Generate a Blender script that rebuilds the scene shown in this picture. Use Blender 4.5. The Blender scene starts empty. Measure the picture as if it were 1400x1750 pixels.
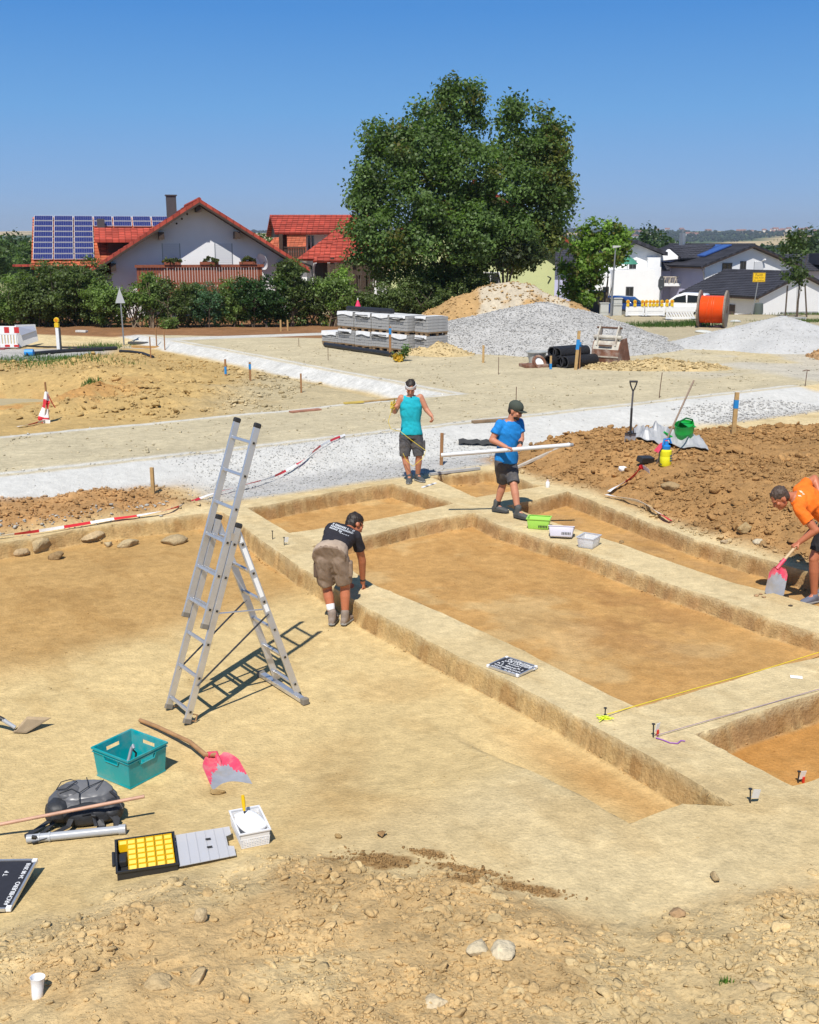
import bpy, math, random
import numpy as np
from math import sin, cos, pi, radians
from mathutils import Vector, Matrix, Euler
from mathutils.bvhtree import BVHTree

SC = bpy.context.scene
COL = SC.collection
random.seed(7)
RNG = np.random.default_rng(11)

# ---------------------------------------------------------------- camera, sky, sun, exposure
CAM_H = 4.0
FPX = 1850.0
PITCH = math.atan(460.0 / FPX)
cam_d = bpy.data.cameras.new('camera')
cam = bpy.data.objects.new('camera', cam_d)
COL.objects.link(cam)
cam.location = (0, 0, CAM_H)
cam.rotation_euler = (radians(90) - PITCH, 0, 0)
cam_d.sensor_fit = 'VERTICAL'
cam_d.sensor_height = 24.0
cam_d.sensor_width = 24.0
cam_d.lens = FPX / 1750.0 * 24.0
cam_d.clip_start = 0.1
cam_d.clip_end = 12000
SC.camera = cam

SUN_EL, SUN_AZ = 57.0, 13.0          # shadows fall 13 degrees to the right of straight away
sun_dir = Vector((sin(radians(SUN_AZ)) * cos(radians(SUN_EL)), cos(radians(SUN_AZ)) * cos(radians(SUN_EL)), -sin(radians(SUN_EL))))
sun_d = bpy.data.lights.new('sun', 'SUN')
sun_d.energy = 4.2
sun_d.angle = radians(0.53)
sun_d.color = (1.0, 0.955, 0.88)
sun = bpy.data.objects.new('sun', sun_d)
COL.objects.link(sun)
sun.rotation_euler = sun_dir.to_track_quat('-Z', 'Y').to_euler()
sun.location = (0, 0, 40)

world = bpy.data.worlds.new('World')
SC.world = world
world.use_nodes = True
wn = world.node_tree.nodes
wl = world.node_tree.links
wn.clear()
w_out = wn.new('ShaderNodeOutputWorld')
w_bg = wn.new('ShaderNodeBackground')
sky = wn.new('ShaderNodeTexSky')
sky.sky_type = 'NISHITA'
sky.sun_disc = False
sky.sun_elevation = radians(SUN_EL)
sky.sun_rotation = radians(180 + SUN_AZ)
sky.altitude = 400
sky.air_density = 0.6
sky.dust_density = 0.0
sky.ozone_density = 5.0
# the clear summer sky: the physical sky mixed with the deeper blue and hazy horizon of that day, the same all the way round
w_tc = wn.new('ShaderNodeTexCoord'); w_sep = wn.new('ShaderNodeSeparateXYZ'); w_ramp = wn.new('ShaderNodeValToRGB')
wl.new(w_tc.outputs['Generated'], w_sep.inputs[0]); wl.new(w_sep.outputs['Z'], w_ramp.inputs[0])
_r = w_ramp.color_ramp
_stops = [(0.0, (.31, .41, .60)), (.045, (.225, .40, .69)), (.11, (.135, .365, .72)), (.19, (.060, .265, .67)), (.45, (.075, .18, .40)), (1.0, (.06, .13, .28))]
_r.elements[0].position, _r.elements[0].color = _stops[0][0], (*_stops[0][1], 1)
_r.elements[1].position, _r.elements[1].color = _stops[-1][0], (*_stops[-1][1], 1)
for _p, _c in _stops[1:-1]:
 _e = _r.elements.new(_p); _e.color = (*_c, 1)
w_ten = wn.new('ShaderNodeMixRGB'); w_ten.blend_type = 'MULTIPLY'; w_ten.inputs[0].default_value = 1; w_ten.inputs[2].default_value = (6.7, 6.7, 6.7, 1)
wl.new(w_ramp.outputs[0], w_ten.inputs[1])
w_mix = wn.new('ShaderNodeMixRGB'); w_mix.inputs[0].default_value = .90
wl.new(sky.outputs[0], w_mix.inputs[1]); wl.new(w_ten.outputs[0], w_mix.inputs[2])
wl.new(w_mix.outputs[0], w_bg.inputs['Color'])
wl.new(w_bg.outputs[0], w_out.inputs['Surface'])
w_bg.inputs['Strength'].default_value = 0.12

SC.view_settings.view_transform = 'Standard'
SC.view_settings.look = 'None'
SC.view_settings.gamma = 1.0
SC.view_settings.use_curve_mapping = False
SC.view_settings.exposure = 0.36
SC.cycles.max_bounces = 5
SC.cycles.diffuse_bounces = 3
SC.cycles.glossy_bounces = 2
SC.cycles.transmission_bounces = 4
SC.cycles.transparent_max_bounces = 8
SC.cycles.volume_bounces = 0
SC.cycles.caustics_reflective = False
SC.cycles.caustics_refractive = False
SC.cycles.use_denoising = True

# ---------------------------------------------------------------- helpers
def tag(o, label=None, cat=None, group=None, kind=None):
 if label: o['label'] = label
 if cat: o['category'] = cat
 if group: o['group'] = group
 if kind: o['kind'] = kind
 return o

def empty(name, loc=(0, 0, 0), rz=0.0, label=None, cat=None, group=None):
 o = bpy.data.objects.new(name, None)
 COL.objects.link(o)
 o.location = loc
 o.rotation_euler = (0, 0, rz)
 o.empty_display_size = 0.1
 return tag(o, label, cat, group)

def copy_tree(o, parent=None):
 c = o.copy(); COL.objects.link(c)
 if parent is not None: c.parent = parent
 for ch in list(o.children): copy_tree(ch, c)
 return c

def basis(d):
 d = Vector(d).normalized()
 up = Vector((0, 0, 1)) if abs(d.z) < 0.95 else Vector((1, 0, 0))
 x = d.cross(up).normalized(); y = x.cross(d).normalized()
 return x, y, d

class MB:
 """collects shapes, then links them as one mesh object"""
 def __init__(s): s.v = []; s.f = []; s.m = []; s.cur = 0
 def mat(s, i): s.cur = i; return s
 def add(s, vs, fs):
  n = len(s.v); s.v += [tuple(p) for p in vs]
  for f in fs: s.f.append([i + n for i in f]); s.m.append(s.cur)
  return s
 def box(s, c, size, rot=None, taper=1.0):
  hx, hy, hz = size[0] / 2, size[1] / 2, size[2] / 2
  P = []
  for z in (-1, 1):
   k = taper if z > 0 else 1.0
   for x, y in ((-1, -1), (1, -1), (1, 1), (-1, 1)): P.append(Vector((x * hx * k, y * hy * k, z * hz)))
  if rot is not None:
   R = rot if isinstance(rot, Matrix) else Euler(rot).to_matrix()
   P = [R @ p for p in P]
  c = Vector(c)
  return s.add([p + c for p in P], [(3, 2, 1, 0), (4, 5, 6, 7), (0, 1, 5, 4), (1, 2, 6, 5), (2, 3, 7, 6), (3, 0, 4, 7)])
 def b2(s, lo, hi):
  return s.box([(lo[i] + hi[i]) / 2 for i in range(3)], [abs(hi[i] - lo[i]) for i in range(3)])
 def bar(s, p0, p1, w, h, up=(0, 0, 1)):
  p0, p1 = Vector(p0), Vector(p1); d = (p1 - p0).normalized(); up = Vector(up)
  x = d.cross(up)
  if x.length < 1e-4: x = d.cross(Vector((1, 0, 0)))
  x.normalize(); y = x.cross(d).normalized()
  P = []
  for q in (p0, p1):
   for i, j in ((-1, -1), (1, -1), (1, 1), (-1, 1)): P.append(q + x * (i * w / 2) + y * (j * h / 2))
  return s.add(P, [(0, 1, 2, 3), (7, 6, 5, 4), (0, 4, 5, 1), (1, 5, 6, 2), (2, 6, 7, 3), (3, 7, 4, 0)])
 def cyl(s, p0, p1, r0, r1=None, n=12, caps=True):
  if r1 is None: r1 = r0
  p0, p1 = Vector(p0), Vector(p1); x, y, d = basis(p1 - p0)
  P = []
  for q, r in ((p0, r0), (p1, r1)):
   for i in range(n):
    a = 2 * pi * i / n; P.append(q + x * (cos(a) * r) + y * (sin(a) * r))
  F = [(i, i + n, (i + 1) % n + n, (i + 1) % n) for i in range(n)]
  if caps: F += [tuple(range(n)), tuple(range(2 * n - 1, n - 1, -1))]
  return s.add(P, F)
 def tube(s, pts, r, n=8, caps=True, flat=None):
  pts = [Vector(p) for p in pts]; m = len(pts)
  rs = r if isinstance(r, (list, tuple)) else [r] * m
  P = []; prevx = None
  for k, q in enumerate(pts):
   d = (pts[min(k + 1, m - 1)] - pts[max(k - 1, 0)])
   if d.length < 1e-9: d = Vector((0, 0, 1))
   d.normalize()
   if prevx is None: x, y, _ = basis(d)
   else:
    x = prevx - d * prevx.dot(d)
    if x.length < 1e-6: x, y, _ = basis(d)
    x.normalize(); y = x.cross(d).normalized()
   prevx = x
   for i in range(n):
    a = 2 * pi * i / n; P.append(q + x * (cos(a) * rs[k]) + y * (sin(a) * rs[k] * (flat or 1.0)))
  F = []
  for k in range(m - 1):
   for i in range(n):
    j = (i + 1) % n; F.append((k * n + i, k * n + n + i, k * n + n + j, k * n + j))
  if caps: F += [tuple(range(n)), tuple(range(m * n - 1, m * n - n - 1, -1))]
  return s.add(P, F)
 def strip(s, pts, w, up=(0, 0, 1), t=0.002):
  """a ribbon along pts, width w across, thickness t"""
  pts = [Vector(p) for p in pts]; m = len(pts); P = []
  for k, q in enumerate(pts):
   d = (pts[min(k + 1, m - 1)] - pts[max(k - 1, 0)]).normalized()
   u = Vector(up[k] if isinstance(up[0], (list, tuple, Vector)) else up)
   x = d.cross(u)
   if x.length < 1e-4: x = d.cross(Vector((1, 0, 0)))
   x.normalize(); y = x.cross(d).normalized()
   P += [q - x * w / 2 - y * t / 2, q + x * w / 2 - y * t / 2, q + x * w / 2 + y * t / 2, q - x * w / 2 + y * t / 2]
  F = []
  for k in range(m - 1):
   a = 4 * k
   for i in range(4): F.append((a + i, a + 4 + i, a + 4 + (i + 1) % 4, a + (i + 1) % 4))
  F += [(0, 1, 2, 3), (4 * m - 1, 4 * m - 2, 4 * m - 3, 4 * m - 4)]
  return s.add(P, F)
 def lathe(s, prof, c=(0, 0, 0), n=20, sx=1.0, sy=1.0, cap0=True, cap1=True, axis='Z'):
  c = Vector(c); P = []
  for r, z in prof:
   for i in range(n):
    a = 2 * pi * i / n
    p = Vector((cos(a) * r * sx, sin(a) * r * sy, z))
    if axis == 'X': p = Vector((p.z, p.x, p.y))
    elif axis == 'Y': p = Vector((p.y, p.z, p.x))
    P.append(p + c)
  F = []
  for k in range(len(prof) - 1):
   for i in range(n):
    j = (i + 1) % n; F.append((k * n + i, k * n + j, k * n + n + j, k * n + n + i))
  if cap0: F.append(tuple(range(n - 1, -1, -1)))
  if cap1: m = len(prof) - 1; F.append(tuple(range(m * n, m * n + n)))
  return s.add(P, F)
 def prism(s, poly, depth):
  """poly: list of 3-D points (planar), depth: extrusion vector"""
  n = len(poly); poly = [Vector(p) for p in poly]; d = Vector(depth)
  P = poly + [p + d for p in poly]
  F = [tuple(range(n - 1, -1, -1)), tuple(range(n, 2 * n))]
  F += [(i, (i + 1) % n, (i + 1) % n + n, i + n) for i in range(n)]
  return s.add(P, F)
 def sphere(s, c, r, n=12, m=8, rot=None):
  c = Vector(c); r = r if isinstance(r, (tuple, list)) else (r, r, r)
  P = []
  R = Euler(rot).to_matrix() if rot is not None and not isinstance(rot, Matrix) else rot
  for k in range(m + 1):
   th = pi * k / m
   for i in range(n):
    a = 2 * pi * i / n
    p = Vector((cos(a) * sin(th) * r[0], sin(a) * sin(th) * r[1], cos(th) * r[2]))
    P.append((R @ p if R is not None else p) + c)
  F = []
  for k in range(m):
   for i in range(n):
    j = (i + 1) % n; F.append((k * n + i, k * n + n + i, k * n + n + j, k * n + j))
  return s.add(P, F)
 def mesh(s, name):
  me = bpy.data.meshes.new(name); me.from_pydata(s.v, [], s.f)
  if any(s.m): me.polygons.foreach_set('material_index', s.m)
  me.validate(); me.update(); return me
 def build(s, name, mats, parent=None, smooth=False, bevel=0.0, loc=None, fix=True):
  me = s.mesh(name)
  if fix:
   import bmesh
   bm = bmesh.new(); bm.from_mesh(me)
   bmesh.ops.remove_doubles(bm, verts=bm.verts, dist=1e-5)
   bmesh.ops.recalc_face_normals(bm, faces=bm.faces)
   if bevel > 0:
    bmesh.ops.bevel(bm, geom=[e for e in bm.edges if len(e.link_faces) == 2 and e.calc_face_angle(0) > 0.6], offset=bevel, segments=2, affect='EDGES', profile=0.5)
   bm.to_mesh(me); bm.free()
  for m in (mats if isinstance(mats, (list, tuple)) else [mats]): me.materials.append(m)
  if smooth: smooth_mesh(me, smooth if isinstance(smooth, float) else 0.7)
  o = bpy.data.objects.new(name, me); COL.objects.link(o)
  if parent is not None: o.parent = parent
  if loc is not None: o.location = loc
  return o

def smooth_mesh(me, ang=0.7):
 me.polygons.foreach_set('use_smooth', [True] * len(me.polygons))
 if hasattr(me, 'set_sharp_from_angle'): me.set_sharp_from_angle(angle=ang)

def np_object(name, V, Fq, mats, cols=None, smooth=True, parent=None, mi=None):
 """V (n,3) float array, Fq (m,k) int array with k = 3 or 4"""
 me = bpy.data.meshes.new(name); V = np.asarray(V, dtype=np.float32); Fq = np.asarray(Fq, dtype=np.int32)
 k = Fq.shape[1]
 me.vertices.add(len(V)); me.vertices.foreach_set('co', V.ravel())
 me.loops.add(Fq.size); me.loops.foreach_set('vertex_index', Fq.ravel())
 me.polygons.add(len(Fq)); me.polygons.foreach_set('loop_start', np.arange(0, Fq.size, k, dtype=np.int32))
 if smooth: me.polygons.foreach_set('use_smooth', np.ones(len(Fq), dtype=bool))
 if mi is not None: me.polygons.foreach_set('material_index', np.asarray(mi, dtype=np.int32))
 me.update(calc_edges=True)
 if cols is not None:
  at = me.color_attributes.new('Col', 'FLOAT_COLOR', 'POINT')
  c4 = np.ones((len(V), 4), dtype=np.float32); c4[:, :3] = cols
  at.data.foreach_set('color', c4.ravel())
 for m in (mats if isinstance(mats, (list, tuple)) else [mats]): me.materials.append(m)
 o = bpy.data.objects.new(name, me); COL.objects.link(o)
 if parent is not None: o.parent = parent
 return o

# ---- pixel of the photograph -> place on the ground / in the plane at forward distance Y
def ray(x, y):
 u = x - 700.0; v = y - 875.0
 return (u, FPX * cos(PITCH) - v * sin(PITCH), -FPX * sin(PITCH) - v * cos(PITCH))
def at(x, y, Y):
 r = ray(x, y); t = Y / r[1]
 return Vector((r[0] * t, Y, CAM_H + r[2] * t))
def gz(x, y, z=0.0):
 r = ray(x, y); t = (z - CAM_H) / r[2]
 return Vector((r[0] * t, r[1] * t, z))

# ---- noise on arrays
def _hash(ix, iy, seed):
 h = (ix.astype(np.int64) * 374761393 + iy.astype(np.int64) * 668265263 + seed * 1442695041) & 0xFFFFFFFF
 h = ((h ^ (h >> 13)) * 1274126177) & 0xFFFFFFFF
 h = (h ^ (h >> 16)) & 0xFFFFFFFF
 return h.astype(np.float64) / 4294967295.0
def vnoise(x, y, seed=0):
 x = np.asarray(x, float); y = np.asarray(y, float)
 ix = np.floor(x); iy = np.floor(y); fx = x - ix; fy = y - iy
 fx = fx * fx * fx * (fx * (fx * 6 - 15) + 10); fy = fy * fy * fy * (fy * (fy * 6 - 15) + 10)
 a = _hash(ix, iy, seed); b = _hash(ix + 1, iy, seed); c = _hash(ix, iy + 1, seed); d = _hash(ix + 1, iy + 1, seed)
 return (a * (1 - fx) + b * fx) * (1 - fy) + (c * (1 - fx) + d * fx) * fy
def fbm(x, y, sc, oct=4, seed=0, gain=0.5):
 """0..1-ish, feature size sc"""
 s = 0; amp = 1; tot = 0; f = 1.0 / sc
 for o in range(oct):
  ang = 0.7 * o + 0.3
  xr = x * cos(ang) - y * sin(ang); yr = x * sin(ang) + y * cos(ang)
  s = s + amp * vnoise(xr * f + 17.3 * o, yr * f - 9.1 * o, seed + o * 31); tot += amp; amp *= gain; f *= 2.03
 return s / tot
def sstep(x, a=0.0, b=1.0):
 t = np.clip((x - a) / (b - a), 0, 1); return t * t * (3 - 2 * t)

def srgb(r, g, b):
 f = lambda c: (c / 255.0 / 12.92) if c <= 10 else ((c / 255.0 + 0.055) / 1.055) ** 2.4
 return (f(r), f(g), f(b))

# ---------------------------------------------------------------- materials
_M = {}
def mat(name, col, rough=0.6, metal=0.0, spec=0.5, noise=0.0, nscale=8.0, bump=0.0, bscale=60.0, trans=0.0, coat=0.0, emit=None, alpha=1.0, dirt=None, dirt_amt=0.0):
 """principled material with a little procedural variation in colour and relief"""
 if name in _M: return _M[name]
 m = bpy.data.materials.new(name); m.use_nodes = True
 nt = m.node_tree; n = nt.nodes; l = nt.links
 b = n['Principled BSDF']
 b.inputs['Base Color'].default_value = (*col, 1)
 b.inputs['Roughness'].default_value = rough
 b.inputs['Metallic'].default_value = metal
 b.inputs['Specular IOR Level'].default_value = spec
 b.inputs['Transmission Weight'].default_value = trans
 b.inputs['Coat Weight'].default_value = coat
 b.inputs['Alpha'].default_value = alpha
 tc = n.new('ShaderNodeTexCoord')
 if noise > 0 or dirt is not None:
  nz = n.new('ShaderNodeTexNoise'); nz.inputs['Scale'].default_value = nscale; nz.inputs['Detail'].default_value = 5; nz.inputs['Roughness'].default_value = 0.6
  l.new(tc.outputs['Object'], nz.inputs['Vector'])
  mr = n.new('ShaderNodeMapRange'); mr.inputs[1].default_value = 0.25; mr.inputs[2].default_value = 0.75
  mr.inputs[3].default_value = 1 - noise; mr.inputs[4].default_value = 1 + noise
  l.new(nz.outputs[0], mr.inputs[0])
  mx = n.new('ShaderNodeMixRGB'); mx.blend_type = 'MULTIPLY'; mx.inputs[0].default_value = 1; mx.inputs[1].default_value = (*col, 1)
  l.new(mr.outputs[0], mx.inputs[2]); out = mx.outputs[0]
  if dirt is not None:
   n2 = n.new('ShaderNodeTexNoise'); n2.inputs['Scale'].default_value = nscale * 0.6; n2.inputs['Detail'].default_value = 8; n2.inputs['Roughness'].default_value = 0.7
   l.new(tc.outputs['Object'], n2.inputs['Vector'])
   r2 = n.new('ShaderNodeMapRange'); r2.inputs[1].default_value = 0.48; r2.inputs[2].default_value = 0.68; r2.inputs[3].default_value = 0; r2.inputs[4].default_value = dirt_amt
   l.new(n2.outputs[0], r2.inputs[0])
   m2 = n.new('ShaderNodeMixRGB'); m2.inputs[2].default_value = (*dirt, 1)
   l.new(r2.outputs[0], m2.inputs[0]); l.new(out, m2.inputs[1]); out = m2.outputs[0]
  l.new(out, b.inputs['Base Color'])
 if bump > 0:
  nb = n.new('ShaderNodeTexNoise'); nb.inputs['Scale'].default_value = bscale; nb.inputs['Detail'].default_value = 4
  l.new(tc.outputs['Object'], nb.inputs['Vector'])
  bp = n.new('ShaderNodeBump'); bp.inputs['Strength'].default_value = min(1.0, bump); bp.inputs['Distance'].default_value = 0.01
  l.new(nb.outputs[0], bp.inputs['Height']); l.new(bp.outputs[0], b.inputs['Normal'])
 if emit: b.inputs['Emission Color'].default_value = (*emit[:3], 1); b.inputs['Emission Strength'].default_value = emit[3]
 _M[name] = m
 return m

def soil_mat(name, grain=1.0, bumpd=0.02, var=0.16, streak=False):
 """earth: colour from the soil layer stored on the mesh, broken up by grain, crumbs and fine relief"""
 m = bpy.data.materials.new(name); m.use_nodes = True
 nt = m.node_tree; n = nt.nodes; l = nt.links; b = n['Principled BSDF']
 b.inputs['Roughness'].default_value = 0.97; b.inputs['Specular IOR Level'].default_value = 0.08
 at_ = n.new('ShaderNodeAttribute'); at_.attribute_name = 'Col'
 g = n.new('ShaderNodeNewGeometry')
 def nz(scale, det, rough, ysc=1.0):
  t = n.new('ShaderNodeTexNoise'); t.inputs['Scale'].default_value = scale; t.inputs['Detail'].default_value = det; t.inputs['Roughness'].default_value = rough
  if ysc != 1.0:
   mp = n.new('ShaderNodeMapping'); mp.inputs['Rotation'].default_value = (0, 0, radians(56)); mp.inputs['Scale'].default_value = (1, ysc, 1)
   l.new(g.outputs['Position'], mp.inputs[0]); l.new(mp.outputs[0], t.inputs['Vector'])
  else: l.new(g.outputs['Position'], t.inputs['Vector'])
  return t
 def rng(src, a, c, lo, hi):
  r = n.new('ShaderNodeMapRange'); r.inputs[1].default_value = a; r.inputs[2].default_value = c; r.inputs[3].default_value = lo; r.inputs[4].default_value = hi
  l.new(src, r.inputs[0]); return r.outputs[0]
 def mul(a, c):
  x = n.new('ShaderNodeMixRGB'); x.blend_type = 'MULTIPLY'; x.inputs[0].default_value = 1; l.new(a, x.inputs[1]); l.new(c, x.inputs[2]); return x.outputs[0]
 big = nz(1.3, 6, 0.6); fine = nz(38 * grain, 5, 0.7); mid = nz(7 * grain, 6, 0.65, 2.2 if streak else 1.0)
 c = mul(at_.outputs['Color'], rng(big.outputs[0], 0.3, 0.7, 1 - var * 0.6, 1 + var * 0.6))
 c = mul(c, rng(mid.outputs[0], 0.3, 0.7, 1 - var, 1 + var))
 c = mul(c, rng(fine.outputs[0], 0.3, 0.7, 1 - var * 0.9, 1 + var * 0.9))
 l.new(c, b.inputs['Base Color'])
 vo = n.new('ShaderNodeTexVoronoi'); vo.inputs['Scale'].default_value = 26 * grain; l.new(g.outputs['Position'], vo.inputs['Vector'])
 ad = n.new('ShaderNodeMath'); ad.operation = 'MULTIPLY_ADD'; l.new(vo.outputs['Distance'], ad.inputs[0]); ad.inputs[1].default_value = -0.35; l.new(fine.outputs[0], ad.inputs[2])
 ad2 = n.new('ShaderNodeMath'); ad2.operation = 'MULTIPLY_ADD'; l.new(mid.outputs[0], ad2.inputs[0]); ad2.inputs[1].default_value = 1.2; l.new(ad.outputs[0], ad2.inputs[2])
 bp = n.new('ShaderNodeBump'); bp.inputs['Strength'].default_value = 0.8; bp.inputs['Distance'].default_value = bumpd
 l.new(ad2.outputs[0], bp.inputs['Height']); l.new(bp.outputs[0], b.inputs['Normal'])
 _M[name] = m
 return m
# ---------------------------------------------------------------- the ground of the dig and the building site
TH = radians(-56.0)          # the trenches, the road and the kerbs run along two square directions a and b
CT, ST = cos(TH), sin(TH)
def ab(X, Y): return X * CT + Y * ST, -X * ST + Y * CT
def xy(a, b): return a * CT - b * ST, a * ST + b * CT

A_N = np.array([-15.1, -13.35, -12.75, -6.2, -5.6, -4.7])
B_N = np.array([6.1, 6.7, 9.7, 10.4, 11.8])
def PL(*p):
 p = sorted(p); return np.array([q[0] for q in p], float), np.array([q[1] for q in p], float)
A_L = [PL((-9, -14.9), (3.3, -15.02), (4.1, -15.22), (5, -15.07), (6.4, -15.0), (7.03, -14.98), (8.3, -15.19), (9.9, -15.14), (10.8, -15.29), (12, -15.03)),
 PL((6.8, -13.29), (8.1, -13.26), (9.4, -13.37), (9.9, -13.4), (10.45, -13.54), (11.9, -13.58)),
 PL((6.7, -12.5), (7.7, -12.57), (8.44, -12.73), (9.26, -12.8), (9.8, -12.74), (10.9, -12.84), (12.04, -13.09)),
 PL((6.67, -6.25), (7.17, -6.22), (8.33, -6.18), (9.04, -6.1)),
 PL((6.67, -5.61), (7.3, -5.6), (8.3, -5.56)),
 PL((5.5, -4.86), (5.8, -4.84), (6.05, -4.62), (6.64, -4.58), (6.9, -4.53), (9, -4.4))]
B_L = [PL((-15.2, 6.64), (-14.2, 6.53), (-13.07, 6.34), (-12.0, 6.24), (-10.1, 6.10), (-8.2, 6.07), (-6.56, 6.11), (-5.52, 6.06), (-4.56, 5.98)),
 PL((-14.98, 7.03), (-13.35, 6.88), (-10.6, 6.61), (-9.5, 6.68), (-8.2, 6.71), (-6.5, 6.65), (-5.6, 6.67), (-4.8, 6.6)),
 PL((-15.1, 9.9), (-13.4, 9.9), (-12.74, 9.8), (-12, 9.66), (-10.3, 9.72), (-8.6, 9.6), (-7, 9.6), (-6.2, 9.7)),
 PL((-15.3, 10.77), (-13.5, 10.45), (-12.8, 10.45), (-10.2, 10.37), (-9.3, 10.28), (-8.2, 10.25), (-7.1, 10.4), (-5, 10.4)),
 PL((-15.05, 12.05), (-13.6, 11.86), (-13.1, 12.04), (-12.1, 11.85), (-11.1, 11.63), (-9.7, 11.4), (-8.5, 11.4), (-6, 11.35))]
def a_keys(b): return [np.interp(b, *p) for p in A_L]
def b_keys(a): return [np.interp(a, *p) for p in B_L]
def warp1(t, KN, KV):
 """nominal -> place, piecewise linear between the moved edge lines"""
 out = t + (KV[0] - KN[0])
 for k in range(len(KN) - 1):
  f = (t - KN[k]) / (KN[k + 1] - KN[k]); seg = KV[k] + (KV[k + 1] - KV[k]) * f
  out = np.where(t >= KN[k], seg, out)
 return np.where(t >= KN[-1], t + (KV[-1] - KN[-1]), out)
def unwarp1(v, KN, KV):
 out = v - (KV[0] - KN[0])
 for k in range(len(KN) - 1):
  f = (v - KV[k]) / (KV[k + 1] - KV[k]); seg = KN[k] + (KN[k + 1] - KN[k]) * f
  out = np.where(v >= KV[k], seg, out)
 return np.where(v >= KV[-1], v - (KV[-1] - KN[-1]), out)

LV = np.array([[0, 0, 0, 0, 0, 0], [1, 0, -.25, 0, -.22, 0], [1, 0, 0, 0, 0, 0], [1, 0, -.22, 0, -.25, 0],
   [1, 0, 0, 0, -.25, 0], [1, 0, -.27, -.27, -.25, 0], [0, 0, 0, 0, 0, 0]], float)   # 1 marks the big left area
ZR = 0.33                     # the new road stands this much above the dig
FB = [gz(x, y) for x, y in ((-200, 1640), (0, 1578), (120, 1540), (215, 1500), (300, 1478), (420, 1464), (520, 1466), (620, 1478), (760, 1497), (900, 1530), (1000, 1556),
       (1090, 1566), (1160, 1546), (1250, 1512), (1330, 1492), (1400, 1482), (1600, 1462))]
FBX = np.array([p.x for p in FB]); FBY = np.array([p.y for p in FB])

def dig_cells(na, nb, a, b):
 """height and wall mask of the cut trenches (na, nb nominal)"""
 ia = np.searchsorted(A_N, na, side='right'); ib = np.searchsorted(B_N, nb, side='right')
 left = -.27 + .05 * fbm(a, b, 3.0, 3, 5) + .0 * a
 ramp = sstep(na, -7.6, -5.3) * (1 - sstep(b, 5.15, 5.32)) + sstep(na, -5.0, -4.7) * 0
 left = left * (1 - ramp)
 own = LV[ia, ib]; own = np.where(own == 1, left, own)
 A_e = np.concatenate([[-1e3], A_N, [1e3]]); B_e = np.concatenate([[-1e3], B_N, [1e3]])
 h = own.copy(); wall = np.zeros_like(h)
 w = 0.030 + 0.025 * fbm(a, b, .35, 3, 8)
 chip = (fbm(a, b, .14, 3, 21) - .50) * .05
 for da in (-1, 0, 1):
  for db in (-1, 0, 1):
   if da == 0 and db == 0: continue
   ja = np.clip(ia + da, 0, 6); jb = np.clip(ib + db, 0, 5)
   lv = LV[ja, jb]; lv = np.where(lv == 1, left, lv)
   dA = 0 if da == 0 else (na - A_e[ia] if da < 0 else A_e[ia + 1] - na)
   dB = 0 if db == 0 else (nb - B_e[ib] if db < 0 else B_e[ib + 1] - nb)
   d = np.maximum(dA, dB) if (da and db) else (dA + dB)
   up = lv > own + 0.02
   k = 1 - np.clip((d + chip) / w, 0, 1)
   k = np.where(d <= 1e-6, 1.0, k)
   cand = own + (lv - own) * k
   h = np.where(up & (cand > h), cand, h)
   # foot of the wall: a little crumb ramp
   foot = own + .025 * np.exp(-np.maximum(d - w, 0) / .05) * (d > w)
   h = np.where(up & (foot > h), foot, h)
   wall = np.where(up, np.maximum(wall, 1 - sstep((d - w) / .04)), wall)
 return h, wall, own

def masks(a, b, X, Y):
 M = {}
 d1 = np.maximum(a + 17.96, -21.8 - a); d2 = np.maximum(16.1 - b, a + 17.96)
 jit = (fbm(a, b, 2.2, 3, 61) - .5) * .25
 dpl = np.minimum(d1, d2) + jit * .35
 M['dpl'] = dpl
 M['plateau'] = 1 - sstep(dpl, 0.0, 0.12)
 front = (a > -19.9)
 M['slope'] = (1 - sstep(dpl + jit, np.where(front, 1.15, .55), np.where(front, 1.75, .8))) * (1 - M['plateau'])
 M['slope'] = M['slope'] * np.where(front, 1 - sstep(b, 24.3, 24.7), np.where(b < 16.1, 1, 0))
 # gravel apron between the embankment and the trenches
 M['gravel'] = sstep(-a, 15.35, 15.7) * (1 - sstep(-a, 17.7, 18.2)) * sstep(b + jit * 3, 6.6, 7.6) * (1 - sstep(b + jit * 4, 12.6, 14.0))
 M['gravel'] = np.maximum(M['gravel'], sstep(b + jit * 5, 18.6, 19.6) * sstep(-a, 16.0, 16.5) * (1 - sstep(-a, 17.2, 17.6)) * (1 - sstep(b, 25, 26)))
 # soil bank in front of the embankment, left
 M['bank'] = (1 - sstep(b + jit * 5, 6.1, 7.4)) * sstep(-a, 15.25, 15.5) * (1 - sstep(-a + jit * 4, 16.5, 17.3))
 # brown heap to the right of the strip trench
 edge = np.interp(a, *B_L[4]); u = b - edge - .05
 aback = -15.9 + .34 * np.maximum(0, b - 13.0)
 aback = np.minimum(aback, -13.6)
 M['heap'] = sstep(u, .0, .45) * sstep(a - aback + jit * 1.5, -.5, .35) * (a < -1)
 M['heap_h'] = sstep(u, .02, 1.9) * sstep(a - aback + jit * 1.5, -.55, .75)
 # rubble towards the camera
 fy = np.interp(X, FBX, FBY) - Y + (fbm(X, Y, .5, 4, 33) - .5) * .5
 M['rub'] = sstep(fy, -.05, .25); M['rub_h'] = np.clip(fy, 0, None)
 M['tri'] = (1 - sstep(a, -22.6, -22.3)) * (1 - sstep(b, 15.0, 15.6)) * (1 - sstep(Y, 41.5, 44))
 return M

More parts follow.
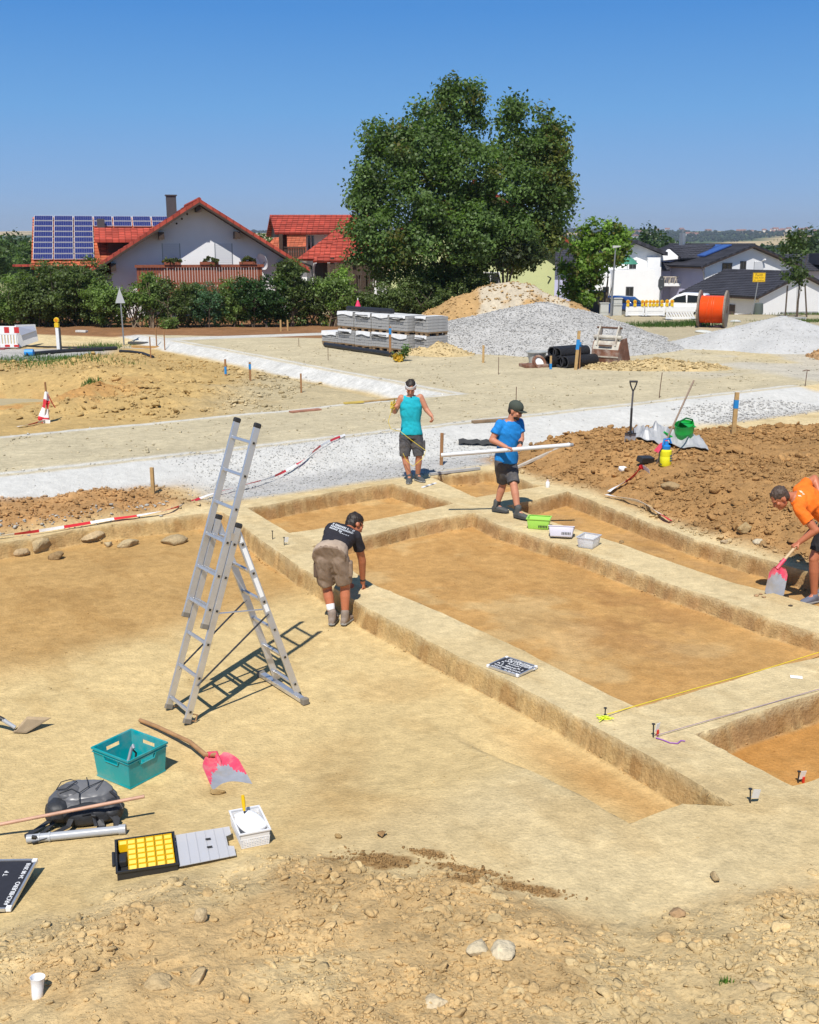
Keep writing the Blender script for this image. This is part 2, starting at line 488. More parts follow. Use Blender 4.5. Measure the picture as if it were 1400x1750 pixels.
def terrain_far(X, Y):
 """the land round the site"""
 D = np.sqrt(X * X + Y * Y)
 right = sstep(X / np.maximum(Y, 1), -.02, .12)
 z = .3 - right * 2.5 * sstep(Y, 56, 92) - (1 - right) * 1.5 * sstep(Y, 62, 110)
 z = z - 13 * sstep(Y, 130, 420)
 ang = X / np.maximum(np.abs(Y), 1)
 r1 = 13 * sstep(D, 520, 1150) * (1 - .85 * sstep(D, 1150, 1700)) * (.35 + .75 * sstep(-ang, .18, .34) + .55 * vnoise(ang * 5 + 3, D * 0 + .5, 3))
 r2 = (44 + 15 * (vnoise(ang * 7 + 11.2, D * 0 + 2.2, 9) - .5)) * sstep(D, 1500, 3100)
 z = z + r1 + r2 * (1 - .0 * D)
 z = z + sstep(D, 200, 600) * 5 * (fbm(X, Y, 420, 3, 77) - .5)
 return z

def height(a, b, X, Y, na=None, nb=None, detail=True, want=False):
 if na is None:
  na = unwarp1(a, A_N, a_keys(b)); nb = unwarp1(b, B_N, b_keys(a))
 M = masks(a, b, X, Y)
 hd, wall, own = dig_cells(na, nb, a, b)
 z = hd * (a > -15.6)
 z = z + ZR * (1 - sstep(M['dpl'], -.05, np.where(a > -19.9, 1.7, .95)))
 z = z + M['heap_h'] * (.50 + .35 * (fbm(a, b, 1.6, 3, 41) - .5))
 z = z + M['bank'] * (.10 + .34 * np.maximum(0, fbm(a, b, .9, 3, 43) - .38))
 rh = M['rub_h']
 z = z + .10 * sstep(rh, 0, .9) + .10 * np.clip(rh, 0, 3)
 # left corner of the site: a shallow pit with thrown-up edges
 t = M['tri']
 tr = .04 * t
 pitc = sstep(-(X + 9.6), -1.2, .5) * sstep(Y, 25.4, 26.6) * (1 - sstep(Y, 31.0, 33.6))
 tr = tr - .55 * pitc
 tr = tr + .42 * sstep(X + 12.2, -1.4, 1.5) * (1 - sstep(X + 4.9, -1.6, 1.8)) * sstep(Y, 24.6, 26.5) * (1 - sstep(Y, 29, 32)) * fbm(X, Y, 1.2, 3, 52)
 tr = tr + .32 * np.exp(-(((X + 10.6) / 1.3) ** 2 + ((Y - 36.2) / 1.3) ** 2)) + .25 * np.exp(-(((X + 8.6) / 2.2) ** 2 + ((Y - 33.4) / 1.5) ** 2))
 z = z + tr * t
 if detail:
  n1 = fbm(a, b, .45, 4, 51) - .5; n2 = fbm(a, b, .11, 3, 53) - .5; n3 = fbm(a, b, 1.5, 3, 54) - .5
  lump = np.abs(fbm(a, b, .24, 4, 57) - .5)
  am = .10 * M['heap'] + .085 * M['bank'] + .075 * M['rub'] + .10 * M['tri'] * (z > .1) + .03 * M['gravel'] + .03 * M['tri']
  z = z + am * (n1 * 1.0 + n2 * .55) + am * .9 * (lump - .12)
  z = z + .012 * n1 + .004 * n2 + .03 * n3 * (M['plateau'] < .5)
  z = z + wall * .0
  z = z + M['plateau'] * (.035 * n3 + .02 * (fbm(a * .25, b, .3, 3, 66) - .5) * (a > -21.9))
 far = sstep(Y, 41, 49)
 z = z * (1 - far) + terrain_far(X, Y) * far
 return (z, M, wall, own, hd) if want else z

def ground(x, y):
 """scalar ground height at a world place"""
 X = np.array([x], float); Y = np.array([y], float); a, b = ab(X, Y)
 return float(height(a, b, X, Y)[0])
def G(x, y):
 """the spot of the ground that shows at pixel (x, y) of the photograph"""
 r = ray(x, y)
 T = np.linspace(3.0, 75.0, 1500) / r[1]
 X = r[0] * T; Y = r[1] * T; Z = CAM_H + r[2] * T
 a, b = ab(X, Y); h = height(a, b, X, Y)
 k = int(np.argmax(Z < h)) if (Z < h).any() else -1
 lo, hi = (T[max(k - 1, 0)], T[k])
 for _ in range(12):
  m = (lo + hi) / 2
  if CAM_H + r[2] * m < ground(r[0] * m, r[1] * m): hi = m
  else: lo = m
 return Vector((r[0] * hi, r[1] * hi, CAM_H + r[2] * hi))

C_PALE = np.array([.600, .478, .270]); C_WARM = np.array([.475, .275, .100]); C_WALL = np.array([.385, .235, .105]); C_DARK = np.array([.26, .150, .060])
C_RUB = np.array([.575, .430, .222]); C_HEAP = np.array([.37, .212, .086]); C_TRI = np.array([.470, .325, .135]); C_ROAD = np.array([.500, .430, .285])
C_EMB = np.array([.565, .555, .52]); C_GRAV = np.array([.45, .44, .42]); C_EARTH = np.array([.24, .125, .060])
def mixc(c, d, k): return c * (1 - k[..., None]) + d * k[..., None]
def ground_colour(a, b, X, Y, z, M, wall, own, hd):
 n1 = fbm(a, b, 1.6, 4, 71); n2 = fbm(a, b, .35, 4, 73); n3 = fbm(a * .5, b * 1.0, .5, 4, 75)
 c = np.broadcast_to(C_PALE, a.shape + (3,)).copy()
 c = mixc(c, C_PALE * np.array([.90, .84, .74]), sstep(n1, .45, .75) * .6)
 # pit floors: warmer, moister earth, paler where scraped dry
 deep = sstep(-hd, .06, .16)
 leftarea = (b < 6.2)
 fl = mixc(np.broadcast_to(C_WARM, c.shape), C_PALE * np.array([.97, .88, .75]), sstep(n1 * .6 + n2 * .4, .50, .68) * .55)
 ctr = np.exp(-(((a + 8.9) / 1.1) ** 2 + ((b - 9.35) / .8) ** 2)) + np.exp(-(((a + 8.0) / 1.0) ** 2 + ((b - 8.4) / .9) ** 2))
 fl = mixc(fl, C_DARK * np.array([1.25, 1.1, 1.0]), np.clip(ctr, 0, 1) * .5 * sstep(n2, .3, .6))
 lf = sstep(-a + 1.2 * (n1 - .5) - .25 * (b - 4), 10.4, 11.6)          # back half of the left area is still damp
 fl_left = mixc(C_PALE * np.array([.99, .93, .80]) * np.ones_like(c), C_WARM * np.array([.94, 1.0, 1.05]), np.clip(lf * .95 + sstep(n1, .62, .78) * .35, 0, 1))
 pinkish = np.exp(-((b - 5.75) / .28) ** 2) * sstep(a, -7.5, -5.8)
 fl_left = mixc(fl_left, C_WARM, pinkish * .8)
 fl = np.where(leftarea[..., None], fl_left, fl)
 lr = (a > -5.7) & (b > 6.6)
 fl = np.where(lr[..., None], fl * np.array([1.0, .86, .68]), fl)
 st = ((a < -6) & (b > 10.3))
 fl = np.where(st[..., None], mixc(np.broadcast_to(C_WARM, c.shape), C_WALL, sstep(n2, .4, .65) * .5), fl)
 c = mixc(c, fl, np.where(leftarea, sstep(-hd, .0, .10), deep))
 # scrape marks, scuffs and trodden flecks on the floors
 scr = fbm(a * 2.6 + .5 * n1, b * .7, .22, 4, 83); flk = fbm(a, b, .07, 3, 85) * .6 + fbm(a * 1.6, b * .6, .3, 3, 87) * .4
 mk = (1 - M['rub']) * (1 - M['heap'])
 c = c * (1 + mk * .14 * (scr - .5))[..., None]
 c = mixc(c, np.minimum(c * 1.22 + .01, .8), sstep(flk, .56, .66) * .38 * mk)
 c = mixc(c, c * np.array([.80, .74, .66]), sstep(fbm(a * .7, b * 1.5, .45, 4, 89), .57, .70) * .40 * mk)
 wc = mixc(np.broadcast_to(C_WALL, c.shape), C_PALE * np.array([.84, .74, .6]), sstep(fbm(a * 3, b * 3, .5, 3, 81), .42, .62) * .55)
 lit = (b < 6.6)  # sunlit left walls: the sunlight is painted in as paler earth
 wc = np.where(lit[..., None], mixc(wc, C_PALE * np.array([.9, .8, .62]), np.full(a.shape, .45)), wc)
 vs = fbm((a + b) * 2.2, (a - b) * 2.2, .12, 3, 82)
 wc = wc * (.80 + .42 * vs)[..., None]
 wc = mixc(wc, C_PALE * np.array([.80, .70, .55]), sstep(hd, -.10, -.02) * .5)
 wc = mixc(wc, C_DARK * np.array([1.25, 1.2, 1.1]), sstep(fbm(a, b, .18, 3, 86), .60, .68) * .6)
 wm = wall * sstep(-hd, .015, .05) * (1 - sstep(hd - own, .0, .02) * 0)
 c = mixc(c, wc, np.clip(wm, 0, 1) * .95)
 # site
 c = mixc(c, C_TRI * (.85 + .3 * n2[..., None]), M['tri'])
 red = sstep(-(X + 6.5), 0, 2) * sstep(Y, 25.5, 27) * (1 - sstep(Y, 30, 33)) * sstep(n3, .45, .6)
 c = mixc(c, C_WARM * np.array([1.0, .88, .8]), M['tri'] * red * .7)
 grey = M['tri'] * sstep(X + 5.0 + 2 * (n1 - .5), -1.0, 1.4)
 c = mixc(c, C_ROAD * np.array([.92, .9, .85]), grey * .9)
 c = mixc(c, C_GRAV, M['gravel'])
 c = mixc(c, C_EMB, M['slope'])
 rd = C_ROAD * (.88 + .24 * fbm(a, b * .3, .5, 4, 91)[..., None])
 lime = sstep(fbm(a, b, 3.5, 3, 93), .56, .66) * sstep(b, 22, 27)
 rd = mixc(rd, C_PALE * np.array([.95, .95, .9]), sstep(b + a * .35, 19.5, 22.5) * .55)
 rd = mixc(rd, C_GRAV * 1.05, lime * .5)
 c = mixc(c, rd, M['plateau'])
 # pale poured rim along both kerb lines
 rim = np.exp(-((M['dpl'] + .14) / .10) ** 2) * ((a > -19.9) | (b < 16.4)) * (b < 24.6)
 c = mixc(c, C_EMB * 1.05, np.clip(rim, 0, 1) * .9)
 c = mixc(c, C_HEAP * (.8 + .4 * n2[..., None]), M['heap'])
 c = mixc(c, C_HEAP * np.array([1.15, 1.15, 1.2]) * (.8 + .45 * n2[..., None]), M['bank'])
 c = mixc(c, C_RUB * (.82 + .36 * n2[..., None]), M['rub'])
 c = mixc(c, C_WARM * np.array([1.02, 1.0, 1.0]), M['rub'] * sstep(fbm(X, Y, 1.1, 4, 95), .5, .68) * .35)
 # a few scrapings of dark moist soil on the pale ground in front
 for (px, py, rx, ry, rot) in ((640, 1470, .30, .11, -.1), (735, 1462, .16, .06, -.3), (800, 1490, .26, .055, -.32), (890, 1520, .34, .055, -.30), (800, 1520, .10, .09, 0)):
  p = gz(px, py); dx = X - p.x; dy = Y - p.y; u = dx * cos(rot) + dy * sin(rot); v = -dx * sin(rot) + dy * cos(rot)
  k = np.clip(1.4 - ((u / rx) ** 2 + (v / ry) ** 2) - 2.2 * (fbm(X, Y, .12, 3, 97) - .45), 0, 1)
  c = mixc(c, C_DARK * np.array([1.1, 1.1, 1.05]), sstep(k, .2, .7) * .85)
 far = sstep(Y + .25 * X, 42.2, 42.7)
 earth = np.broadcast_to(C_EARTH, c.shape) * (.8 + .5 * n2[..., None])
 leftish = (X < 3.5) & (X > -30)
 gr = np.broadcast_to(np.array([.42, .36, .24]), c.shape)
 fc = np.where(leftish[..., None], earth, gr)
 # asphalt and kerb in front of the hedge, far left
 asp = (1 - sstep(X + 11.5, -.4, .8)) * sstep(Y, 37.2, 37.8) * (1 - sstep(Y, 41.6, 42.3))
 c = mixc(c, fc, far)
 c = mixc(c, np.array([.40, .385, .36]), asp)
 fs = (1 - sstep(np.abs(a + 41.0 - .17 * (b - 15.75)), .45, .8)) * sstep(b, 14, 15.5) * (1 - sstep(b, 33, 35))
 c = mixc(c, C_EMB * np.array([.95, .94, .92]), fs)
 return np.clip(c, 0.01, .85)

def lines(lo, hi, segs, keys=(), fine=()):
 L = []
 for (p, q, st) in segs: L.append(np.arange(p, q, st))
 for k in keys: L.append(k + np.array(fine))
 v = np.unique(np.round(np.concatenate(L), 4)); v = v[(v >= lo) & (v <= hi)]
 keep = [v[0]]
 kk = np.concatenate([k + np.array(fine) for k in keys]) if len(keys) else np.array([])
 for x in v[1:]:
  if x - keep[-1] > .009 or (len(kk) and np.min(np.abs(kk - x)) < 1e-4): keep.append(x)
 return np.array(keep)
FINE = (-.12, -.095, -.075, -.06, -.045, -.032, -.020, -.010, 0, .010, .020, .032, .045, .06, .075, .095, .12)
NA = lines(-56, -.4, [(-56, -42, .30), (-42, -24, .13), (-24, -16.5, .07), (-16.5, -6, .05), (-6, -.4, .032)], A_N, FINE)
NB = lines(-22, 50, [(-22, -2, .30), (-2, 6, .04), (6, 13, .048), (13, 19, .075), (19, 30, .16), (30, 50, .30)], B_N, FINE)
gna, gnb = np.meshgrid(NA, NB, indexing='ij')
ga = warp1(gna, A_N, a_keys(gnb)); gb = warp1(gnb, B_N, b_keys(gna))
wob = sstep(ga, -16, -15.5)
ga = ga + wob * (.035 * (fbm(gna, gnb, .5, 3, 15) - .5) + .05 * (fbm(gna, gnb, 1.6, 2, 16) - .5))
gb = gb + wob * (.035 * (fbm(gna, gnb, .5, 3, 17) - .5) + .05 * (fbm(gna, gnb, 1.6, 2, 18) - .5))
gX, gY = xy(ga, gb)
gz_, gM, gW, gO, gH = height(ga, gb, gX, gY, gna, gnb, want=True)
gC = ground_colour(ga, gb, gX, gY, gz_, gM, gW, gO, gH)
nA, nB = len(NA), len(NB)
VV = np.stack([gX, gY, gz_], -1).reshape(-1, 3); CC = gC.reshape(-1, 3)
ii, jj = np.meshgrid(np.arange(nA - 1), np.arange(nB - 1), indexing='ij')
q0 = (ii * nB + jj).ravel()
QF = np.stack([q0, q0 + nB, q0 + nB + 1, q0 + 1], -1)
fcx = gX[:-1, :-1].ravel(); fcy = gY[:-1, :-1].ravel()
keep = (fcy > 3.2) & (np.abs(fcx) < fcy * .46 + 3.0) & (fcy < 58)
cls = np.zeros(len(q0), int)
fa = ga[:-1, :-1].ravel(); fb_ = gb[:-1, :-1].ravel()
gm = lambda k: gM[k][:-1, :-1].ravel()
cls[(gm('plateau') > .5)] = 1
cls[(gm('plateau') <= .5) & ((gm('slope') > .5) | (gm('gravel') > .6)) & (fa > -22.6)] = 2
cls[(gm('heap') > .5)] = 3
cls[(fa < -21.9) & (gm('plateau') <= .5)] = 4
cls[(gm('rub') > .5)] = 5
cls[(gm('bank') > .5) & (fa > -17.6)] = 6
cls[fcy > 43.5] = 7
M_SOIL = soil_mat('dry_loam', 1.15, .015, .15, False); M_ROAD = soil_mat('compacted_gravel', .9, .022, .16); M_EMB = soil_mat('crushed_limestone', 1.1, .02, .10)
M_CLOD = soil_mat('crumbly_soil', 1.0, .022, .18)
gnames = [('dig_ground', M_SOIL, 'pale scraped loam with rectangular trenches and baulks'), ('road', M_ROAD, 'beige compacted gravel bed of the unfinished road'),
  ('embankment', M_EMB, 'pale grey crushed stone slope below the road edge'), ('brown_spoil_ground', M_CLOD, 'brown lumpy spoil ground beside the strip trench'),
  ('rough_site_ground', M_CLOD, 'yellow churned soil left of the side road'), ('foreground_spoil_ground', M_CLOD, 'pale crumbly spoil in the foreground'),
  ('soil_bank', M_CLOD, 'low bank of loose soil below the road edge'), ('garden_ground', M_CLOD, 'reddish bare earth in front of the hedge')]
for k, (nm, mm, lab) in enumerate(gnames):
 f = QF[keep & (cls == k)]
 if not len(f): continue
 used = np.unique(f); remap = np.zeros(len(VV), np.int64); remap[used] = np.arange(len(used))
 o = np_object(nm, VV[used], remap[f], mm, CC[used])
 if nm == 'dig_ground': o.data.set_sharp_from_angle(angle=.7)
 tag(o, lab, 'ground', None, 'structure')
# ---------------------------------------------------------------- clods, stones, gravel, heaps
def ico(sub, seed, jit=.28, flat=.75):
 import bmesh
 bm = bmesh.new(); bmesh.ops.create_icosphere(bm, subdivisions=sub, radius=1.0)
 r = random.Random(seed)
 ax = [Vector((r.gauss(0, 1), r.gauss(0, 1), r.gauss(0, 1))).normalized() for _ in range(9)]
 cut = [r.uniform(.35, .85) for _ in ax]
 for v in bm.verts:
  p = v.co.copy()
  for q, c in zip(ax, cut):                     # knock flat facets off the ball
   d = p.dot(q)
   if d > c: p -= q * (d - c) * .92
  p *= 1 + r.uniform(-jit, jit) * .5
  p.z *= flat
  v.co = p
 bm.verts.ensure_lookup_table()
 V = np.array([v.co[:] for v in bm.verts]); F = np.array([[v.index for v in f.verts] for f in bm.faces]); bm.free()
 return V, F
CL1 = [ico(1, s) for s in range(8)]          # 12 vertices, 20 faces
CL2 = [ico(2, 50 + s, .2) for s in range(8)]  # 42 vertices, 80 faces

def ground_at(X, Y):
 a, b = ab(X, Y)
 na = unwarp1(a, A_N, a_keys(b)); nb = unwarp1(b, B_N, b_keys(a))
 z, M, wall, own, hd = height(a, b, X, Y, na, nb, want=True)
 return z, ground_colour(a, b, X, Y, z, M, wall, own, hd), M

def clods(name, X, Y, S, label, mat_, sub=1, cvar=.22, embed=.25, tint=None, cols=None, Z=None, kind='stuff', flatten=1.0, cat=None, tilt=.5):
 n = len(X)
 if n == 0: return None
 if Z is None or cols is None:
  z, c, M = ground_at(X, Y)
  Z = z if Z is None else Z; cols = c if cols is None else cols
 lib = CL1 if sub == 1 else CL2
 VS, FS, CS = [], [], []; off = 0
 pick = RNG.integers(0, len(lib), n)
 for k in range(len(lib)):
  idx = np.where(pick == k)[0]
  if not len(idx): continue
  V, F = lib[k]; m = len(idx)
  rz = RNG.uniform(0, 2 * pi, m); rx = RNG.normal(0, tilt, m)
  sx = S[idx] * RNG.uniform(.75, 1.3, m); sy = S[idx] * RNG.uniform(.6, 1.05, m); sz = S[idx] * RNG.uniform(.5, .95, m) * flatten
  P = np.empty((m, len(V), 3))
  x = V[None, :, 0] * sx[:, None]; y = V[None, :, 1] * sy[:, None]; zz = V[None, :, 2] * sz[:, None]
  cy, sy_ = np.cos(rx)[:, None], np.sin(rx)[:, None]
  y2 = y * cy - zz * sy_; z2 = y * sy_ + zz * cy
  c, s_ = np.cos(rz)[:, None], np.sin(rz)[:, None]
  P[..., 0] = x * c - y2 * s_ + X[idx][:, None]; P[..., 1] = x * s_ + y2 * c + Y[idx][:, None]
  P[..., 2] = z2 + Z[idx][:, None] + (S[idx] * (.5 - embed))[:, None]
  VS.append(P.reshape(-1, 3)); FS.append((F[None] + (np.arange(m) * len(V))[:, None, None] + off).reshape(-1, 3)); off += m * len(V)
  cc = cols[idx] * (1 + RNG.uniform(-cvar, cvar, m))[:, None]
  if tint is not None: cc = cc * tint
  CS.append(np.repeat(cc[:, None], len(V), 1).reshape(-1, 3))
 o = np_object(name, np.concatenate(VS), np.concatenate(FS), mat_, np.clip(np.concatenate(CS), .01, .9), smooth=False)
 return tag(o, label, cat, None, kind)

def sample(n, x0, x1, y0, y1, prob):
 X = RNG.uniform(x0, x1, n); Y = RNG.uniform(y0, y1, n); a, b = ab(X, Y)
 k = RNG.uniform(0, 1, n) < prob(X, Y, a, b)
 return X[k], Y[k]
def psize(n, lo, hi, p=2.2):
 """power-law sizes"""
 u = RNG.uniform(0, 1, n); return (lo ** (1 - p) + u * (hi ** (1 - p) - lo ** (1 - p))) ** (1 / (1 - p))
MK = lambda key: (lambda X, Y, a, b: masks(a, b, X, Y)[key])

# foreground spoil
pf = lambda X, Y, a, b: masks(a, b, X, Y)['rub'] * (.18 + 1.0 * sstep(fbm(X, Y, .55, 3, 101), .38, .66))
X, Y = sample(48000, -3.2, 3.4, 4.2, 7.6, pf)
clods('small_soil_crumbs', X, Y, psize(len(X), .004, .017, 2.0), 'fine crumbs of pale soil over the foreground spoil', M_CLOD, 1, .10, .26)
X, Y = sample(6000, -3.2, 3.4, 4.2, 7.6, pf)
clods('soil_clods', X, Y, psize(len(X), .018, .052, 2.5), 'fist sized pale soil lumps over the foreground spoil', M_CLOD, 2, .07, .42)
# crumbs lying on the scraped ground and at the foot of the walls
pw = lambda X, Y, a, b: .10 + .9 * ((fbm(X, Y, .7, 3, 103) > .60) & (a > -15.0) & (b < 11.3))
X, Y = sample(9000, -7, 5.2, 5.2, 16.0, pw)
clods('scattered_crumbs', X, Y, psize(len(X), .003, .013, 2.6), 'sparse earth crumbs left on the scraped floors', M_CLOD, 1, .25, .2)
# crumbs fallen to the foot of the trench walls
X = RNG.uniform(-6.5, 5.5, 60000); Y = RNG.uniform(6.5, 19, 60000); a, b = ab(X, Y); k = (a > -15.6) & (a < -4.2); X, Y, a, b = X[k], Y[k], a[k], b[k]
z, M, wall, own, hd = height(a, b, X, Y, want=True)
k = (wall > .02) & (hd < -.12) & (hd < own + .05) & (RNG.uniform(0, 1, len(X)) < .75); clods('wall_foot_crumbs', X[k], Y[k], psize(k.sum(), .006, .026, 2.3), 'crumbs of earth fallen to the foot of the trench walls', M_CLOD, 1, .2, .2)
# dark moist scrapings thrown on the pale ground
X, Y, N_ = [], [], 0
for (px, py, rx, ry, n_) in ((640, 1470, .13, .05, 320), (735, 1462, .07, .03, 160), (800, 1490, .14, .03, 280), (890, 1520, .16, .03, 320), (800, 1520, .05, .04, 120)):
 p = gz(px, py); u = RNG.normal(0, rx, n_); v = RNG.normal(0, ry, n_); X.append(p.x + u); Y.append(p.y - .3 * u + v)
X = np.concatenate(X); Y = np.concatenate(Y); clods('dark_scrapings', X, Y, psize(len(X), .004, .022, 2.2), 'dark moist crumbs scraped onto the pale ground in front', M_CLOD, 1, .25, .2, cols=np.tile(np.array([.33, .20, .085]), (len(X), 1)))
# brown heap, right
ph = lambda X, Y, a, b: masks(a, b, X, Y)['heap'] * (.25 + .75 * sstep(fbm(X, Y, 1.0, 3, 105), .36, .6))
X, Y = sample(42000, 1.5, 9.5, 10.0, 22.5, ph)
clods('spoil_heap_crumbs', X, Y, psize(len(X), .010, .040, 2.2), 'small brown clods covering the spoil right of the trenches', M_CLOD, 1, .22, .2)
X, Y = sample(3400, 1.5, 9.5, 10.0, 22.5, ph)
clods('spoil_heap_clods', X, Y, psize(len(X), .038, .10, 2.6), 'larger brown clods on the spoil right of the trenches', M_CLOD, 2, .20, .25)
# soil bank left
X, Y = sample(9000, -8.5, -1.0, 13.5, 18.5, MK('bank'))
clods('soil_bank_crumbs', X, Y, psize(len(X), .013, .06, 2.3), 'clods and crumbs on the soil bank beside the left area', M_CLOD, 1, .22, .2)
pb = lambda X, Y, a, b: np.exp(-((a + 15.45) / .16) ** 2) * (b < 6.0) * (b > 2.0) * .9
X, Y = sample(9000, -8.5, -1.0, 12.5, 18.0, pb)
clods('trench_edge_stones', X, Y, psize(len(X), .012, .05, 2.2), 'small grey stones along the edge of the left area', M_EMB, 1, .2, .2, cols=np.tile(np.array([.46, .44, .39]), (len(X), 1)))
# churned yellow soil, left of the side road
pt = lambda X, Y, a, b: masks(a, b, X, Y)['tri'] * np.clip(sstep(X - .25 * (Y - 27), -9.6, -8.0) * (1 - sstep(X, -3.6, -2.0)) * sstep(Y, 24, 26) + (Y > 31) * .5, 0, 1) * (.15 + .85 * sstep(fbm(X, Y, 1.2, 3, 107), .38, .58))
X, Y = sample(15000, -20, -1, 23, 40, pt)
clods('yellow_soil_crumbs', X, Y, psize(len(X), .02, .075, 2.2), 'yellow clods on the churned ground left of the side road', M_CLOD, 1, .24, .22)
X, Y = sample(1200, -20, -1.5, 23, 38, pt)
clods('yellow_soil_clods', X, Y, psize(len(X), .07, .16, 2.6), 'big yellow clods on the churned ground left of the side road', M_CLOD, 2, .2, .25, flatten=.8)
# grey gravel below the embankment, chips on the slope, stones on the road
X, Y = sample(30000, -5.5, 6.5, 14.5, 21.5, MK('gravel'))
clods('embankment_gravel', X, Y, psize(len(X), .007, .026, 2.2), 'grey crushed stone at the foot of the embankment', M_EMB, 1, .30, .15, cols=np.tile(np.array([.47, .465, .44]), (len(X), 1)))
X, Y = sample(14000, 5.0, 11.5, 18.5, 27.0, lambda X, Y, a, b: masks(a, b, X, Y)['gravel'] * (b > 18))
clods('heap_side_gravel', X, Y, psize(len(X), .014, .05, 2.1), 'grey crushed stone behind the brown spoil', M_EMB, 1, .30, .15, cols=np.tile(np.array([.48, .47, .45]), (len(X), 1)))
X, Y = sample(16000, -9, 13, 15, 26.5, lambda X, Y, a, b: masks(a, b, X, Y)['slope'] * .22)
clods('slope_chips', X, Y, psize(len(X), .008, .03, 2.6), 'white stone chips on the embankment slope', M_EMB, 1, .16, .2)
pr = lambda X, Y, a, b: masks(a, b, X, Y)['plateau'] * (.12 + .88 * sstep(fbm(a * .3, b, .5, 3, 109), .55, .72))
X, Y = sample(26000, -12, 16, 17, 40, pr)
clods('road_stones', X, Y, psize(len(X), .012, .05, 2.6), 'scattered stones on the gravel road bed', M_ROAD, 1, .30, .2)

# ---- heaps
def heap(name, label, c, rx, ry, h, col, noise_amp=.12, seed=1, rot=0.0, power=1.15, n=90, base=-.08, mat_=None, col2=None, prof=None):
 """a free-standing mound as a closed dome standing on the ground"""
 u = np.linspace(-1.25, 1.25, n); UU, WW = np.meshgrid(u, u, indexing='ij')
 rr = np.sqrt(UU ** 2 + WW ** 2)
 ang = np.arctan2(WW, UU)
 rad = 1 + .16 * (vnoise(np.cos(ang) * 1.7 + 5, np.sin(ang) * 1.7 + 3, seed) - .5) * 2
 t = np.clip(1 - rr / rad, 0, 1)
 hh = h * (1 - (1 - t) ** power) if prof is None else h * prof(t)
 X0 = UU * rx; Y0 = WW * ry
 X = c[0] + X0 * cos(rot) - Y0 * sin(rot); Y = c[1] + X0 * sin(rot) + Y0 * cos(rot)
 a, b = ab(X, Y); g0 = height(a, b, X, Y, detail=False)
 nz = (fbm(X, Y, max(rx, ry) * .35, 5, seed + 3) - .5) * noise_amp * h * 2 * sstep(t, 0, .25)
 nz = nz + (np.abs(fbm(X, Y, .4, 4, seed + 9) - .5) - .1) * noise_amp * .5 * sstep(t, 0, .1)
 Z = g0 + hh + nz + np.where(t <= 0, base - .25 * (rr - rad), 0)
 colr = np.broadcast_to(np.array(col), X.shape + (3,)) * (.86 + .28 * fbm(X, Y, .7, 4, seed + 5)[..., None])
 if col2 is not None: colr = mixc(colr, np.array(col2), sstep(fbm(X, Y, 1.6, 4, seed + 7), .52, .62))
 ii, jj = np.meshgrid(np.arange(n - 1), np.arange(n - 1), indexing='ij'); q = (ii * n + jj).ravel()
 F = np.stack([q, q + n, q + n + 1, q + 1], -1)
 rf = rr[:-1, :-1].ravel() < 1.22
 o = np_object(name, np.stack([X, Y, Z], -1).reshape(-1, 3), F[rf], mat_ or M_EMB, colr.reshape(-1, 3))
 tag(o, label, 'heap', None, 'stuff')
 return X, Y, Z, t
def strew(name, label, H, n, lo, hi, col, sub=1, cvar=.3, p=2.2, mat_=None, tmin=.0):
 """stones lying on a heap"""
 X, Y, Z, t = H; N = X.shape[0]
 i = RNG.uniform(1, N - 2, n); j = RNG.uniform(1, N - 2, n); i0 = i.astype(int); j0 = j.astype(int); fi = i - i0; fj = j - j0
 def bl(A): return A[i0, j0] * (1 - fi) * (1 - fj) + A[i0 + 1, j0] * fi * (1 - fj) + A[i0, j0 + 1] * (1 - fi) * fj + A[i0 + 1, j0 + 1] * fi * fj
 k = bl(t) > tmin
 clods(name, bl(X)[k], bl(Y)[k], psize(k.sum(), lo, hi, p), label, mat_ or M_EMB, sub, cvar, .12, cols=np.tile(np.array(col), (k.sum(), 1)), Z=bl(Z)[k])
HP1 = heap('gravel_heap', 'large grey gravel heap in front of the leafy tree', (4.9, 41.0), 5.3, 5.0, 1.50, (.44, .43, .41), .10, 3, power=1.25)
strew('gravel_heap_stones', 'grey stones covering the large gravel heap', HP1, 42000, .014, .048, (.45, .44, .42), cvar=.42)
HP2 = heap('brown_earth_heap', 'brown earth heap behind the grey gravel heap', (4.0, 45.2), 5.2, 3.2, 2.05, (.44, .28, .125), .20, 13, power=1.5, mat_=M_CLOD, col2=(.50, .43, .32))
strew('brown_heap_clods', 'earth clods on the brown heap', HP2, 3500, .03, .10, (.44, .29, .13), cvar=.25, mat_=M_CLOD)
HP3 = heap('fine_gravel_heap', 'smooth pale grey heap of fine gravel in front of the cable drum', (13.7, 40.2), 4.0, 3.6, 1.08, (.47, .465, .45), .035, 23, power=1.0)
strew('fine_heap_grains', 'fine grains lying round the smooth gravel heap', HP3, 3000, .015, .04, (.55, .545, .52), cvar=.15)
HP4 = heap('small_sand_heap', 'small yellow sand heap at the left foot of the gravel heap', (.95, 36.9), 1.25, .9, .42, (.53, .41, .22), .2, 33, mat_=M_CLOD)
strew('sand_heap_crumbs', 'yellow crumbs on the small sand heap', HP4, 900, .015, .06, (.52, .40, .21), mat_=M_CLOD)
HP5 = heap('low_sand_heap', 'low yellow sand heap beside the excavator bucket', (7.5, 33.0), 2.4, 1.0, .26, (.55, .42, .22), .3, 43, mat_=M_CLOD)
strew('low_sand_crumbs', 'yellow clods on the low sand heap by the bucket', HP5, 2200, .015, .09, (.54, .41, .21), mat_=M_CLOD)
HP6 = heap('reddish_soil_heap', 'reddish soil heap at the right edge behind the road', (15.2, 35.8), 2.0, 1.6, .75, (.42, .26, .13), .3, 53, mat_=M_CLOD)
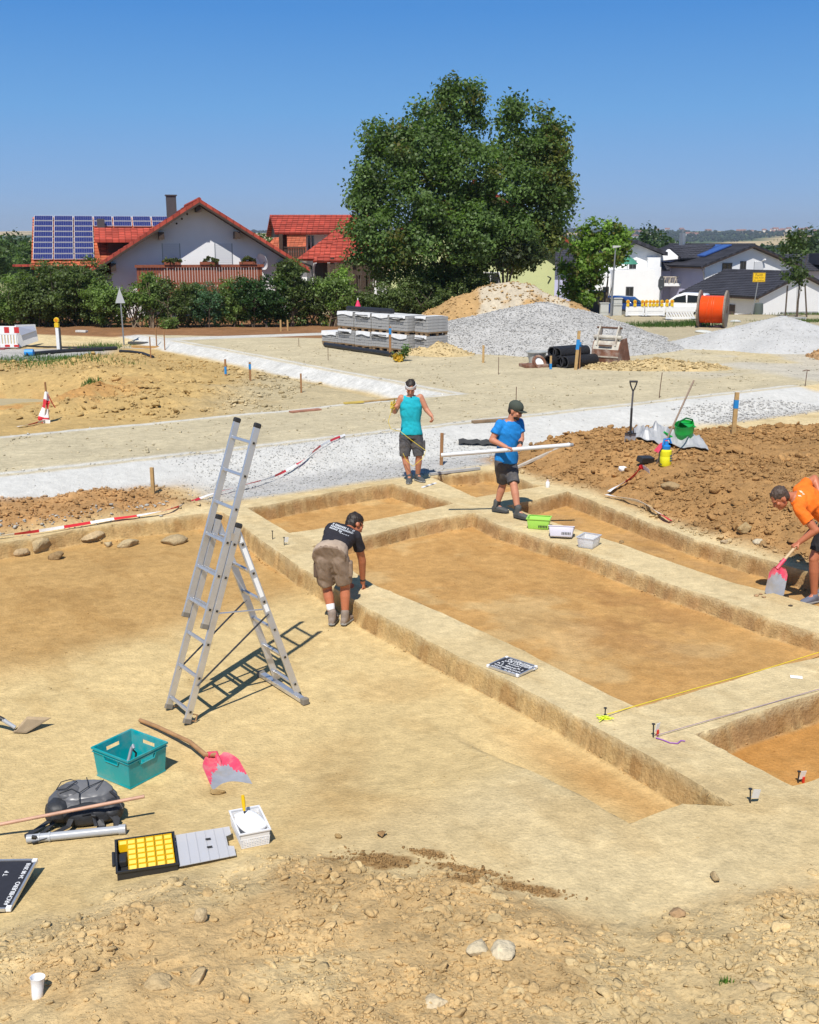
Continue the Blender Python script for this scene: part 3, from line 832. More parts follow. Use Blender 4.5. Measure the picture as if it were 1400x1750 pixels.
strew('reddish_heap_crumbs', 'clods on the reddish soil heap', HP6, 1500, .02, .09, (.42, .26, .13), mat_=M_CLOD)

# ---- single stones
def rock(px, py, r, label, col, seed, flat=.7, sub=3, name='stone', cat='stone', stretch=1.0, sink=.3):
 V, F = ico(sub, seed, .10, flat)
 rs = np.random.default_rng(seed)
 d = fbm(V[:, 0] * 1.0 + seed, V[:, 1] + V[:, 2] * 1.7, .55, 4, seed) - .5
 V = V * (1 + .30 * d[:, None]); V[:, 0] *= stretch
 p = G(px, py); rz = rs.uniform(0, 6.28)
 P = V * r; c, s_ = cos(rz), sin(rz); P = np.stack([P[:, 0] * c - P[:, 1] * s_, P[:, 0] * s_ + P[:, 1] * c, P[:, 2]], -1)
 zmin = P[:, 2].min()
 cc = np.array(col)[None] * (.85 + .3 * fbm(V[:, 0] * 3, V[:, 1] * 3 + V[:, 2] * 2, .5, 3, seed)[:, None])
 o = np_object(name, P, F, M_CLOD, cc, smooth=False)
 o.location = (p.x, p.y + r * .6, p.z - zmin * (1 - sink) - 0.0)
 return tag(o, label, cat)
PS = (.40, .29, .155); PG = (.44, .35, .22)
rock(62, 946, .20, 'second stone from the left, pale rounded boulder with a crumbling foot', (.45, .34, .19), 3, .8, stretch=1.0, sink=.55)
rock(30, 948, .17, 'broken flat stone leaning at the left end of the trench wall', (.42, .31, .18), 5, .55, stretch=1.2, sink=.55)
rock(92, 958, .12, 'dark crumbly clod at the right foot of the rounded boulder', (.34, .23, .115), 6, .7, sink=.45)
rock(160, 921, .19, 'flat stone sticking out of the left trench wall', (.44, .33, .19), 7, .42, stretch=1.25, sink=.55)
rock(184, 934, .10, 'smallest pale stone on the left area floor', (.50, .39, .23), 9, .5, stretch=1.2, sink=.5)
rock(216, 936, .14, 'low pale stone between the flat stone and the large block', (.49, .38, .22), 11, .5, stretch=1.3, sink=.5)
rock(295, 930, .19, 'large angular pale block on the left area floor', (.46, .35, .20), 15, .5, stretch=1.25, sink=.55)
rock(652, 1432, .040, 'reddish brown clod on the pale ground above the dark soil patch', (.36, .22, .10), 21, .75, stretch=1.2)
rock(578, 1434, .027, 'small yellow brown clod left of the reddish one', (.40, .27, .12), 23, .8)
rock(1224, 1508, .048, 'dark edged stone alone on the pale ground at lower right', (.40, .30, .17), 25, .8)
rock(822, 1634, .085, 'chalky white flat stone in the foreground spoil, left of its neighbour', (.62, .515, .34), 27, .36, sink=.68)
rock(862, 1640, .095, 'chalky white slab in the foreground spoil, right of its neighbour', (.63, .53, .36), 29, .36, sink=.68)
rock(748, 1726, .075, 'pale flat stone at the bottom edge of the picture', (.60, .49, .32), 31, .36, sink=.68)
rock(343, 1578, .045, 'pale upright clod casting a dark shadow on the spoil below the sorting case', (.56, .43, .25), 35, .95, sink=.25)
rock(338, 1678, .06, 'half buried brown lump right of the paper cup', (.52, .385, .21), 37, .5, sink=.62, stretch=1.2)
rock(265, 1690, .065, 'long half buried brown lump beside the paper cup', (.50, .37, .20), 39, .5, sink=.62, stretch=1.4)
rock(1300, 1693, .05, 'half buried pale lump at the lower right', (.54, .41, .23), 41, .45, sink=.62, stretch=1.4)
rock(1160, 1568, .05, 'reddish clod at the end of the low dirt ridge', (.40, .26, .14), 43, .6, sink=.3)
rock(1063, 930, .04, 'small brown clod on the right baulk beside the clear tub', (.30, .20, .10), 45, .7, sink=.1)
rock(1296, 932, .075, 'whitish stone on the brown spoil above the shovelling man', (.58, .50, .36), 47, .7, sink=.1)
rock(1276, 912, .14, 'large tan clod on the brown spoil above the shovelling man', (.42, .30, .15), 49, .7, sink=.2)
rock(1148, 838, .15, 'pale tan clod in the middle of the brown spoil', (.40, .28, .145), 51, .6, sink=.3)
rock(1240, 930, .06, 'grey stone lying low on the brown spoil', (.36, .28, .18), 53, .7, sink=.2)
# the biggest lumps of the foreground spoil, one by one
X, Y = sample(260, -2.6, 2.8, 4.7, 6.6, pf)
X, Y = X[:110], Y[:110]
z, c, M = ground_at(X, Y)
lib = []
for k in range(6):
 V, F = ico(3, 200 + k, .08, .66); d = fbm(V[:, 0] + k, V[:, 1] + V[:, 2] * 1.6, .5, 4, k) - .5; V = V * (1 + .35 * d[:, None])
 lib.append((V, F))
shared = {}
for i in range(len(X)):
 k = i % 6; q = i % 4
 if (k, q) not in shared:
  V, F = lib[k]; cc = np.tile(c[i] * (1 + .08 * (q - 1.5)), (len(V), 1)) * (.9 + .2 * fbm(V[:, 0] * 3, V[:, 1] * 3, .5, 3, k)[:, None])
  o = np_object('soil_clod', V, F, M_CLOD, cc, smooth=False); shared[(k, q)] = o
 else:
  o = shared[(k, q)].copy(); COL.objects.link(o)
 s_ = float(psize(1, .026, .06, 2.6)[0])
 o.scale = (s_ * random.uniform(.85, 1.35), s_ * random.uniform(.8, 1.05), s_ * random.uniform(.7, 1.0))
 o.rotation_euler = (random.uniform(-.25, .25), random.uniform(-.25, .25), random.uniform(0, 6.28))
 o.location = (X[i], Y[i], z[i] - s_ * .06)
 tag(o, 'pale lump of dry soil lying in the foreground spoil', 'clod', 'large clods in the foreground spoil')
# ---------------------------------------------------------------- the far land
def far_land():
 ys = np.concatenate([np.arange(-400, 30, 40), np.arange(30, 160, 5.0), np.arange(160, 600, 16.0), np.arange(600, 4600, 55.0)])
 xs_ = np.concatenate([np.arange(0, 60, 6.0), np.arange(60, 300, 15.0), np.arange(300, 2700, 55.0)])
 xs = np.unique(np.concatenate([-xs_, xs_]))
 X, Y = np.meshgrid(xs, ys, indexing='ij')
 Z = terrain_far(X, Y) - .7 * (1 - sstep(Y, 50, 57)) - .03
 D = np.sqrt(X ** 2 + Y ** 2)
 c = np.broadcast_to(np.array([.40, .33, .20]), X.shape + (3,)).copy()
 meadow = np.broadcast_to(np.array([.13, .17, .05]), c.shape)
 c = mixc(c, meadow, sstep(Y, 100, 180))
 # patchwork of stubble, meadow and wood on the hills
 cell = np.floor(X / 210 + .8 * vnoise(X / 300, Y / 300, 5)) * 7.13 + np.floor(Y / 330 + .8 * vnoise(X / 260, Y / 260, 6)) * 3.71
 r = (np.sin(cell * 12.9898) * 43758.5453) % 1.0
 straw = np.broadcast_to(np.array([.50, .38, .20]), c.shape)
 c = np.where((D > 420)[..., None] & (r > .52)[..., None], straw * (.8 + .3 * r[..., None]), c)
 c = np.where((D > 420)[..., None] & (r < .22)[..., None], np.array([.06, .10, .035]), c)
 n, m = X.shape; ii, jj = np.meshgrid(np.arange(n - 1), np.arange(m - 1), indexing='ij'); q = (ii * m + jj).ravel()
 m_ = soil_mat('far_fields', .02, .02, .15)
 o = np_object('far_land', np.stack([X, Y, Z], -1).reshape(-1, 3), np.stack([q, q + m, q + m + 1, q + 1], -1), m_, c.reshape(-1, 3))
 tag(o, 'fields and meadows of the hills on the horizon', 'hills', None, 'structure')
far_land()

# ---------------------------------------------------------------- leaves and trees
def leaf_mat(name, sat=1.0):
 m = bpy.data.materials.new(name); m.use_nodes = True; nt = m.node_tree; n = nt.nodes; l = nt.links
 b = n['Principled BSDF']; b.inputs['Roughness'].default_value = .5; b.inputs['Specular IOR Level'].default_value = .35
 a_ = n.new('ShaderNodeAttribute'); a_.attribute_name = 'Col'
 tr = n.new('ShaderNodeBsdfTranslucent'); mx = n.new('ShaderNodeMixShader'); mx.inputs[0].default_value = .40
 br = n.new('ShaderNodeMixRGB'); br.blend_type = 'MULTIPLY'; br.inputs[0].default_value = 1; br.inputs[2].default_value = (1.5, 1.7, .7, 1)
 l.new(a_.outputs['Color'], b.inputs['Base Color']); l.new(a_.outputs['Color'], br.inputs[1]); l.new(br.outputs[0], tr.inputs['Color'])
 l.new(b.outputs[0], mx.inputs[1]); l.new(tr.outputs[0], mx.inputs[2]); l.new(mx.outputs[0], n['Material Output'].inputs['Surface'])
 _M[name] = m; return m
M_LEAF = leaf_mat('leaf')
M_BARK = mat('bark', (.10, .075, .055), .9, noise=.35, nscale=14, bump=.6, bscale=40)
M_TWIG = mat('dry_twigs', (.22, .165, .11), .9, noise=.3, nscale=20)

def leaf_cloud(name, blobs, n, size, col, parent, spread=.35, shell=.62, rng=None, cvar=.35, yellow=0.0, up=.35, slim=.62, clump=26):
 """many small leaf faces gathered in clumps through the blobs (x, y, z, rx, ry, rz)"""
 rng = rng or RNG
 B = np.array(blobs, float); vol = (B[:, 3] * B[:, 4] * B[:, 5]) ** .75; pr = vol / vol.sum()
 nc = max(4, n // clump)
 bi = rng.choice(len(B), nc, p=pr)
 d = rng.normal(0, 1, (nc, 3)); d /= np.linalg.norm(d, axis=1)[:, None]
 rad = shell + (1 - shell) * rng.uniform(0, 1, nc) ** .7
 rad = np.where(rng.uniform(0, 1, nc) < .22, rng.uniform(.3, .9, nc), rad)
 cc = B[bi, :3] + d * rad[:, None] * B[bi, 3:]
 ci = rng.integers(0, nc, n)
 P = cc[ci] + rng.normal(0, 1, (n, 3)) * spread * np.array([1, 1, .75])
 nrm = d[ci] * .55 + np.array([0, 0, up]) + rng.normal(0, .62, (n, 3)); nrm /= np.linalg.norm(nrm, axis=1)[:, None]
 t = np.cross(nrm, rng.normal(0, 1, (n, 3))); t /= np.linalg.norm(t, axis=1)[:, None] + 1e-9
 s = np.cross(nrm, t); L = size * rng.uniform(.65, 1.35, n)
 t = t * L[:, None] * .5; s = s * (L * slim)[:, None] * .5
 # a leaf is a bent kite
 V = np.stack([P - t, P + s - t * .05 + nrm * (L * .10)[:, None], P + t, P - s - t * .05 + nrm * (L * .10)[:, None]], 1).reshape(-1, 3)
 F = np.arange(4 * n).reshape(n, 4)
 clv = rng.uniform(1 - cvar, 1 + cvar, nc)[ci] * rng.uniform(.75, 1.3, n)
 C = np.array(col)[None] * clv[:, None]
 if yellow > 0:
  yk = (rng.uniform(0, 1, nc) < yellow)[ci] * rng.uniform(.3, 1, n)
  C = C * (1 - yk[:, None]) + np.array([.16, .14, .035]) * yk[:, None]
 o = np_object(name, V, F, M_LEAF, np.repeat(C, 4, 0), smooth=False, parent=parent)
 return o
def limb_tree(name, base, tops, r0, parent, mat_=None, wob=.15, rng=None, n=7, fork=.35):
 """trunk with limbs running out to the given points (local coordinates)"""
 rng = rng or random.Random(3); mb = MB(); base = Vector(base)
 for k, t in enumerate(tops):
  t = Vector(t); pts = []; m = 7
  for i in range(m + 1):
   f = i / m
   w = Vector((rng.gauss(0, wob), rng.gauss(0, wob), 0)) * (f if k else .25 * f)
   xy_ = f ** (1.6 if k else 1.0)
   pts.append(Vector((base.x + (t.x - base.x) * xy_, base.y + (t.y - base.y) * xy_, base.z + (t.z - base.z) * f)) + w)
  rs = [max(.012, (r0 if k == 0 else r0 * fork) * (1 - .88 * (i / m) ** .9)) for i in range(m + 1)]
  mb.tube(pts, rs, n)
 return mb.build(name, mat_ or M_BARK, parent, smooth=True)

def px_blobs(spec, D, org, depth=1.0):
 out = []
 for s in spec:
  x, y, rx = s[:3]; ry = s[3] if len(s) > 3 else rx
  p = at(x, y, D); k = D / FPX
  off = (s[4] if len(s) > 4 else 0.0)
  out.append((p.x - org[0], p.y - org[1] + off, p.z - org[2], rx * k, rx * k * depth, ry * k))
 return out

# the big leafy tree
TB = Vector((at(775, 545, 56).x, 56.0, terrain_far(np.array([2.2]), np.array([56.0]))[0]))
big = empty('leafy_tree', TB, 0, 'tall full leafy tree with ragged crown behind the gravel heap', 'tree')
spec = [(767, 150, 11, 20), (754, 168, 10, 18), (807, 160, 10, 18), (880, 182, 15, 20), (931, 200, 10, 18), (947, 222, 14, 16), (960, 268, 12, 10), (720, 195, 14, 16), (640, 222, 12, 12), (613, 345, 12, 14), (598, 395, 12, 10), (607, 452, 14, 12), (972, 312, 10, 14), (766, 172, 20, 34), (750, 208, 34, 36), (808, 178, 18, 32), (806, 212, 20, 34), (796, 245, 28, 28), (874, 212, 20, 34, .5), (882, 250, 34, 30), (856, 272, 26, 24), (925, 232, 16, 30), (940, 262, 22, 22), (912, 280, 46, 48), (946, 318, 28, 34), (930, 355, 44, 46),
  (936, 398, 26, 28), (900, 415, 42, 36), (690, 245, 42, 38), (645, 248, 26, 26), (722, 270, 50, 50, -1), (660, 295, 46, 40), (628, 318, 24, 24), (640, 350, 40, 36), (618, 385, 24, 24), (650, 405, 48, 40, -1), (622, 438, 22, 20),
  (720, 345, 50, 46, -2), (800, 300, 52, 50, -1.5), (866, 325, 46, 46, -1), (720, 420, 48, 42, -2), (800, 400, 52, 46, -2.5), (866, 400, 44, 42, -1.5), (668, 455, 36, 26), (725, 475, 46, 28), (790, 470, 44, 30), (780, 345, 52, 60, 1.5)]
rt = np.random.default_rng(5)
leaf_cloud('crown', px_blobs(spec, 56, TB), 78000, .19, (.10, .16, .045), big, .27, .70, rt, .45, .06, clump=64)
leaf_cloud('crown_edge', px_blobs([(940, 250, 26, 34), (955, 330, 22, 44), (930, 300, 30, 40), (925, 400, 34, 28), (880, 440, 40, 24)], 56, TB), 7000, .19, (.16, .185, .045), big, .24, .7, rt, .3, .2, clump=50)
limb_tree('trunk', (0, 0, -.3), [(.1, 0, 9.5), (-2.2, .3, 8), (2.6, -.2, 8.2), (-3, -.5, 5.4), (3.6, .4, 5.2), (1.2, 1.0, 9), (-1.1, -1, 9.2), (4.3, 0, 7), (-3.8, .2, 6.6)], .26, big)
# multi-stemmed tree at its right
b2p = at(862, 500, 54.5); b2 = empty('garden_tree', (b2p.x, 54.5, .3), 0, 'slim tree of several bare stems between the big tree and the lime green wall', 'tree')
limb_tree('trunk', (0, 0, -.3), [(-.15, 0, 4.0), (.35, 0, 4.2), (-.65, .1, 3.6), (.75, 0, 4.4)], .12, b2, fork=.8, wob=.05)
leaf_cloud('crown', px_blobs([(836, 420, 36, 22), (880, 428, 40, 20), (905, 436, 26, 16), (850, 446, 30, 12)], 54.5, (b2p.x, 54.5, .3)), 3600, .22, (.055, .075, .03), b2, .2, .6, rt, .4, .1)
# bright green tree by the street lamp
gp = at(1036, 520, 60); gt = empty('street_tree', (gp.x, 60, -.1), 0, 'bright green bushy street tree beside the street lamp', 'tree')
leaf_cloud('crown', px_blobs([(1040, 398, 22, 18), (1012, 400, 16, 20), (1062, 420, 20, 20), (1030, 430, 40, 30), (990, 425, 20, 24), (985, 465, 30, 34), (1008, 468, 22, 24), (978, 500, 22, 26), (1000, 505, 24, 20)], 60, (gp.x, 60, -.1)), 8500, .22, (.15, .25, .04), gt, .2, .55, rt, .4, .2, clump=50)
limb_tree('trunk', (0, 0, -.4), [(0, 0, 3.2), (-.9, 0, 3.6), (.6, 0, 3.8), (-1.6, 0, 2.6)], .11, gt)
# staked young tree
yp = at(1360, 553, 56.5); yg = terrain_far(np.array([yp.x]), np.array([56.5]))[0]
yt = empty('young_tree', (yp.x, 56.5, yg), 0, 'thin young tree tied between three stakes by the garage', 'tree')
leaf_cloud('crown', px_blobs([(1358, 425, 22, 24), (1352, 460, 18, 18), (1368, 470, 18, 16), (1362, 405, 14, 14)], 56.5, (yp.x, 56.5, yg)), 900, .2, (.065, .10, .03), yt, .2, .4, rt, .4)
limb_tree('trunk', (0, 0, -.2), [(.05, 0, 4.2), (-.3, 0, 3.4), (.35, 0, 3.2)], .045, yt, wob=.03)
for k, (sx, x1) in enumerate(((1341, 1346), (1381, 1376), (1362, 1366))):
 p = at(sx, 556, 56.3 + .3 * (k == 2)); q = at(x1, 488, 56.3 + .3 * (k == 2))
 mb = MB(); mb.cyl((0, 0, -.3), (q.x - p.x, 0, q.z - p.z), .045, .04, 8)
 o = mb.build('tree_stake', M_BARK, loc=(p.x, p.y, p.z)); tag(o, ['leftmost of the three stakes round the young tree', 'rightmost of the three stakes round the young tree', 'middle stake behind the young tree'][k], 'stake', 'stakes of the young tree')

# ---- hedge of shrubs along the gardens
def shrub(x, ytop, ybot, w, D, col, label, leaves=2600, size=.16, stems=6, bare=.35, name='hedge_shrub', seed=1, stemcol=None, shape=None, yellow=.0):
 bare = bare * .6
 p = at(x, ybot, D); g = float(terrain_far(np.array([p.x]), np.array([float(D)]))[0])
 r = empty(name, (p.x, D, g), 0, label, 'shrub', 'shrubs along the garden edge')
 w = w * (1.32 if shape is None else 1.1); leaves = int(leaves * 2.6); size = size * .74; k = D / FPX; top = (at(x, ytop, D).z - g) * 1.06; hw = w * k / 2; rng = np.random.default_rng(seed); rr = random.Random(seed)
 if shape == 'cone':
  bl = [(0, 0, top * (.16 + .78 * f), hw * (1 - .86 * f), hw * (1 - .86 * f), top * .14) for f in np.linspace(0, 1, 7)]
 else:
  z0 = top * bare; bl = []
  for i in range(9):
   f = rr.random(); s_ = .42 + .3 * rr.random(); a = rr.uniform(0, 6.28)
   bl.append((cos(a) * hw * .55, sin(a) * hw * .35, z0 + (top - z0) * (.2 + .62 * f), hw * s_, hw * s_ * .8, (top - z0) * .26))
  bl.append((0, 0, z0 + (top - z0) * .45, hw * .75, hw * .6, (top - z0) * .45)); bl.append((hw * rr.uniform(-.3, .3), 0, top * .88, hw * .35, hw * .3, top * .12)); bl += [(hw * x_, .1, top * .22, hw * .45, hw * .4, top * .2) for x_ in (-.5, 0, .5)]
 leaf_cloud('foliage', bl, leaves, size, col, r, size * .9, .55, rng, .40, yellow)
 if stems:
  mb = MB()
  for i in range(stems):
   a = rr.uniform(0, 6.28); b0 = Vector((rr.uniform(-.35, .35) * hw, rr.uniform(-.3, .3) * hw, -.15)); b1 = Vector((cos(a) * hw * .75, sin(a) * hw * .5, top * rr.uniform(.55, .85)))
   m = (b0 + b1) / 2 + Vector((rr.uniform(-.1, .1), 0, 0)); mb.tube([b0, m, b1], [.035, .025, .012], 5)
   for j in range(3):
    f = rr.uniform(.2, .8); q = b0.lerp(b1, f); mb.tube([q, q + Vector((rr.uniform(-.6, .6), rr.uniform(-.4, .4), rr.uniform(.1, .6)))], [.014, .006], 4)
  mb.build('stems', stemcol or M_BARK, r)
 return r
DG = (.10, .14, .042); MG = (.145, .215, .056); LG = (.20, .30, .06); BG = (.085, .165, .08)
SH = [(18, 468, 566, 100, 51, MG, 'broad mid green bush at the far left end of the hedge', 4200, .17, 4, .02),
 (62, 480, 565, 70, 50, DG, 'dark bush second from the far left end of the hedge', 3000, .16, 4, .05),
 (115, 452, 568, 120, 50.5, DG, 'big dark spreading bush below the solar roof', 6200, .17, 10, .18),
 (186, 480, 566, 58, 49.5, MG, 'green bush with bare lower branches left of the triangular sign', 2600, .16, 6, .38),
 (236, 486, 566, 50, 49.5, MG, 'thin shrub with pale bare stems right of the triangular sign', 900, .15, 12, .60, M_TWIG),
 (262, 470, 566, 36, 49.2, MG, 'narrow shrub with reddish bare stems before the balcony end', 1500, .15, 9, .52, M_TWIG),
 (303, 482, 566, 60, 49.3, DG, 'shrub with brown dead stems below the balcony', 2600, .14, 12, .42, M_TWIG),
 (348, 488, 563, 62, 49.6, BG, 'feathery blue green shrub below the middle of the balcony', 3200, .12, 7, .30),
 (400, 480, 562, 50, 49.8, MG, 'green shrub below the right end of the balcony', 2600, .15, 5, .2),
 (447, 474, 562, 72, 49.6, (.040, .088, .024), 'dense green thuja at the right corner of the white house', 4200, .14, 6, .2),
 (497, 455, 562, 42, 50, DG, 'tall loose shrub with pale bare trunks right of the white house', 2200, .17, 7, .45, M_TWIG),
 (537, 476, 561, 58, 50.5, DG, 'dark rounded shrub below the porch roofs', 3200, .16, 6, .25),
 (572, 482, 560, 44, 50, MG, 'shrub with a fan of dry stems left of the paver pallets', 2200, .15, 12, .42, M_TWIG),
 (588, 462, 540, 34, 52, LG, 'bright green bamboo shrub behind the paver pallets', 2600, .15, 4, .05),
 (628, 505, 556, 50, 52.5, DG, 'low dark shrub right of the pink parasol', 2000, .15, 3, .05),  # from here on the dark green paints in the shade below the big tree
 (672, 490, 556, 64, 53, DG, 'dark shrub under the left side of the big tree', 3000, .16, 4, .05),
 (728, 480, 556, 70, 53.5, DG, 'dark shrub left of the trunk of the big tree', 3400, .16, 4, .05),
 (800, 470, 548, 70, 54, DG, 'dark shrub right of the trunk of the big tree', 3000, .16, 4, .05),
 (838, 506, 545, 40, 54, DG, 'dark shrub between the big tree and the brown heap', 1800, .16, 3, .05)]
for i, s in enumerate(SH):
 shrub(s[0], s[1], s[2], s[3], s[4], s[5], s[6], s[7], s[8], s[9], s[10], seed=40 + i, stemcol=s[11] if len(s) > 11 else None)
shrub(151, 458, 540, 26, 52, (.025, .062, .045), 'small blue green conifer in front of the red roof edge', 1500, .13, 1, .0, seed=90, shape='cone')
shrub(288, 545, 566, 26, 48.6, MG, 'small low bush on the bare earth below the balcony', 500, .12, 2, .0, seed=91)

# ---- trees further away: one shared crown and trunk per kind, each tree its own object
def tree_kind(seed, col, tall=1.0):
 r = empty('distant_tree', (0, 0, 0)); rng = np.random.default_rng(seed); rr = random.Random(seed)
 bl = [(rr.uniform(-1.6, 1.6), rr.uniform(-1.6, 1.6), 4.5 * tall + rr.uniform(-1.6, 3.2) * tall, rr.uniform(1.3, 2.2), rr.uniform(1.3, 2.2), rr.uniform(1.2, 1.9) * tall) for _ in range(8)]
 leaf_cloud('crown', bl, 1500, .62, col, r, .5, .6, rng, .35)
 limb_tree('trunk', (0, 0, -.5), [(0, 0, 6 * tall), (1, .4, 5 * tall), (-1, -.3, 5 * tall)], .2, r, n=5)
 return r
KT = [tree_kind(301, (.070, .115, .036)), tree_kind(302, (.10, .155, .042)), tree_kind(303, (.055, .092, .036), 1.2)]
rr = random.Random(77); first = [True] * 3
spots = [(x, rr.uniform(150, 300)) for x in np.linspace(1075, 1420, 30)] + [(x, rr.uniform(110, 170)) for x in (-20, 6, 22, 38, 52)] + [(x, rr.uniform(160, 320)) for x in np.linspace(-30, 66, 7)] + [(440, 130), (452, 150)]
words = ['dark green', 'light green', 'tall dark']
def place_words(x): return 'left of the solar roof' if x < 100 else 'behind the white gable house' if x < 600 else 'above the dark roofed houses'
for i, (x, D) in enumerate(spots):
 k = i % 3; o = KT[k] if first[k] else copy_tree(KT[k]); first[k] = False
 p = at(x + rr.uniform(-5, 5), 430, D); g = float(terrain_far(np.array([p.x]), np.array([float(D)]))[0])
 s_ = rr.uniform(.8, 1.2) * (.62 if D < 180 else .85)
 o.location = (p.x, D, g); o.rotation_euler = (0, 0, rr.uniform(0, 6.28)); o.scale = (s_ * 1.15, s_ * 1.15, s_)
 tag(o, '%s tree among the distant trees %s' % (words[k], place_words(x)), 'tree', 'distant trees ' + place_words(x))
# woods on the hills
def woods():
 n = 60000; rng = np.random.default_rng(8)
 ang = rng.uniform(-.42, .42, n); D = rng.uniform(330, 3300, n) ; X = ang * D; Y = D * np.sqrt(1 - np.minimum(ang ** 2, .9))
 f = fbm(X, Y, 420, 3, 201); k = f > np.where(D < 1300, .56, .60)
 k &= ~((D < 1300) & (rng.uniform(0, 1, n) < .35))
 X, Y, D = X[k][:11000], Y[k][:11000], D[k][:11000]
 Z = terrain_far(X, Y); S = rng.uniform(3.0, 6.0, len(X))
 cols = np.array([.028, .050, .022])[None] * rng.uniform(.6, 1.5, len(X))[:, None]
 clods('woods', X, Y, S, 'dark woods on the hills of the horizon', M_LEAF, 1, .2, .0, cols=cols, Z=Z + 2, tilt=.2, flatten=1.5)
woods()
# villages on the far ridge
M_WALLW = mat('white_render', (.78, .77, .74), .9, noise=.05, nscale=2)
M_ROOFR = mat('red_roof_far', (.27, .13, .095), .8)
mb = MB(); mb.b2((-5, -4, 0), (5, 4, 4.6)); mb.mat(1).prism([(-5.5, -4.6, 4.4), (-5.5, 4.6, 4.4), (-5.5, 0, 7.6)], (11, 0, 0))
fh = mb.build('farmhouse', [M_WALLW, M_ROOFR]); fst = True
for i in range(34):
 o = fh if fst else fh.copy()
 if not fst: COL.objects.link(o)
 fst = False
 cx_, spread_ = rr.choice(((1130, 40), (1150, 30), (1310, 25), (1365, 25), (1085, 20)))
 x = cx_ + rr.gauss(0, 1) * spread_ * .8; D = rr.uniform(2350, 2900); p = at(x, 395, D); g = float(terrain_far(np.array([p.x]), np.array([D]))[0])
 o.location = (p.x, D, g); o.rotation_euler = (0, 0, rr.uniform(-.7, .7)); s_ = rr.uniform(.7, 1.3); o.scale = (s_ * rr.uniform(.8, 1.5), s_, s_)
 tag(o, 'tiny white farmhouse with red roof on the far ridge', 'house', 'far farmhouses on the ridge')
# ---------------------------------------------------------------- houses
def roof_mat(name, col, wave=.30, var=.22):
 m = bpy.data.materials.new(name); m.use_nodes = True; nt = m.node_tree; n = nt.nodes; l = nt.links; b = n['Principled BSDF']
 b.inputs['Roughness'].default_value = .75; b.inputs['Specular IOR Level'].default_value = .25
 tc = n.new('ShaderNodeTexCoord'); br = n.new('ShaderNodeTexBrick'); mp = n.new('ShaderNodeMapping')
 mp.inputs['Rotation'].default_value = (0, 0, radians(90)); l.new(tc.outputs['Object'], mp.inputs[0])
 br.inputs['Scale'].default_value = 1.0; br.inputs['Brick Width'].default_value = wave; br.inputs['Row Height'].default_value = .33; br.offset = .5
 br.inputs['Mortar Size'].default_value = .022; br.inputs['Color1'].default_value = (*[c * (1 - var) for c in col], 1); br.inputs['Color2'].default_value = (*[min(1, c * (1 + var)) for c in col], 1)
 br.inputs['Mortar'].default_value = (*[c * .6 for c in col], 1); l.new(mp.outputs[0], br.inputs['Vector'])
 nz = n.new('ShaderNodeTexNoise'); nz.inputs['Scale'].default_value = .9; nz.inputs['Detail'].default_value = 5; l.new(tc.outputs['Object'], nz.inputs['Vector'])
 mr = n.new('ShaderNodeMapRange'); mr.inputs[1].default_value = .3; mr.inputs[2].default_value = .7; mr.inputs[3].default_value = .8; mr.inputs[4].default_value = 1.18; l.new(nz.outputs[0], mr.inputs[0])
 mx = n.new('ShaderNodeMixRGB'); mx.blend_type = 'MULTIPLY'; mx.inputs[0].default_value = 1; l.new(br.outputs['Color'], mx.inputs[1]); l.new(mr.outputs[0], mx.inputs[2]); l.new(mx.outputs[0], b.inputs['Base Color'])
 bp = n.new('ShaderNodeBump'); bp.inputs['Distance'].default_value = .03; bp.inputs['Strength'].default_value = .7; bp.invert = True; l.new(br.outputs['Fac'], bp.inputs['Height']); l.new(bp.outputs[0], b.inputs['Normal'])
 _M[name] = m; return m
M_TILE = roof_mat('red_roof_tiles', (.40, .070, .045)); M_TILEO = roof_mat('orange_roof_tiles', (.48, .13, .06)); M_SLATE = roof_mat('dark_roof_tiles', (.050, .050, .062), .30, .12)
M_RENDER = mat('white_house_render', (.84, .84, .84), .92, noise=.04, nscale=1.5, bump=.15, bscale=30)
M_LILAC = mat('lilac_render', (.50, .50, .68), .92, noise=.04, nscale=1.5)
M_LIME = mat('lime_render', (.66, .70, .36), .92, noise=.05, nscale=1.2)
M_WOODB = mat('brown_balcony_wood', (.26, .075, .035), .6, noise=.25, nscale=6)
M_DARKW = mat('dark_timber', (.055, .033, .022), .7, noise=.3, nscale=5)
M_GLASS = mat('window_glass', (.018, .022, .026), .06, spec=.6)
M_FRAMEW = mat('white_window_frame', (.75, .75, .75), .5)
M_FRAMED = mat('anthracite_frame', (.06, .06, .065), .5)
M_SHUT = mat('pale_roller_shutter', (.70, .71, .73), .7)
M_ZINC = mat('zinc_gutter', (.36, .37, .38), .45, metal=.7)
M_CHIM = mat('dark_chimney_sheet', (.06, .06, .065), .6, noise=.15)
M_SOLAR = mat('solar_cells', (.022, .028, .13), .15, spec=.6, noise=.12, nscale=3)
M_ALUF = mat('pale_aluminium_frame', (.74, .74, .72), .4, metal=.2)

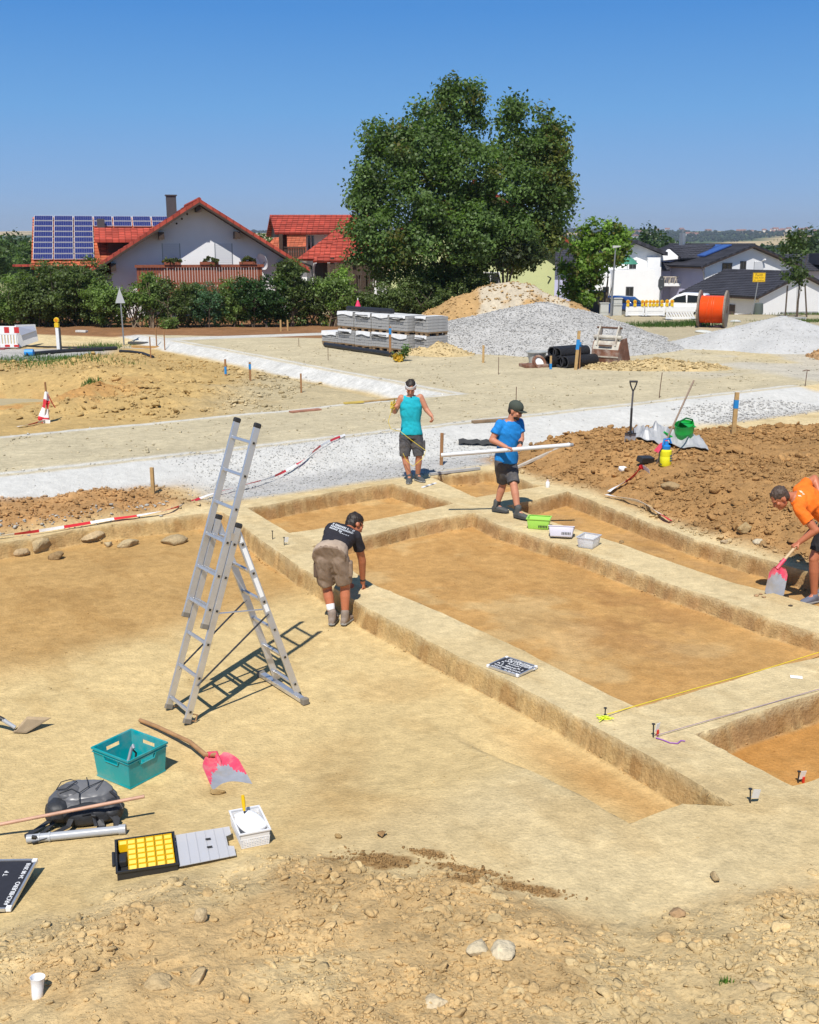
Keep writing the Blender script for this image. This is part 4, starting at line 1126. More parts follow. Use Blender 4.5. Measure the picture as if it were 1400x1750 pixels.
def roof_slab(mb, s, x0, z0, x1, z1, y0, y1, t, row=.33):
 """one pitched slab with stepped tile rows, from the ridge (x0, z0) to the eave (x1, z1)"""
 L = math.hypot(x1 - x0, z1 - z0); n = max(2, int(L / row)); d = Vector(((x1 - x0) / L, 0, (z1 - z0) / L)); up = Vector((-d.z, 0, d.x));
 if up.z < 0: up = -up
 top = []
 for i in range(n):
  a = Vector((x0, 0, z0)) + d * (L * i / n); b = Vector((x0, 0, z0)) + d * (L * (i + 1) / n)
  top += [a + up * .015, b + up * .045]
 poly = top + [Vector((x1, 0, z1)) - up * t, Vector((x0, 0, z0)) - up * t]
 mb.prism([(p.x, y0, p.z) for p in poly], (0, y1 - y0, 0))

def gable_house(name, label, org, rz, W, L, eh, rh, os_, of, ob, wm, rm, cat='house', group=None, soffit=None, wall=True, t=.16, base=-1.0, ridge=True):
 r = empty(name, org, rz, label, cat, group); s = (rh - eh) / (W / 2)
 if wall:
  MB().prism([(-W / 2, 0, base), (W / 2, 0, base), (W / 2, 0, eh - .06), (0, 0, rh - .06), (-W / 2, 0, eh - .06)], (0, L, 0)).build('wall', wm, r)
 mb = MB(); k = t / math.cos(math.atan(s))
 for sg in (-1, 1): roof_slab(mb, sg, 0, rh + k, sg * (W / 2 + os_), eh - s * os_ + k, -of, L + ob, t * .55)
 rf = mb.build('roof', rm, r)
 sm = MB()
 for sg in (-1, 1):
  sm.prism([(0, -of + .03, rh - .004 + k * .42), (sg * (W / 2 + os_ - .04), -of + .03, eh - s * (os_ - .04) - .004 + k * .42), (sg * (W / 2 + os_ - .04), -of + .03, eh - s * (os_ - .04) - .05), (0, -of + .03, rh - .05)], (0, L + ob + of - .06, 0))
 sm.build('soffit', soffit or M_DARKW, r)
 if ridge:
  MB().cyl((0, -of - .03, rh + k + .01), (0, L + ob + .03, rh + k + .01), .11, n=8).build('ridge_tiles', rm, rf)
 for nm, m_, z0, z1 in (('verge_tiles', rm, 1.02, .34), ('verge_board', soffit or M_DARKW, .33, -.25)):
  vb = MB()
  for sg in (-1, 1): vb.prism([(0, -of - .035, rh + k * z0 + .05 * (z0 > 1)), (sg * (W / 2 + os_ + .02), -of - .035, eh - s * os_ + k * z0 + .05 * (z0 > 1)), (sg * (W / 2 + os_ + .02), -of - .035, eh - s * os_ + k * z1), (0, -of - .035, rh + k * z1)], (0, .03 if z0 < 1 else .033, 0))
  vb.build(nm, m_, r)
 return r
def window(parent, x, z, w, h, frame=None, glass=None, y=0.0, name='window', bars=1):
 fr = frame or M_FRAMEW; t = .07
 mb = MB()
 mb.b2((x - w / 2, y - .035, z), (x - w / 2 + t, y + .03, z + h)); mb.b2((x + w / 2 - t, y - .035, z), (x + w / 2, y + .03, z + h))
 mb.b2((x - w / 2 + t, y - .035, z), (x + w / 2 - t, y + .03, z + t)); mb.b2((x - w / 2 + t, y - .035, z + h - t), (x + w / 2 - t, y + .03, z + h))
 if bars: mb.b2((x - .03, y - .030, z + t), (x + .03, y + .03, z + h - t))
 o = mb.build(name, fr, parent)
 MB().b2((x - w / 2 + t, y - .012, z + t), (x + w / 2 - t, y + .02, z + h - t)).build('pane', glass or M_GLASS, o)
 MB().b2((x - w / 2 - .06, y - .10, z - .05), (x + w / 2 + .06, y - .002, z - .002)).build('sill', M_ZINC, o)
 return o
def shutter(parent, x, z, w, h, y=0.0):
 mb = MB(); n = int(h / .09)
 for i in range(n): mb.box((x, y - .012, z + (i + .5) * h / n), (w, .022, h / n * .90))
 o = mb.build('roller_shutter', M_SHUT, parent)
 MB().b2((x - w / 2 - .05, y - .008, z), (x - w / 2 - .003, y + .01, z + h)).b2((x + w / 2 + .003, y - .008, z), (x + w / 2 + .05, y + .01, z + h)).build('guide_rail', M_ZINC, o)
 return o

# ---- the white gable house with the solar roof
YA = 57.0; gA = .2; RZA = radians(15)
def loc_at(org, rz, x, y, ly):
 """where the sight line of pixel (x, y) meets the plane y = ly of a house turned by rz: local (x, z)"""
 d = Vector(ray(x, y)); c, s = cos(-rz), sin(-rz)
 o = Vector((-org[0], -org[1], CAM_H - org[2])); o = Vector((o.x * c - o.y * s, o.x * s + o.y * c, o.z)); d = Vector((d.x * c - d.y * s, d.x * s + d.y * c, d.z))
 t = (ly - o.y) / d.y; p = o + d * t; return p.x, p.z
cxA = at(338, 340, YA).x; OA = (cxA, YA, gA)
def la(x, y, Y=YA): return loc_at(OA, RZA, x, y, Y - YA)
pkz = la(338, 340, YA - .95)[1]; wlx = la(187, 480)[0]; wrx = la(487, 480)[0]
eL = la(150, 470, YA - .95); eR = la(525, 463, YA - .95)
cxl = la(338, 340, YA - .95)[0]; WA = wrx - wlx; exA = (eR[0] - eL[0]) / 2; ezA = (eL[1] + eR[1]) / 2
sA = (pkz - .2 - ezA) / exA; rhA = pkz - .22; ehA = rhA - sA * WA / 2
HA = gable_house('white_gable_house', 'white gable house with red roof, brown balcony and solar panels', OA, RZA, WA, 9.0, ehA, rhA, exA - WA / 2, .95, .5, M_RENDER, M_TILE)
# purlin ends under the verge
for (px, py) in ((337, 357), (275, 403), (403, 402), (194, 456), (480, 453)):
 x, z = la(px, py); MB().b2((x - .13, -.85, z - .17), (x + .13, -.003, z + .17)).build('purlin_end', M_DARKW, HA)
for (px, py) in ((320, 366), (311, 374), (302, 382)):
 x, z = la(px, py); MB().cyl((x, -.03, z), (x, -.002, z), .05, n=10).build('vent_hole', M_DARKW, HA)
for x0, x1 in ((278, 308), (368, 397)):
 xa, z1 = la(x0, 416); xb, z0 = la(x1, 455); shutter(HA, (xa + xb) / 2, z0, xb - xa, z1 - z0)
# balcony
bx0, zt = la(233, 455, YA - 1.1); bx1, zb = la(449, 489, YA - 1.1)
bal = MB().b2((bx0, -1.15, zb - .28), (bx1, -.003, zb - .02)).build('balcony', M_WOODB, HA)
MB().b2((bx0 - .08, -1.24, zt - .07), (bx1 + .08, -1.02, zt + .06)).build('hand_rail', M_WOODB, bal)
MB().b2((bx0, -1.13, zb + .10), (bx1, -1.07, zb + .22)).build('lower_rail', M_WOODB, bal)
nb = 46; proto_b = None
for i in range(nb):
 x = bx0 + (i + .5) * (bx1 - bx0) / nb; w = (bx1 - bx0) / nb * .86
 if proto_b is None:
  proto_b = MB().prism([(-w / 2, 0, 0), (-w * .2, 0, -.09), (w * .2, 0, -.09), (w / 2, 0, 0), (w / 2, 0, zt - zb - .14), (-w / 2, 0, zt - zb - .14)], (0, .025, 0)).build('baluster_board', M_WOODB, bal); o = proto_b
 else: o = proto_b.copy(); COL.objects.link(o)
 o.location = (x, -1.16, zb + .07)
for (px, w_) in ((295, 26), (358, 30), (424, 28)):
 x, z = la(px, 455, YA - 1.2); k = w_ * YA / FPX
 fb2 = MB().b2((x - k / 2, -1.30, zt + .063), (x + k / 2, -1.08, zt + .20)).build('flower_box', M_WOODB, bal)
 leaf_cloud('plant', [(x, -1.2, zt + .24, k * .5, .22, .16)], 260, .14, (.07, .09, .03), fb2, .06, .3, np.random.default_rng(px), .5, .2)
for sx in (bx0 + .1, bx1 - .1): MB().b2((sx - .06, -1.12, zt - .075), (sx + .06, -1.0, zb - .02)).build('balcony_post', M_WOODB, bal)
# chimney and dish
x, z = la(292, 335, 61.5); zc = la(292, 372, 61.5)[1]
MB().b2((x - .26, 4.2, zc - 1.0), (x + .26, 4.75, z)).build('chimney', M_CHIM, HA); MB().b2((x - .31, 4.15, z + .003), (x + .31, 4.8, z + .06)).build('chimney_cap', M_CHIM, HA)
x, z = la(453, 446, YA - .5); d = MB().lathe([(.001, 0), (.2, .02), (.36, .075), (.43, .125), (.43, .14), (.36, .09), (.2, .035), (.001, .015)], (0, 0, 0), 20, cap0=False, cap1=False).build('satellite_dish', mat('dish_white', (.7, .7, .72), .4), HA, smooth=True)
d.location = (x, -.25, z); d.rotation_euler = (radians(105), 0, radians(-60)); MB().bar((x, -.28, z - .05), (x - .1, -.004, z - .3), .04, .04).build('dish_arm', M_ZINC, HA)
# rear wing with the solar roof: ridge across the picture
yr, ye = 64.0, 59.6
pr_ = la(58, 371, yr); pe = la(48, 456, ye)
zr_ = pr_[1]; ze_ = pe[1]; xw0 = pr_[0] - .06; xw1 = 0.5
def wing_pt(f, dz=0):   # f from the ridge (0) to the eave (1), local to the house
 n_ = Vector((0, -(zr_ - ze_), (yr - ye))).normalized()
 p = Vector((0, yr - YA + (ye - yr) * f, zr_ + (ze_ - zr_) * f)) + n_ * 0
 return p + Vector((0, -(zr_ - ze_), (yr - ye))).normalized() * dz
mb = MB(); nrow = 17
prof = []
for i in range(nrow): prof += [wing_pt(i / nrow, .0), wing_pt((i + 1) / nrow, .035)]
prof += [wing_pt(1, -.16), wing_pt(0, -.16)]
mb.prism([(xw0, p.y, p.z) for p in prof], (xw1 - xw0, 0, 0))
bk = [Vector((xw0, yr - YA, zr_ - .01)), Vector((xw0, yr - YA + 4.2, ze_)), Vector((xw0, yr - YA + 4.2, ze_ - .16)), Vector((xw0, yr - YA, zr_ - .18))]
mb.prism(bk, (xw1 - xw0, 0, 0)); wroof = mb.build('wing_roof', M_TILEO, HA)
MB().prism([(xw0 + .9, ye - YA + .5, -1.0), (xw0 + .9, ye - YA + 8.2, -1.0), (xw0 + .9, ye - YA + 8.2, ze_ - .1), (xw0 + .9, yr - YA, zr_ - .32), (xw0 + .9, ye - YA + .5, ze_ - .02)], (xw1 - xw0 - 1.1, 0, 0)).build('wing_wall', M_RENDER, HA)
MB().b2((xw0 + .85, ye - YA - .1, ze_ - .42), (xw1 - 2, ye - YA + .45, ze_ - .20)).build('wing_fascia', M_DARKW, HA)
MB().box((xw0 - .35, ye - YA + .35, ze_ + .06), (1.1, .9, .10)).build('side_porch_roof', M_TILE, HA)
# solar panels, each one a part
cx0 = pr_[0]; pw = la(92, 371, yr)[0] - pr_[0] - .06; frac = (448 - 371) / (456 - 371.0)
Lr = math.hypot(yr - ye, zr_ - ze_); tilt = math.atan2(zr_ - ze_, yr - ye); ph = Lr * frac * .985 / 8 - .05
pan = None
for c in range(7):
 for r_ in range(8 if c < 3 else 2):
  f = .012 + (r_ + .5) * (frac * .985) / 8; p = wing_pt(f, .12); x = cx0 + (c + .5) * (pw + .06)
  if pan is None:
   pan = MB().box((0, 0, 0), (pw, ph, .04)).build('solar_panel', M_ALUF, HA); o = pan
   cells = MB()
   for i in range(8): cells.box((-pw / 2 + .02 + (i + .5) * (pw - .04) / 8, 0, .021), ((pw - .04) / 8 - .004, ph - .045, .006))
   cells.build('solar_cells', M_SOLAR, pan)
  else: o = copy_tree(pan, HA)
  o.location = (x, p.y, p.z); o.rotation_euler = (tilt, 0, 0)
# dormer on the wing
dz0 = la(161, 390, 61.4)[1]; dz1 = la(161, 411, 60.2)[1]; dx0 = la(161, 390, 61)[0]; dx1 = la(258, 390, 61)[0] + .6
dp = []
for i in range(5): dp += [(dx0, 61.6 - YA - i * .30, dz0 + .03 - i * (dz0 - dz1) / 5), (dx0, 61.6 - YA - (i + 1) * .30, dz0 + .06 - (i + 1) * (dz0 - dz1) / 5)]
dp += [(dx0, 61.6 - YA - 1.5, dz1 - .10), (dx0, 63.2 - YA, dz0 - .12), (dx0, 63.2 - YA, dz0 + .02)]
MB().prism(dp, (dx1 - dx0, 0, 0)).build('dormer_roof', M_TILE, HA)
MB().b2((dx0 + .65, 60.75 - YA, dz1 - 1.0), (dx1 - .1, 63 - YA, dz1 + .0)).build('dormer_wall', M_DARKW, HA)
x, z = la(172, 374, 62.8); MB().b2((x - .2, 5.6, z - .9), (x + .2, 6.0, z)).build('flue', M_CHIM, HA)
# glazed shed roof left of it
sp = at(70, 470, 55.0)
sh = empty('garden_shed', (sp.x, 55.5, .2), 0, 'garden shed with dark boarding and sloping white roof bars left of the white house', 'shed')
MB().b2((-1.0, .3, -.3), (1.6, 2.2, 1.95)).build('wall', M_DARKW, sh)
MB().prism([(-1.5, 0, 1.3), (-.2, 0, 2.35), (-.2, 0, 2.25), (-1.5, 0, 1.2)], (0, 2.0, 0)).build('roof', M_TILE, sh)
for i in range(3): MB().bar((-.1 + i * .42, 0, 1.15), (.75 + i * .42, .2, 2.15), .05, .06).build('roof_bar', M_FRAMEW, sh)
MB().bar((-1.6, -.3, .98), (-.3, -.3, 1.42), .16, .12).build('gutter', M_ZINC, sh)

# ---- second house: red roofs and timber porches
YB = 67.0; oB = at(545, 470, YB)
HB = empty('red_roof_house', (oB.x, YB, 0), 0, 'white house with stepped red roofs and dark timber balcony left of the big tree', 'house')
def lb(x, y, Y=YB): p = at(x, y, Y); return p.x - oB.x, Y - YB, p.z
def slope_roof(name, tl, tr, bl, br, Yt, Yb, parent, f, m, t=.14, rows=9):
 """a roof plane facing the viewer, from its four corners in the photograph"""
 A, B, C, D = Vector(f(*tl, Yt)), Vector(f(*tr, Yt)), Vector(f(*bl, Yb)), Vector(f(*br, Yb))
 n_ = (B - A).cross(C - A).normalized()
 if n_.z < 0: n_ = -n_
 mb = MB()
 for i in range(rows):
  f0, f1 = i / rows, (i + 1) / rows
  P = [A.lerp(C, f0), B.lerp(D, f0), B.lerp(D, f1) + n_ * .035, A.lerp(C, f1) + n_ * .035]
  mb.prism(P, -n_ * t)
 return mb.build(name, m, parent, fix=False)
slope_roof('upper_roof', (461, 367), (640, 367), (470, 398), (640, 398), 69.5, 66.5, HB, lb, M_TILE)
slope_roof('back_roof', (461, 369), (640, 369), (455, 402), (640, 402), 69.6, 72.5, HB, lb, M_TILE)
p = [lb(461, 370, 69.5), lb(470, 400, 66.5), lb(456, 402, 72.5)]; MB().prism([(q[0] + .25, q[1], q[2] - .15) for q in p], (.2, 0, 0)).build('roof_gable', M_DARKW, HB)
slope_roof('step_roof', (585, 385), (640, 385), (507, 443), (566, 443), 67.0, 63.6, HB, lb, M_TILE)
slope_roof('porch_roof', (590, 398), (648, 398), (535, 446), (610, 446), 65.5, 62.2, HB, lb, M_TILE)
x0, _, z1 = lb(523, 398, 68); x1, _, z0 = lb(650, 520, 68); MB().b2((x0, 1.0, z0 - 1), (x1, 5, z1)).build('upper_wall', M_RENDER, HB)
x0, _, z1 = lb(536, 450, 65.2); x1, _, z0 = lb(560, 520, 65.2); MB().b2((x0, -1.8, z0 - .5), (x1 + 2.4, .95, z1)).build('porch_wall', M_RENDER, HB)
x, _, z = lb(548, 463, 65.1); o = MB().lathe([(.01, 0), (.62, .0), (.62, .04), (.5, .06), (.01, .06)], (0, 0, 0), 20, .55, 1.0, axis='Z').build('oval_window', M_FRAMED, HB); o.location = (x, -1.82, z); o.rotation_euler = (radians(90), 0, 0)
x, _, z = lb(533, 415, 68); window(HB, x - .05, z - .5, .5, 1.0, y=1.0)
for (px, y0, y1, Y) in ((480, 400, 440, 66.2), (487, 400, 440, 67.5), (556, 446, 490, 63.0), (568, 440, 490, 62.4), (606, 446, 520, 62.6), (622, 446, 520, 62.6)):
 x, ly, za = lb(px, y0, Y); zb = lb(px, y1, Y)[2]; MB().b2((x - .11, ly - .11, zb - .3), (x + .11, ly + .11, za)).build('timber_post', M_DARKW, HB)
x0, _, z1 = lb(481, 423, 66.3); x1, _, z0 = lb(523, 441, 66.3)
bb = MB().b2((x0, -.7, z0 - .1), (x1, 1.0, z0 + .05)).build('balcony', M_DARKW, HB); pb_ = None
for i in range(10):
 if pb_ is None: pb_ = MB().b2((-.065, 0, 0), (.065, .03, z1 - z0 - .12)).build('balcony_board', M_DARKW, bb); o = pb_
 else: o = pb_.copy(); COL.objects.link(o)
 o.location = (x0 + (i + .5) * (x1 - x0) / 10, -.72, z0 + .08)
MB().b2((x0, -.76, z1 - .03), (x1, -.64, z1 + .05)).build('hand_rail', M_DARKW, bb)
x0, _, z1 = lb(600, 470, 62.8); x1, _, z0 = lb(660, 492, 62.8); fence_ = MB()
bb2 = MB().b2((x0, -4.2, z0 - .1), (x1, -4.0, z0 + .0)).build('terrace_rail', M_DARKW, HB)
for i in range(14): MB().b2((x0 + i * (x1 - x0) / 14, -4.18, z0), (x0 + (i + .62) * (x1 - x0) / 14, -4.14, z1)).build('terrace_board', M_DARKW, bb2)
x0, _, z1 = lb(640, 492, 62); x1, _, z0 = lb(664, 520, 62); MB().b2((x0, -5, z0 - .4), (x1, -4.4, z1)).build('white_parapet', M_RENDER, HB)
MB().tube([lb(513, 446, 63.5), lb(520, 450, 63.5), lb(532, 455, 64), lb(535, 475, 64)], .06, 6).build('downpipe', M_CHIM, HB)
# lower orange roof behind, between the two houses
ob_ = at(480, 440, 88); HN = empty('orange_roof_house', (ob_.x, 88, -1.5), 0, 'low house with orange roof glimpsed between the white house and the balcony', 'house')
def ln(x, y, Y): p = at(x, y, Y); return p.x - ob_.x, Y - 88, p.z + 1.5
slope_roof('roof', (470, 405), (560, 402), (440, 440), (560, 436), 91, 86, HN, ln, M_TILEO); MB().b2((-2.2, -1, -1), (4, 3, ln(480, 430, 87)[2])).build('wall', M_RENDER, HN)

# ---- lime green house behind the tree
YC = 63.0; c0 = at(812, 480, YC); wl2 = at(668, 480, YC).x - c0.x; wr2 = at(948, 480, YC).x - c0.x
zrC = at(808, 312, YC - 1).z - .3; zeC = at(948, 402, YC - 1).z - .3
HC = gable_house('lime_green_house', 'lime green rendered house behind the big leafy tree', ((wl2 + wr2) / 2 + c0.x, YC, .2), 0, wr2 - wl2, 10, zeC - .05, zrC, .85, 1.0, .4, M_LIME, M_TILE)
MB().tube([(4.78 + .55, -.6, zeC - .45), (4.95, -.1, zeC - .75), (4.9, -.06, zeC - 1.2), (4.9, -.06, -.4)], .05, 6).build('downpipe', M_ZINC, HC)
window(HC, 1.0, 1.0, 1.1, 1.2); window(HC, -2.6, 1.0, 1.1, 1.2)
x = at(942, 470, YC).x - (wl2 + wr2) / 2 - c0.x; MB().bar((x, -.002, 1.85), (x - .22, -.25, 1.95), .05, .05).build('wall_lamp', M_FRAMED, HC)

# ---- white modern house
YD = 90.0; d0 = at(1060, 480, YD); gD = -2.1
HD = empty('white_modern_house', (d0.x, YD, gD), 0, 'white cubic house with dark sloping roof edge behind the green street tree', 'house')
def ld(x, y, Y=YD): p = at(x, y, Y); return p.x - d0.x, Y - YD, p.z - gD
def dblock(nm, x0, y0, x1, y1, Y, dep, m):
 a = ld(x0, y0, Y); b = ld(x1, y1, Y); return MB().b2((a[0], a[1], min(b[2], -.6)), (b[0], a[1] + dep, a[2])).build(nm, m, HD)
dblock('front_wall', 1048, 461, 1114, 560, YD - 2, 7, M_RENDER); dblock('side_wall', 1000, 468, 1047.8, 560, YD - 1, 7, M_RENDER)
A = ld(1062, 415, YD + 1); B = ld(1088, 415, YD + 1); C = ld(1131, 432, YD + 1); D_ = ld(1131, 470, YD + 1)
MB().prism([(A[0] - 2, 1, 1), (D_[0], 1, 1), (C[0], 1, C[2] - .15), (B[0], 1, B[2] - .1), (A[0] - 2, 1, B[2] - 1.0)], (0, 5, 0)).build('upper_wall', M_RENDER, HD)
MB().prism([(B[0] - .1, .3, B[2] - .02), (C[0] + .35, .3, C[2] - .22), (C[0] + .35, .3, C[2] + .05), (B[0] - .1, .3, B[2] + .24)], (0, 6, 0)).prism([(B[0] - .11, .3, B[2] + .24), (B[0] - .11, .3, B[2] - .02), (A[0] - 2.4, .3, B[2] - 1.25), (A[0] - 2.4, .3, B[2] - 1.0)], (0, 6, 0)).build('roof', M_SLATE, HD)
a = ld(1069, 507, YD - 2); b = ld(1083, 490, YD - 2); window(HD, (a[0] + b[0]) / 2, a[2], b[0] - a[0], b[2] - a[2], M_FRAMED, y=-2)
a = ld(1075, 461, YD + 1); b = ld(1088, 445, YD + 1); window(HD, (a[0] + b[0]) / 2, a[2], b[0] - a[0], b[2] - a[2], M_FRAMED, y=1)
for x0, x1, y0, y1 in ((1010, 1016, 492, 515), (1022, 1026, 492, 512), (1029, 1041, 490, 516)):
 a = ld(x0, y1, YD - 1); b = ld(x1, y0, YD - 1); window(HD, (a[0] + b[0]) / 2, a[2], b[0] - a[0], b[2] - a[2], M_FRAMED, y=-1, bars=0)
dblock('parapet', 1108, 440, 1128, 458, YD + .4, .5, M_RENDER)
pp = at(1074, 457, YD - 1); pr3 = empty('green_parasol', (pp.x, YD - .5, pp.z - .1), 0, 'small green parasol on the roof terrace of the cubic white house', 'parasol')
MB().lathe([(.9, .35), (.5, .75), (.02, 1.05)], n=10, cap0=False).build('canopy', mat('green_canvas', (.05, .22, .15), .8), pr3); MB().cyl((0, 0, -.3), (0, 0, 1.05), .03, n=6).build('pole', M_ZINC, pr3)
# house behind the street tree, its shade painted into the wall colour
gh = at(972, 470, 98); HG = empty('grey_shaded_house', (gh.x, 98, -2), 0, 'house with painted-in shade and dark roof between the lime house and the street tree', 'house')
def lg(x, y, Y): p = at(x, y, Y); return p.x - gh.x, Y - 98, p.z + 2
a = lg(948, 440, 98); b = lg(1008, 540, 98); MB().b2((a[0], 0, -1), (b[0], 7, a[2])).build('wall', M_LILAC, HG)
slope_roof('roof', (940, 418), (1000, 418), (936, 446), (1010, 446), 102, 97, HG, lg, M_SLATE)

# ---- lilac and white house with dark roofs (turned a little) and its garage
rzE = radians(27); YE = 91.0; gE = -2.2; pkE = at(1287.5, 415.4, YE - .6)
HE = gable_house('lilac_white_house', 'white gable house with dark roof, blue solar collectors and lilac wing', (pkE.x, YE, gE), rzE, 9.4, 9.5, at(1168, 462, YE).z - gE + .45, pkE.z - gE - .3, .75, .40, .5, M_RENDER, M_SLATE)
ehE = at(1168, 462, YE).z - gE + .45; rhE = pkE.z - gE - .3
a = 1 / math.cos(rzE)
def le(x, y, Y=YE): p = at(x, y, Y); dx = p.x - pkE.x; dy = Y - YE; return dx * cos(-rzE) - dy * sin(-rzE), p.z - gE
window(HE, (1244 - 1287.5) / FPX * YE * a, le(1244, 469)[1], 1.05, .95, M_FRAMED); window(HE, (1275 - 1287.5) / FPX * YE * a, le(1275, 461)[1], .65, .7, M_FRAMED)
shutter(HE, (1306 - 1287.5) / FPX * YE * a, le(1306, 463)[1], .95, .75)
MB().bar((1.4, -.3, rhE - 1.0), (1.4, -.002, rhE - 1.1), .16, .12).build('wall_lamp', M_FRAMEW, HE)
sE = (rhE - ehE) / 4.7
MB().b2((-4.712, .01, -1.0), (-4.703, 9.4, ehE - .25)).build('lilac_side_wall', M_LILAC, HE)
for i in range(3):
 y0 = 1.6 + i * 1.15
 MB().prism([(-.55, y0, rhE - .55 * sE + .26), (-3.4, y0, rhE - 3.4 * sE + .26), (-3.4, y0, rhE - 3.4 * sE + .36), (-.55, y0, rhE - .55 * sE + .36)], (0, 1.02, 0)).build('solar_collector', mat('blue_collector', (.04, .09, .30), .15, noise=.1), HE)
MB().cyl((-1.0, 7.2, rhE - .8), (-1.0, 7.2, rhE + 1.15), .28, n=10).build('chimney', mat('steel_flue', (.45, .46, .47), .3, metal=.8), HE); MB().cyl((-1.0, 7.2, rhE + 1.2), (-1.0, 7.2, rhE + 1.5), .10, n=8).build('flue_cap', M_ZINC, HE)
MB().tube([(-5.2, -.3, ehE - .35), (-4.85, -.1, ehE - .7), (-4.8, -.06, ehE - 1.0), (-4.8, -.06, -.5)], .05, 6).build('downpipe', M_ZINC, HE)
# lilac wing on its left
YW = 92.5; o3 = at(1143, 480, YW)
HW = empty('lilac_wing', (0, 0, 0)); bpy.data.objects.remove(HW)
def lw(x, y, Y=YW):
 p = at(x, y, Y); d = Vector((p.x - pkE.x, Y - YE, p.z - gE)); c, s = cos(-rzE), sin(-rzE); return Vector((d.x * c - d.y * s, d.x * s + d.y * c, d.z))
def wing_box(nm, x0, y0, x1, y1, Y, dep, m, par=None, up=None):
 A, B = lw(x0, y0, Y), lw(x1, y0, Y); zb = lw(x0, y1, Y).z; d = Vector((sin(-rzE) * -1, cos(rzE), 0)); d = Vector((sin(rzE), cos(rzE), 0)) * dep
 return MB().prism([(A.x, A.y, zb), (B.x, B.y, zb), (B.x, B.y, A.z), (A.x, A.y, A.z)], d).build(nm, m, par or HE)
wing_box('wing_wall', 1113, 441, 1176, 560, YW, 6, M_LILAC)
def lwf(x, y, Y): return lw(x, y, Y)
slope_roof('wing_roof', (1150, 419), (1240, 416), (1160, 442), (1206, 441), 95.0, 91.6, HE, lwf, M_SLATE, rows=7)
slope_roof('wing_eave_roof', (1112, 444), (1146, 446), (1098, 462), (1145, 461), 92.8, 91.2, HE, lwf, M_SLATE, rows=5)
slope_roof('dormer_roof', (1145, 423), (1222, 417), (1165, 441), (1205, 441), 93.5, 91.3, HE, lwf, M_SLATE, rows=6)
slope_roof('dormer_left_roof', (1145, 423), (1222, 417), (1120, 443), (1150, 446), 93.5, 94.6, HE, lwf, M_SLATE, rows=4)
MB().prism([lw(1124, 446, 92.3), lw(1164, 442, 91.9), lw(1145, 426, 92.2)], (.1, .4, 0)).build('dormer_gable', M_RENDER, HE)
wb = wing_box('balcony', 1132, 484, 1169, 489, YW - 1.2, 1.25, M_RENDER)
for i in range(8):
 x = 1133 + i * 3.4; wing_box('rail_post', x, 473, x + .8, 484, YW - 1.2, .05, mat('pale_rail_wood', (.55, .48, .38), .7), wb)
wing_box('hand_rail', 1132, 472.4, 1160, 474, YW - 1.22, .08, mat('pale_rail_wood', (.55, .48, .38), .7), wb)
for i in range(3): A_, B_ = lw(1134 + i * 9, 484, YW - 1.22), lw(1138 + i * 9, 474, YW - 1.22); MB().bar(A_, B_, .06, .06).build('rail_brace', mat('pale_rail_wood', (.55, .48, .38), .7), wb)
for x0, x1, y0, y1 in ((1149, 1156, 450, 476), (1163, 1171, 450, 482)):
 o = wing_box('french_window', x0, y0, x1, y1, YW - .06, .05, M_FRAMEW); wing_box('pane', x0 + .8, y0 + 1, x1 - .8, y1 - .5, YW - .09, .04, mat('pale_glass', (.20, .21, .30), .1), o)
for x0, x1, y0, y1 in ((1134, 1149, 492, 520), (1168, 1183, 493, 520)):
 wing_box('terrace_door', x0, y0, x1, y1, YW - .06, .05, mat('grey_violet_door', (.30, .30, .42), .6))
wing_box('white_pier', 1150, 490, 1166, 522, YW - .10, .08, M_RENDER)
# garage
YG = 82.0; pg_ = at(1374, 464, YG - .6); gG = -1.9
HGar = gable_house('white_garage', 'white garage with big dark roof in front of the lilac house', (pg_.x, YG, gG), radians(32), 8.6, 7.0, pg_.z - gG - .25 - 1.45, pg_.z - gG - .25, .55, .25, .4, M_RENDER, M_SLATE, cat='garage')
MB().b2((-4.36, 2.2, -.8), (-4.302, 5.6, 1.45)).build('garage_door', mat('brown_garage_door', (.085, .06, .05), .7), HGar)
MB().tube([(-4.8, -.3, 1.2), (-4.75, -.2, .95), (-4.25, -.1, .75), (-4.2, -.06, -.5)], .045, 6).build('downpipe', M_ZINC, HGar)
# dark roofed house at the far right
fr_ = at(1385, 450, 112); HF = empty('dark_roof_house', (fr_.x, 112, -3), 0, 'house with wide dark roof at the right edge behind the garage', 'house')
def lf(x, y, Y): p = at(x, y, Y); return p.x - fr_.x, Y - 112, p.z + 3
slope_roof('roof', (1326, 434), (1470, 434), (1340, 462), (1470, 462), 116, 110, HF, lf, M_SLATE); a = lf(1350, 462, 111.5); b = lf(1460, 540, 111.5); MB().b2((a[0], -.5, -2), (b[0], 6, a[2])).build('wall', M_LILAC, HF)
a = lf(1399, 438, 112); MB().b2((a[0] - .6, -3, a[2] - .8), (a[0] + 1.2, 1, a[2] + .3)).build('dormer', M_SLATE, HF)
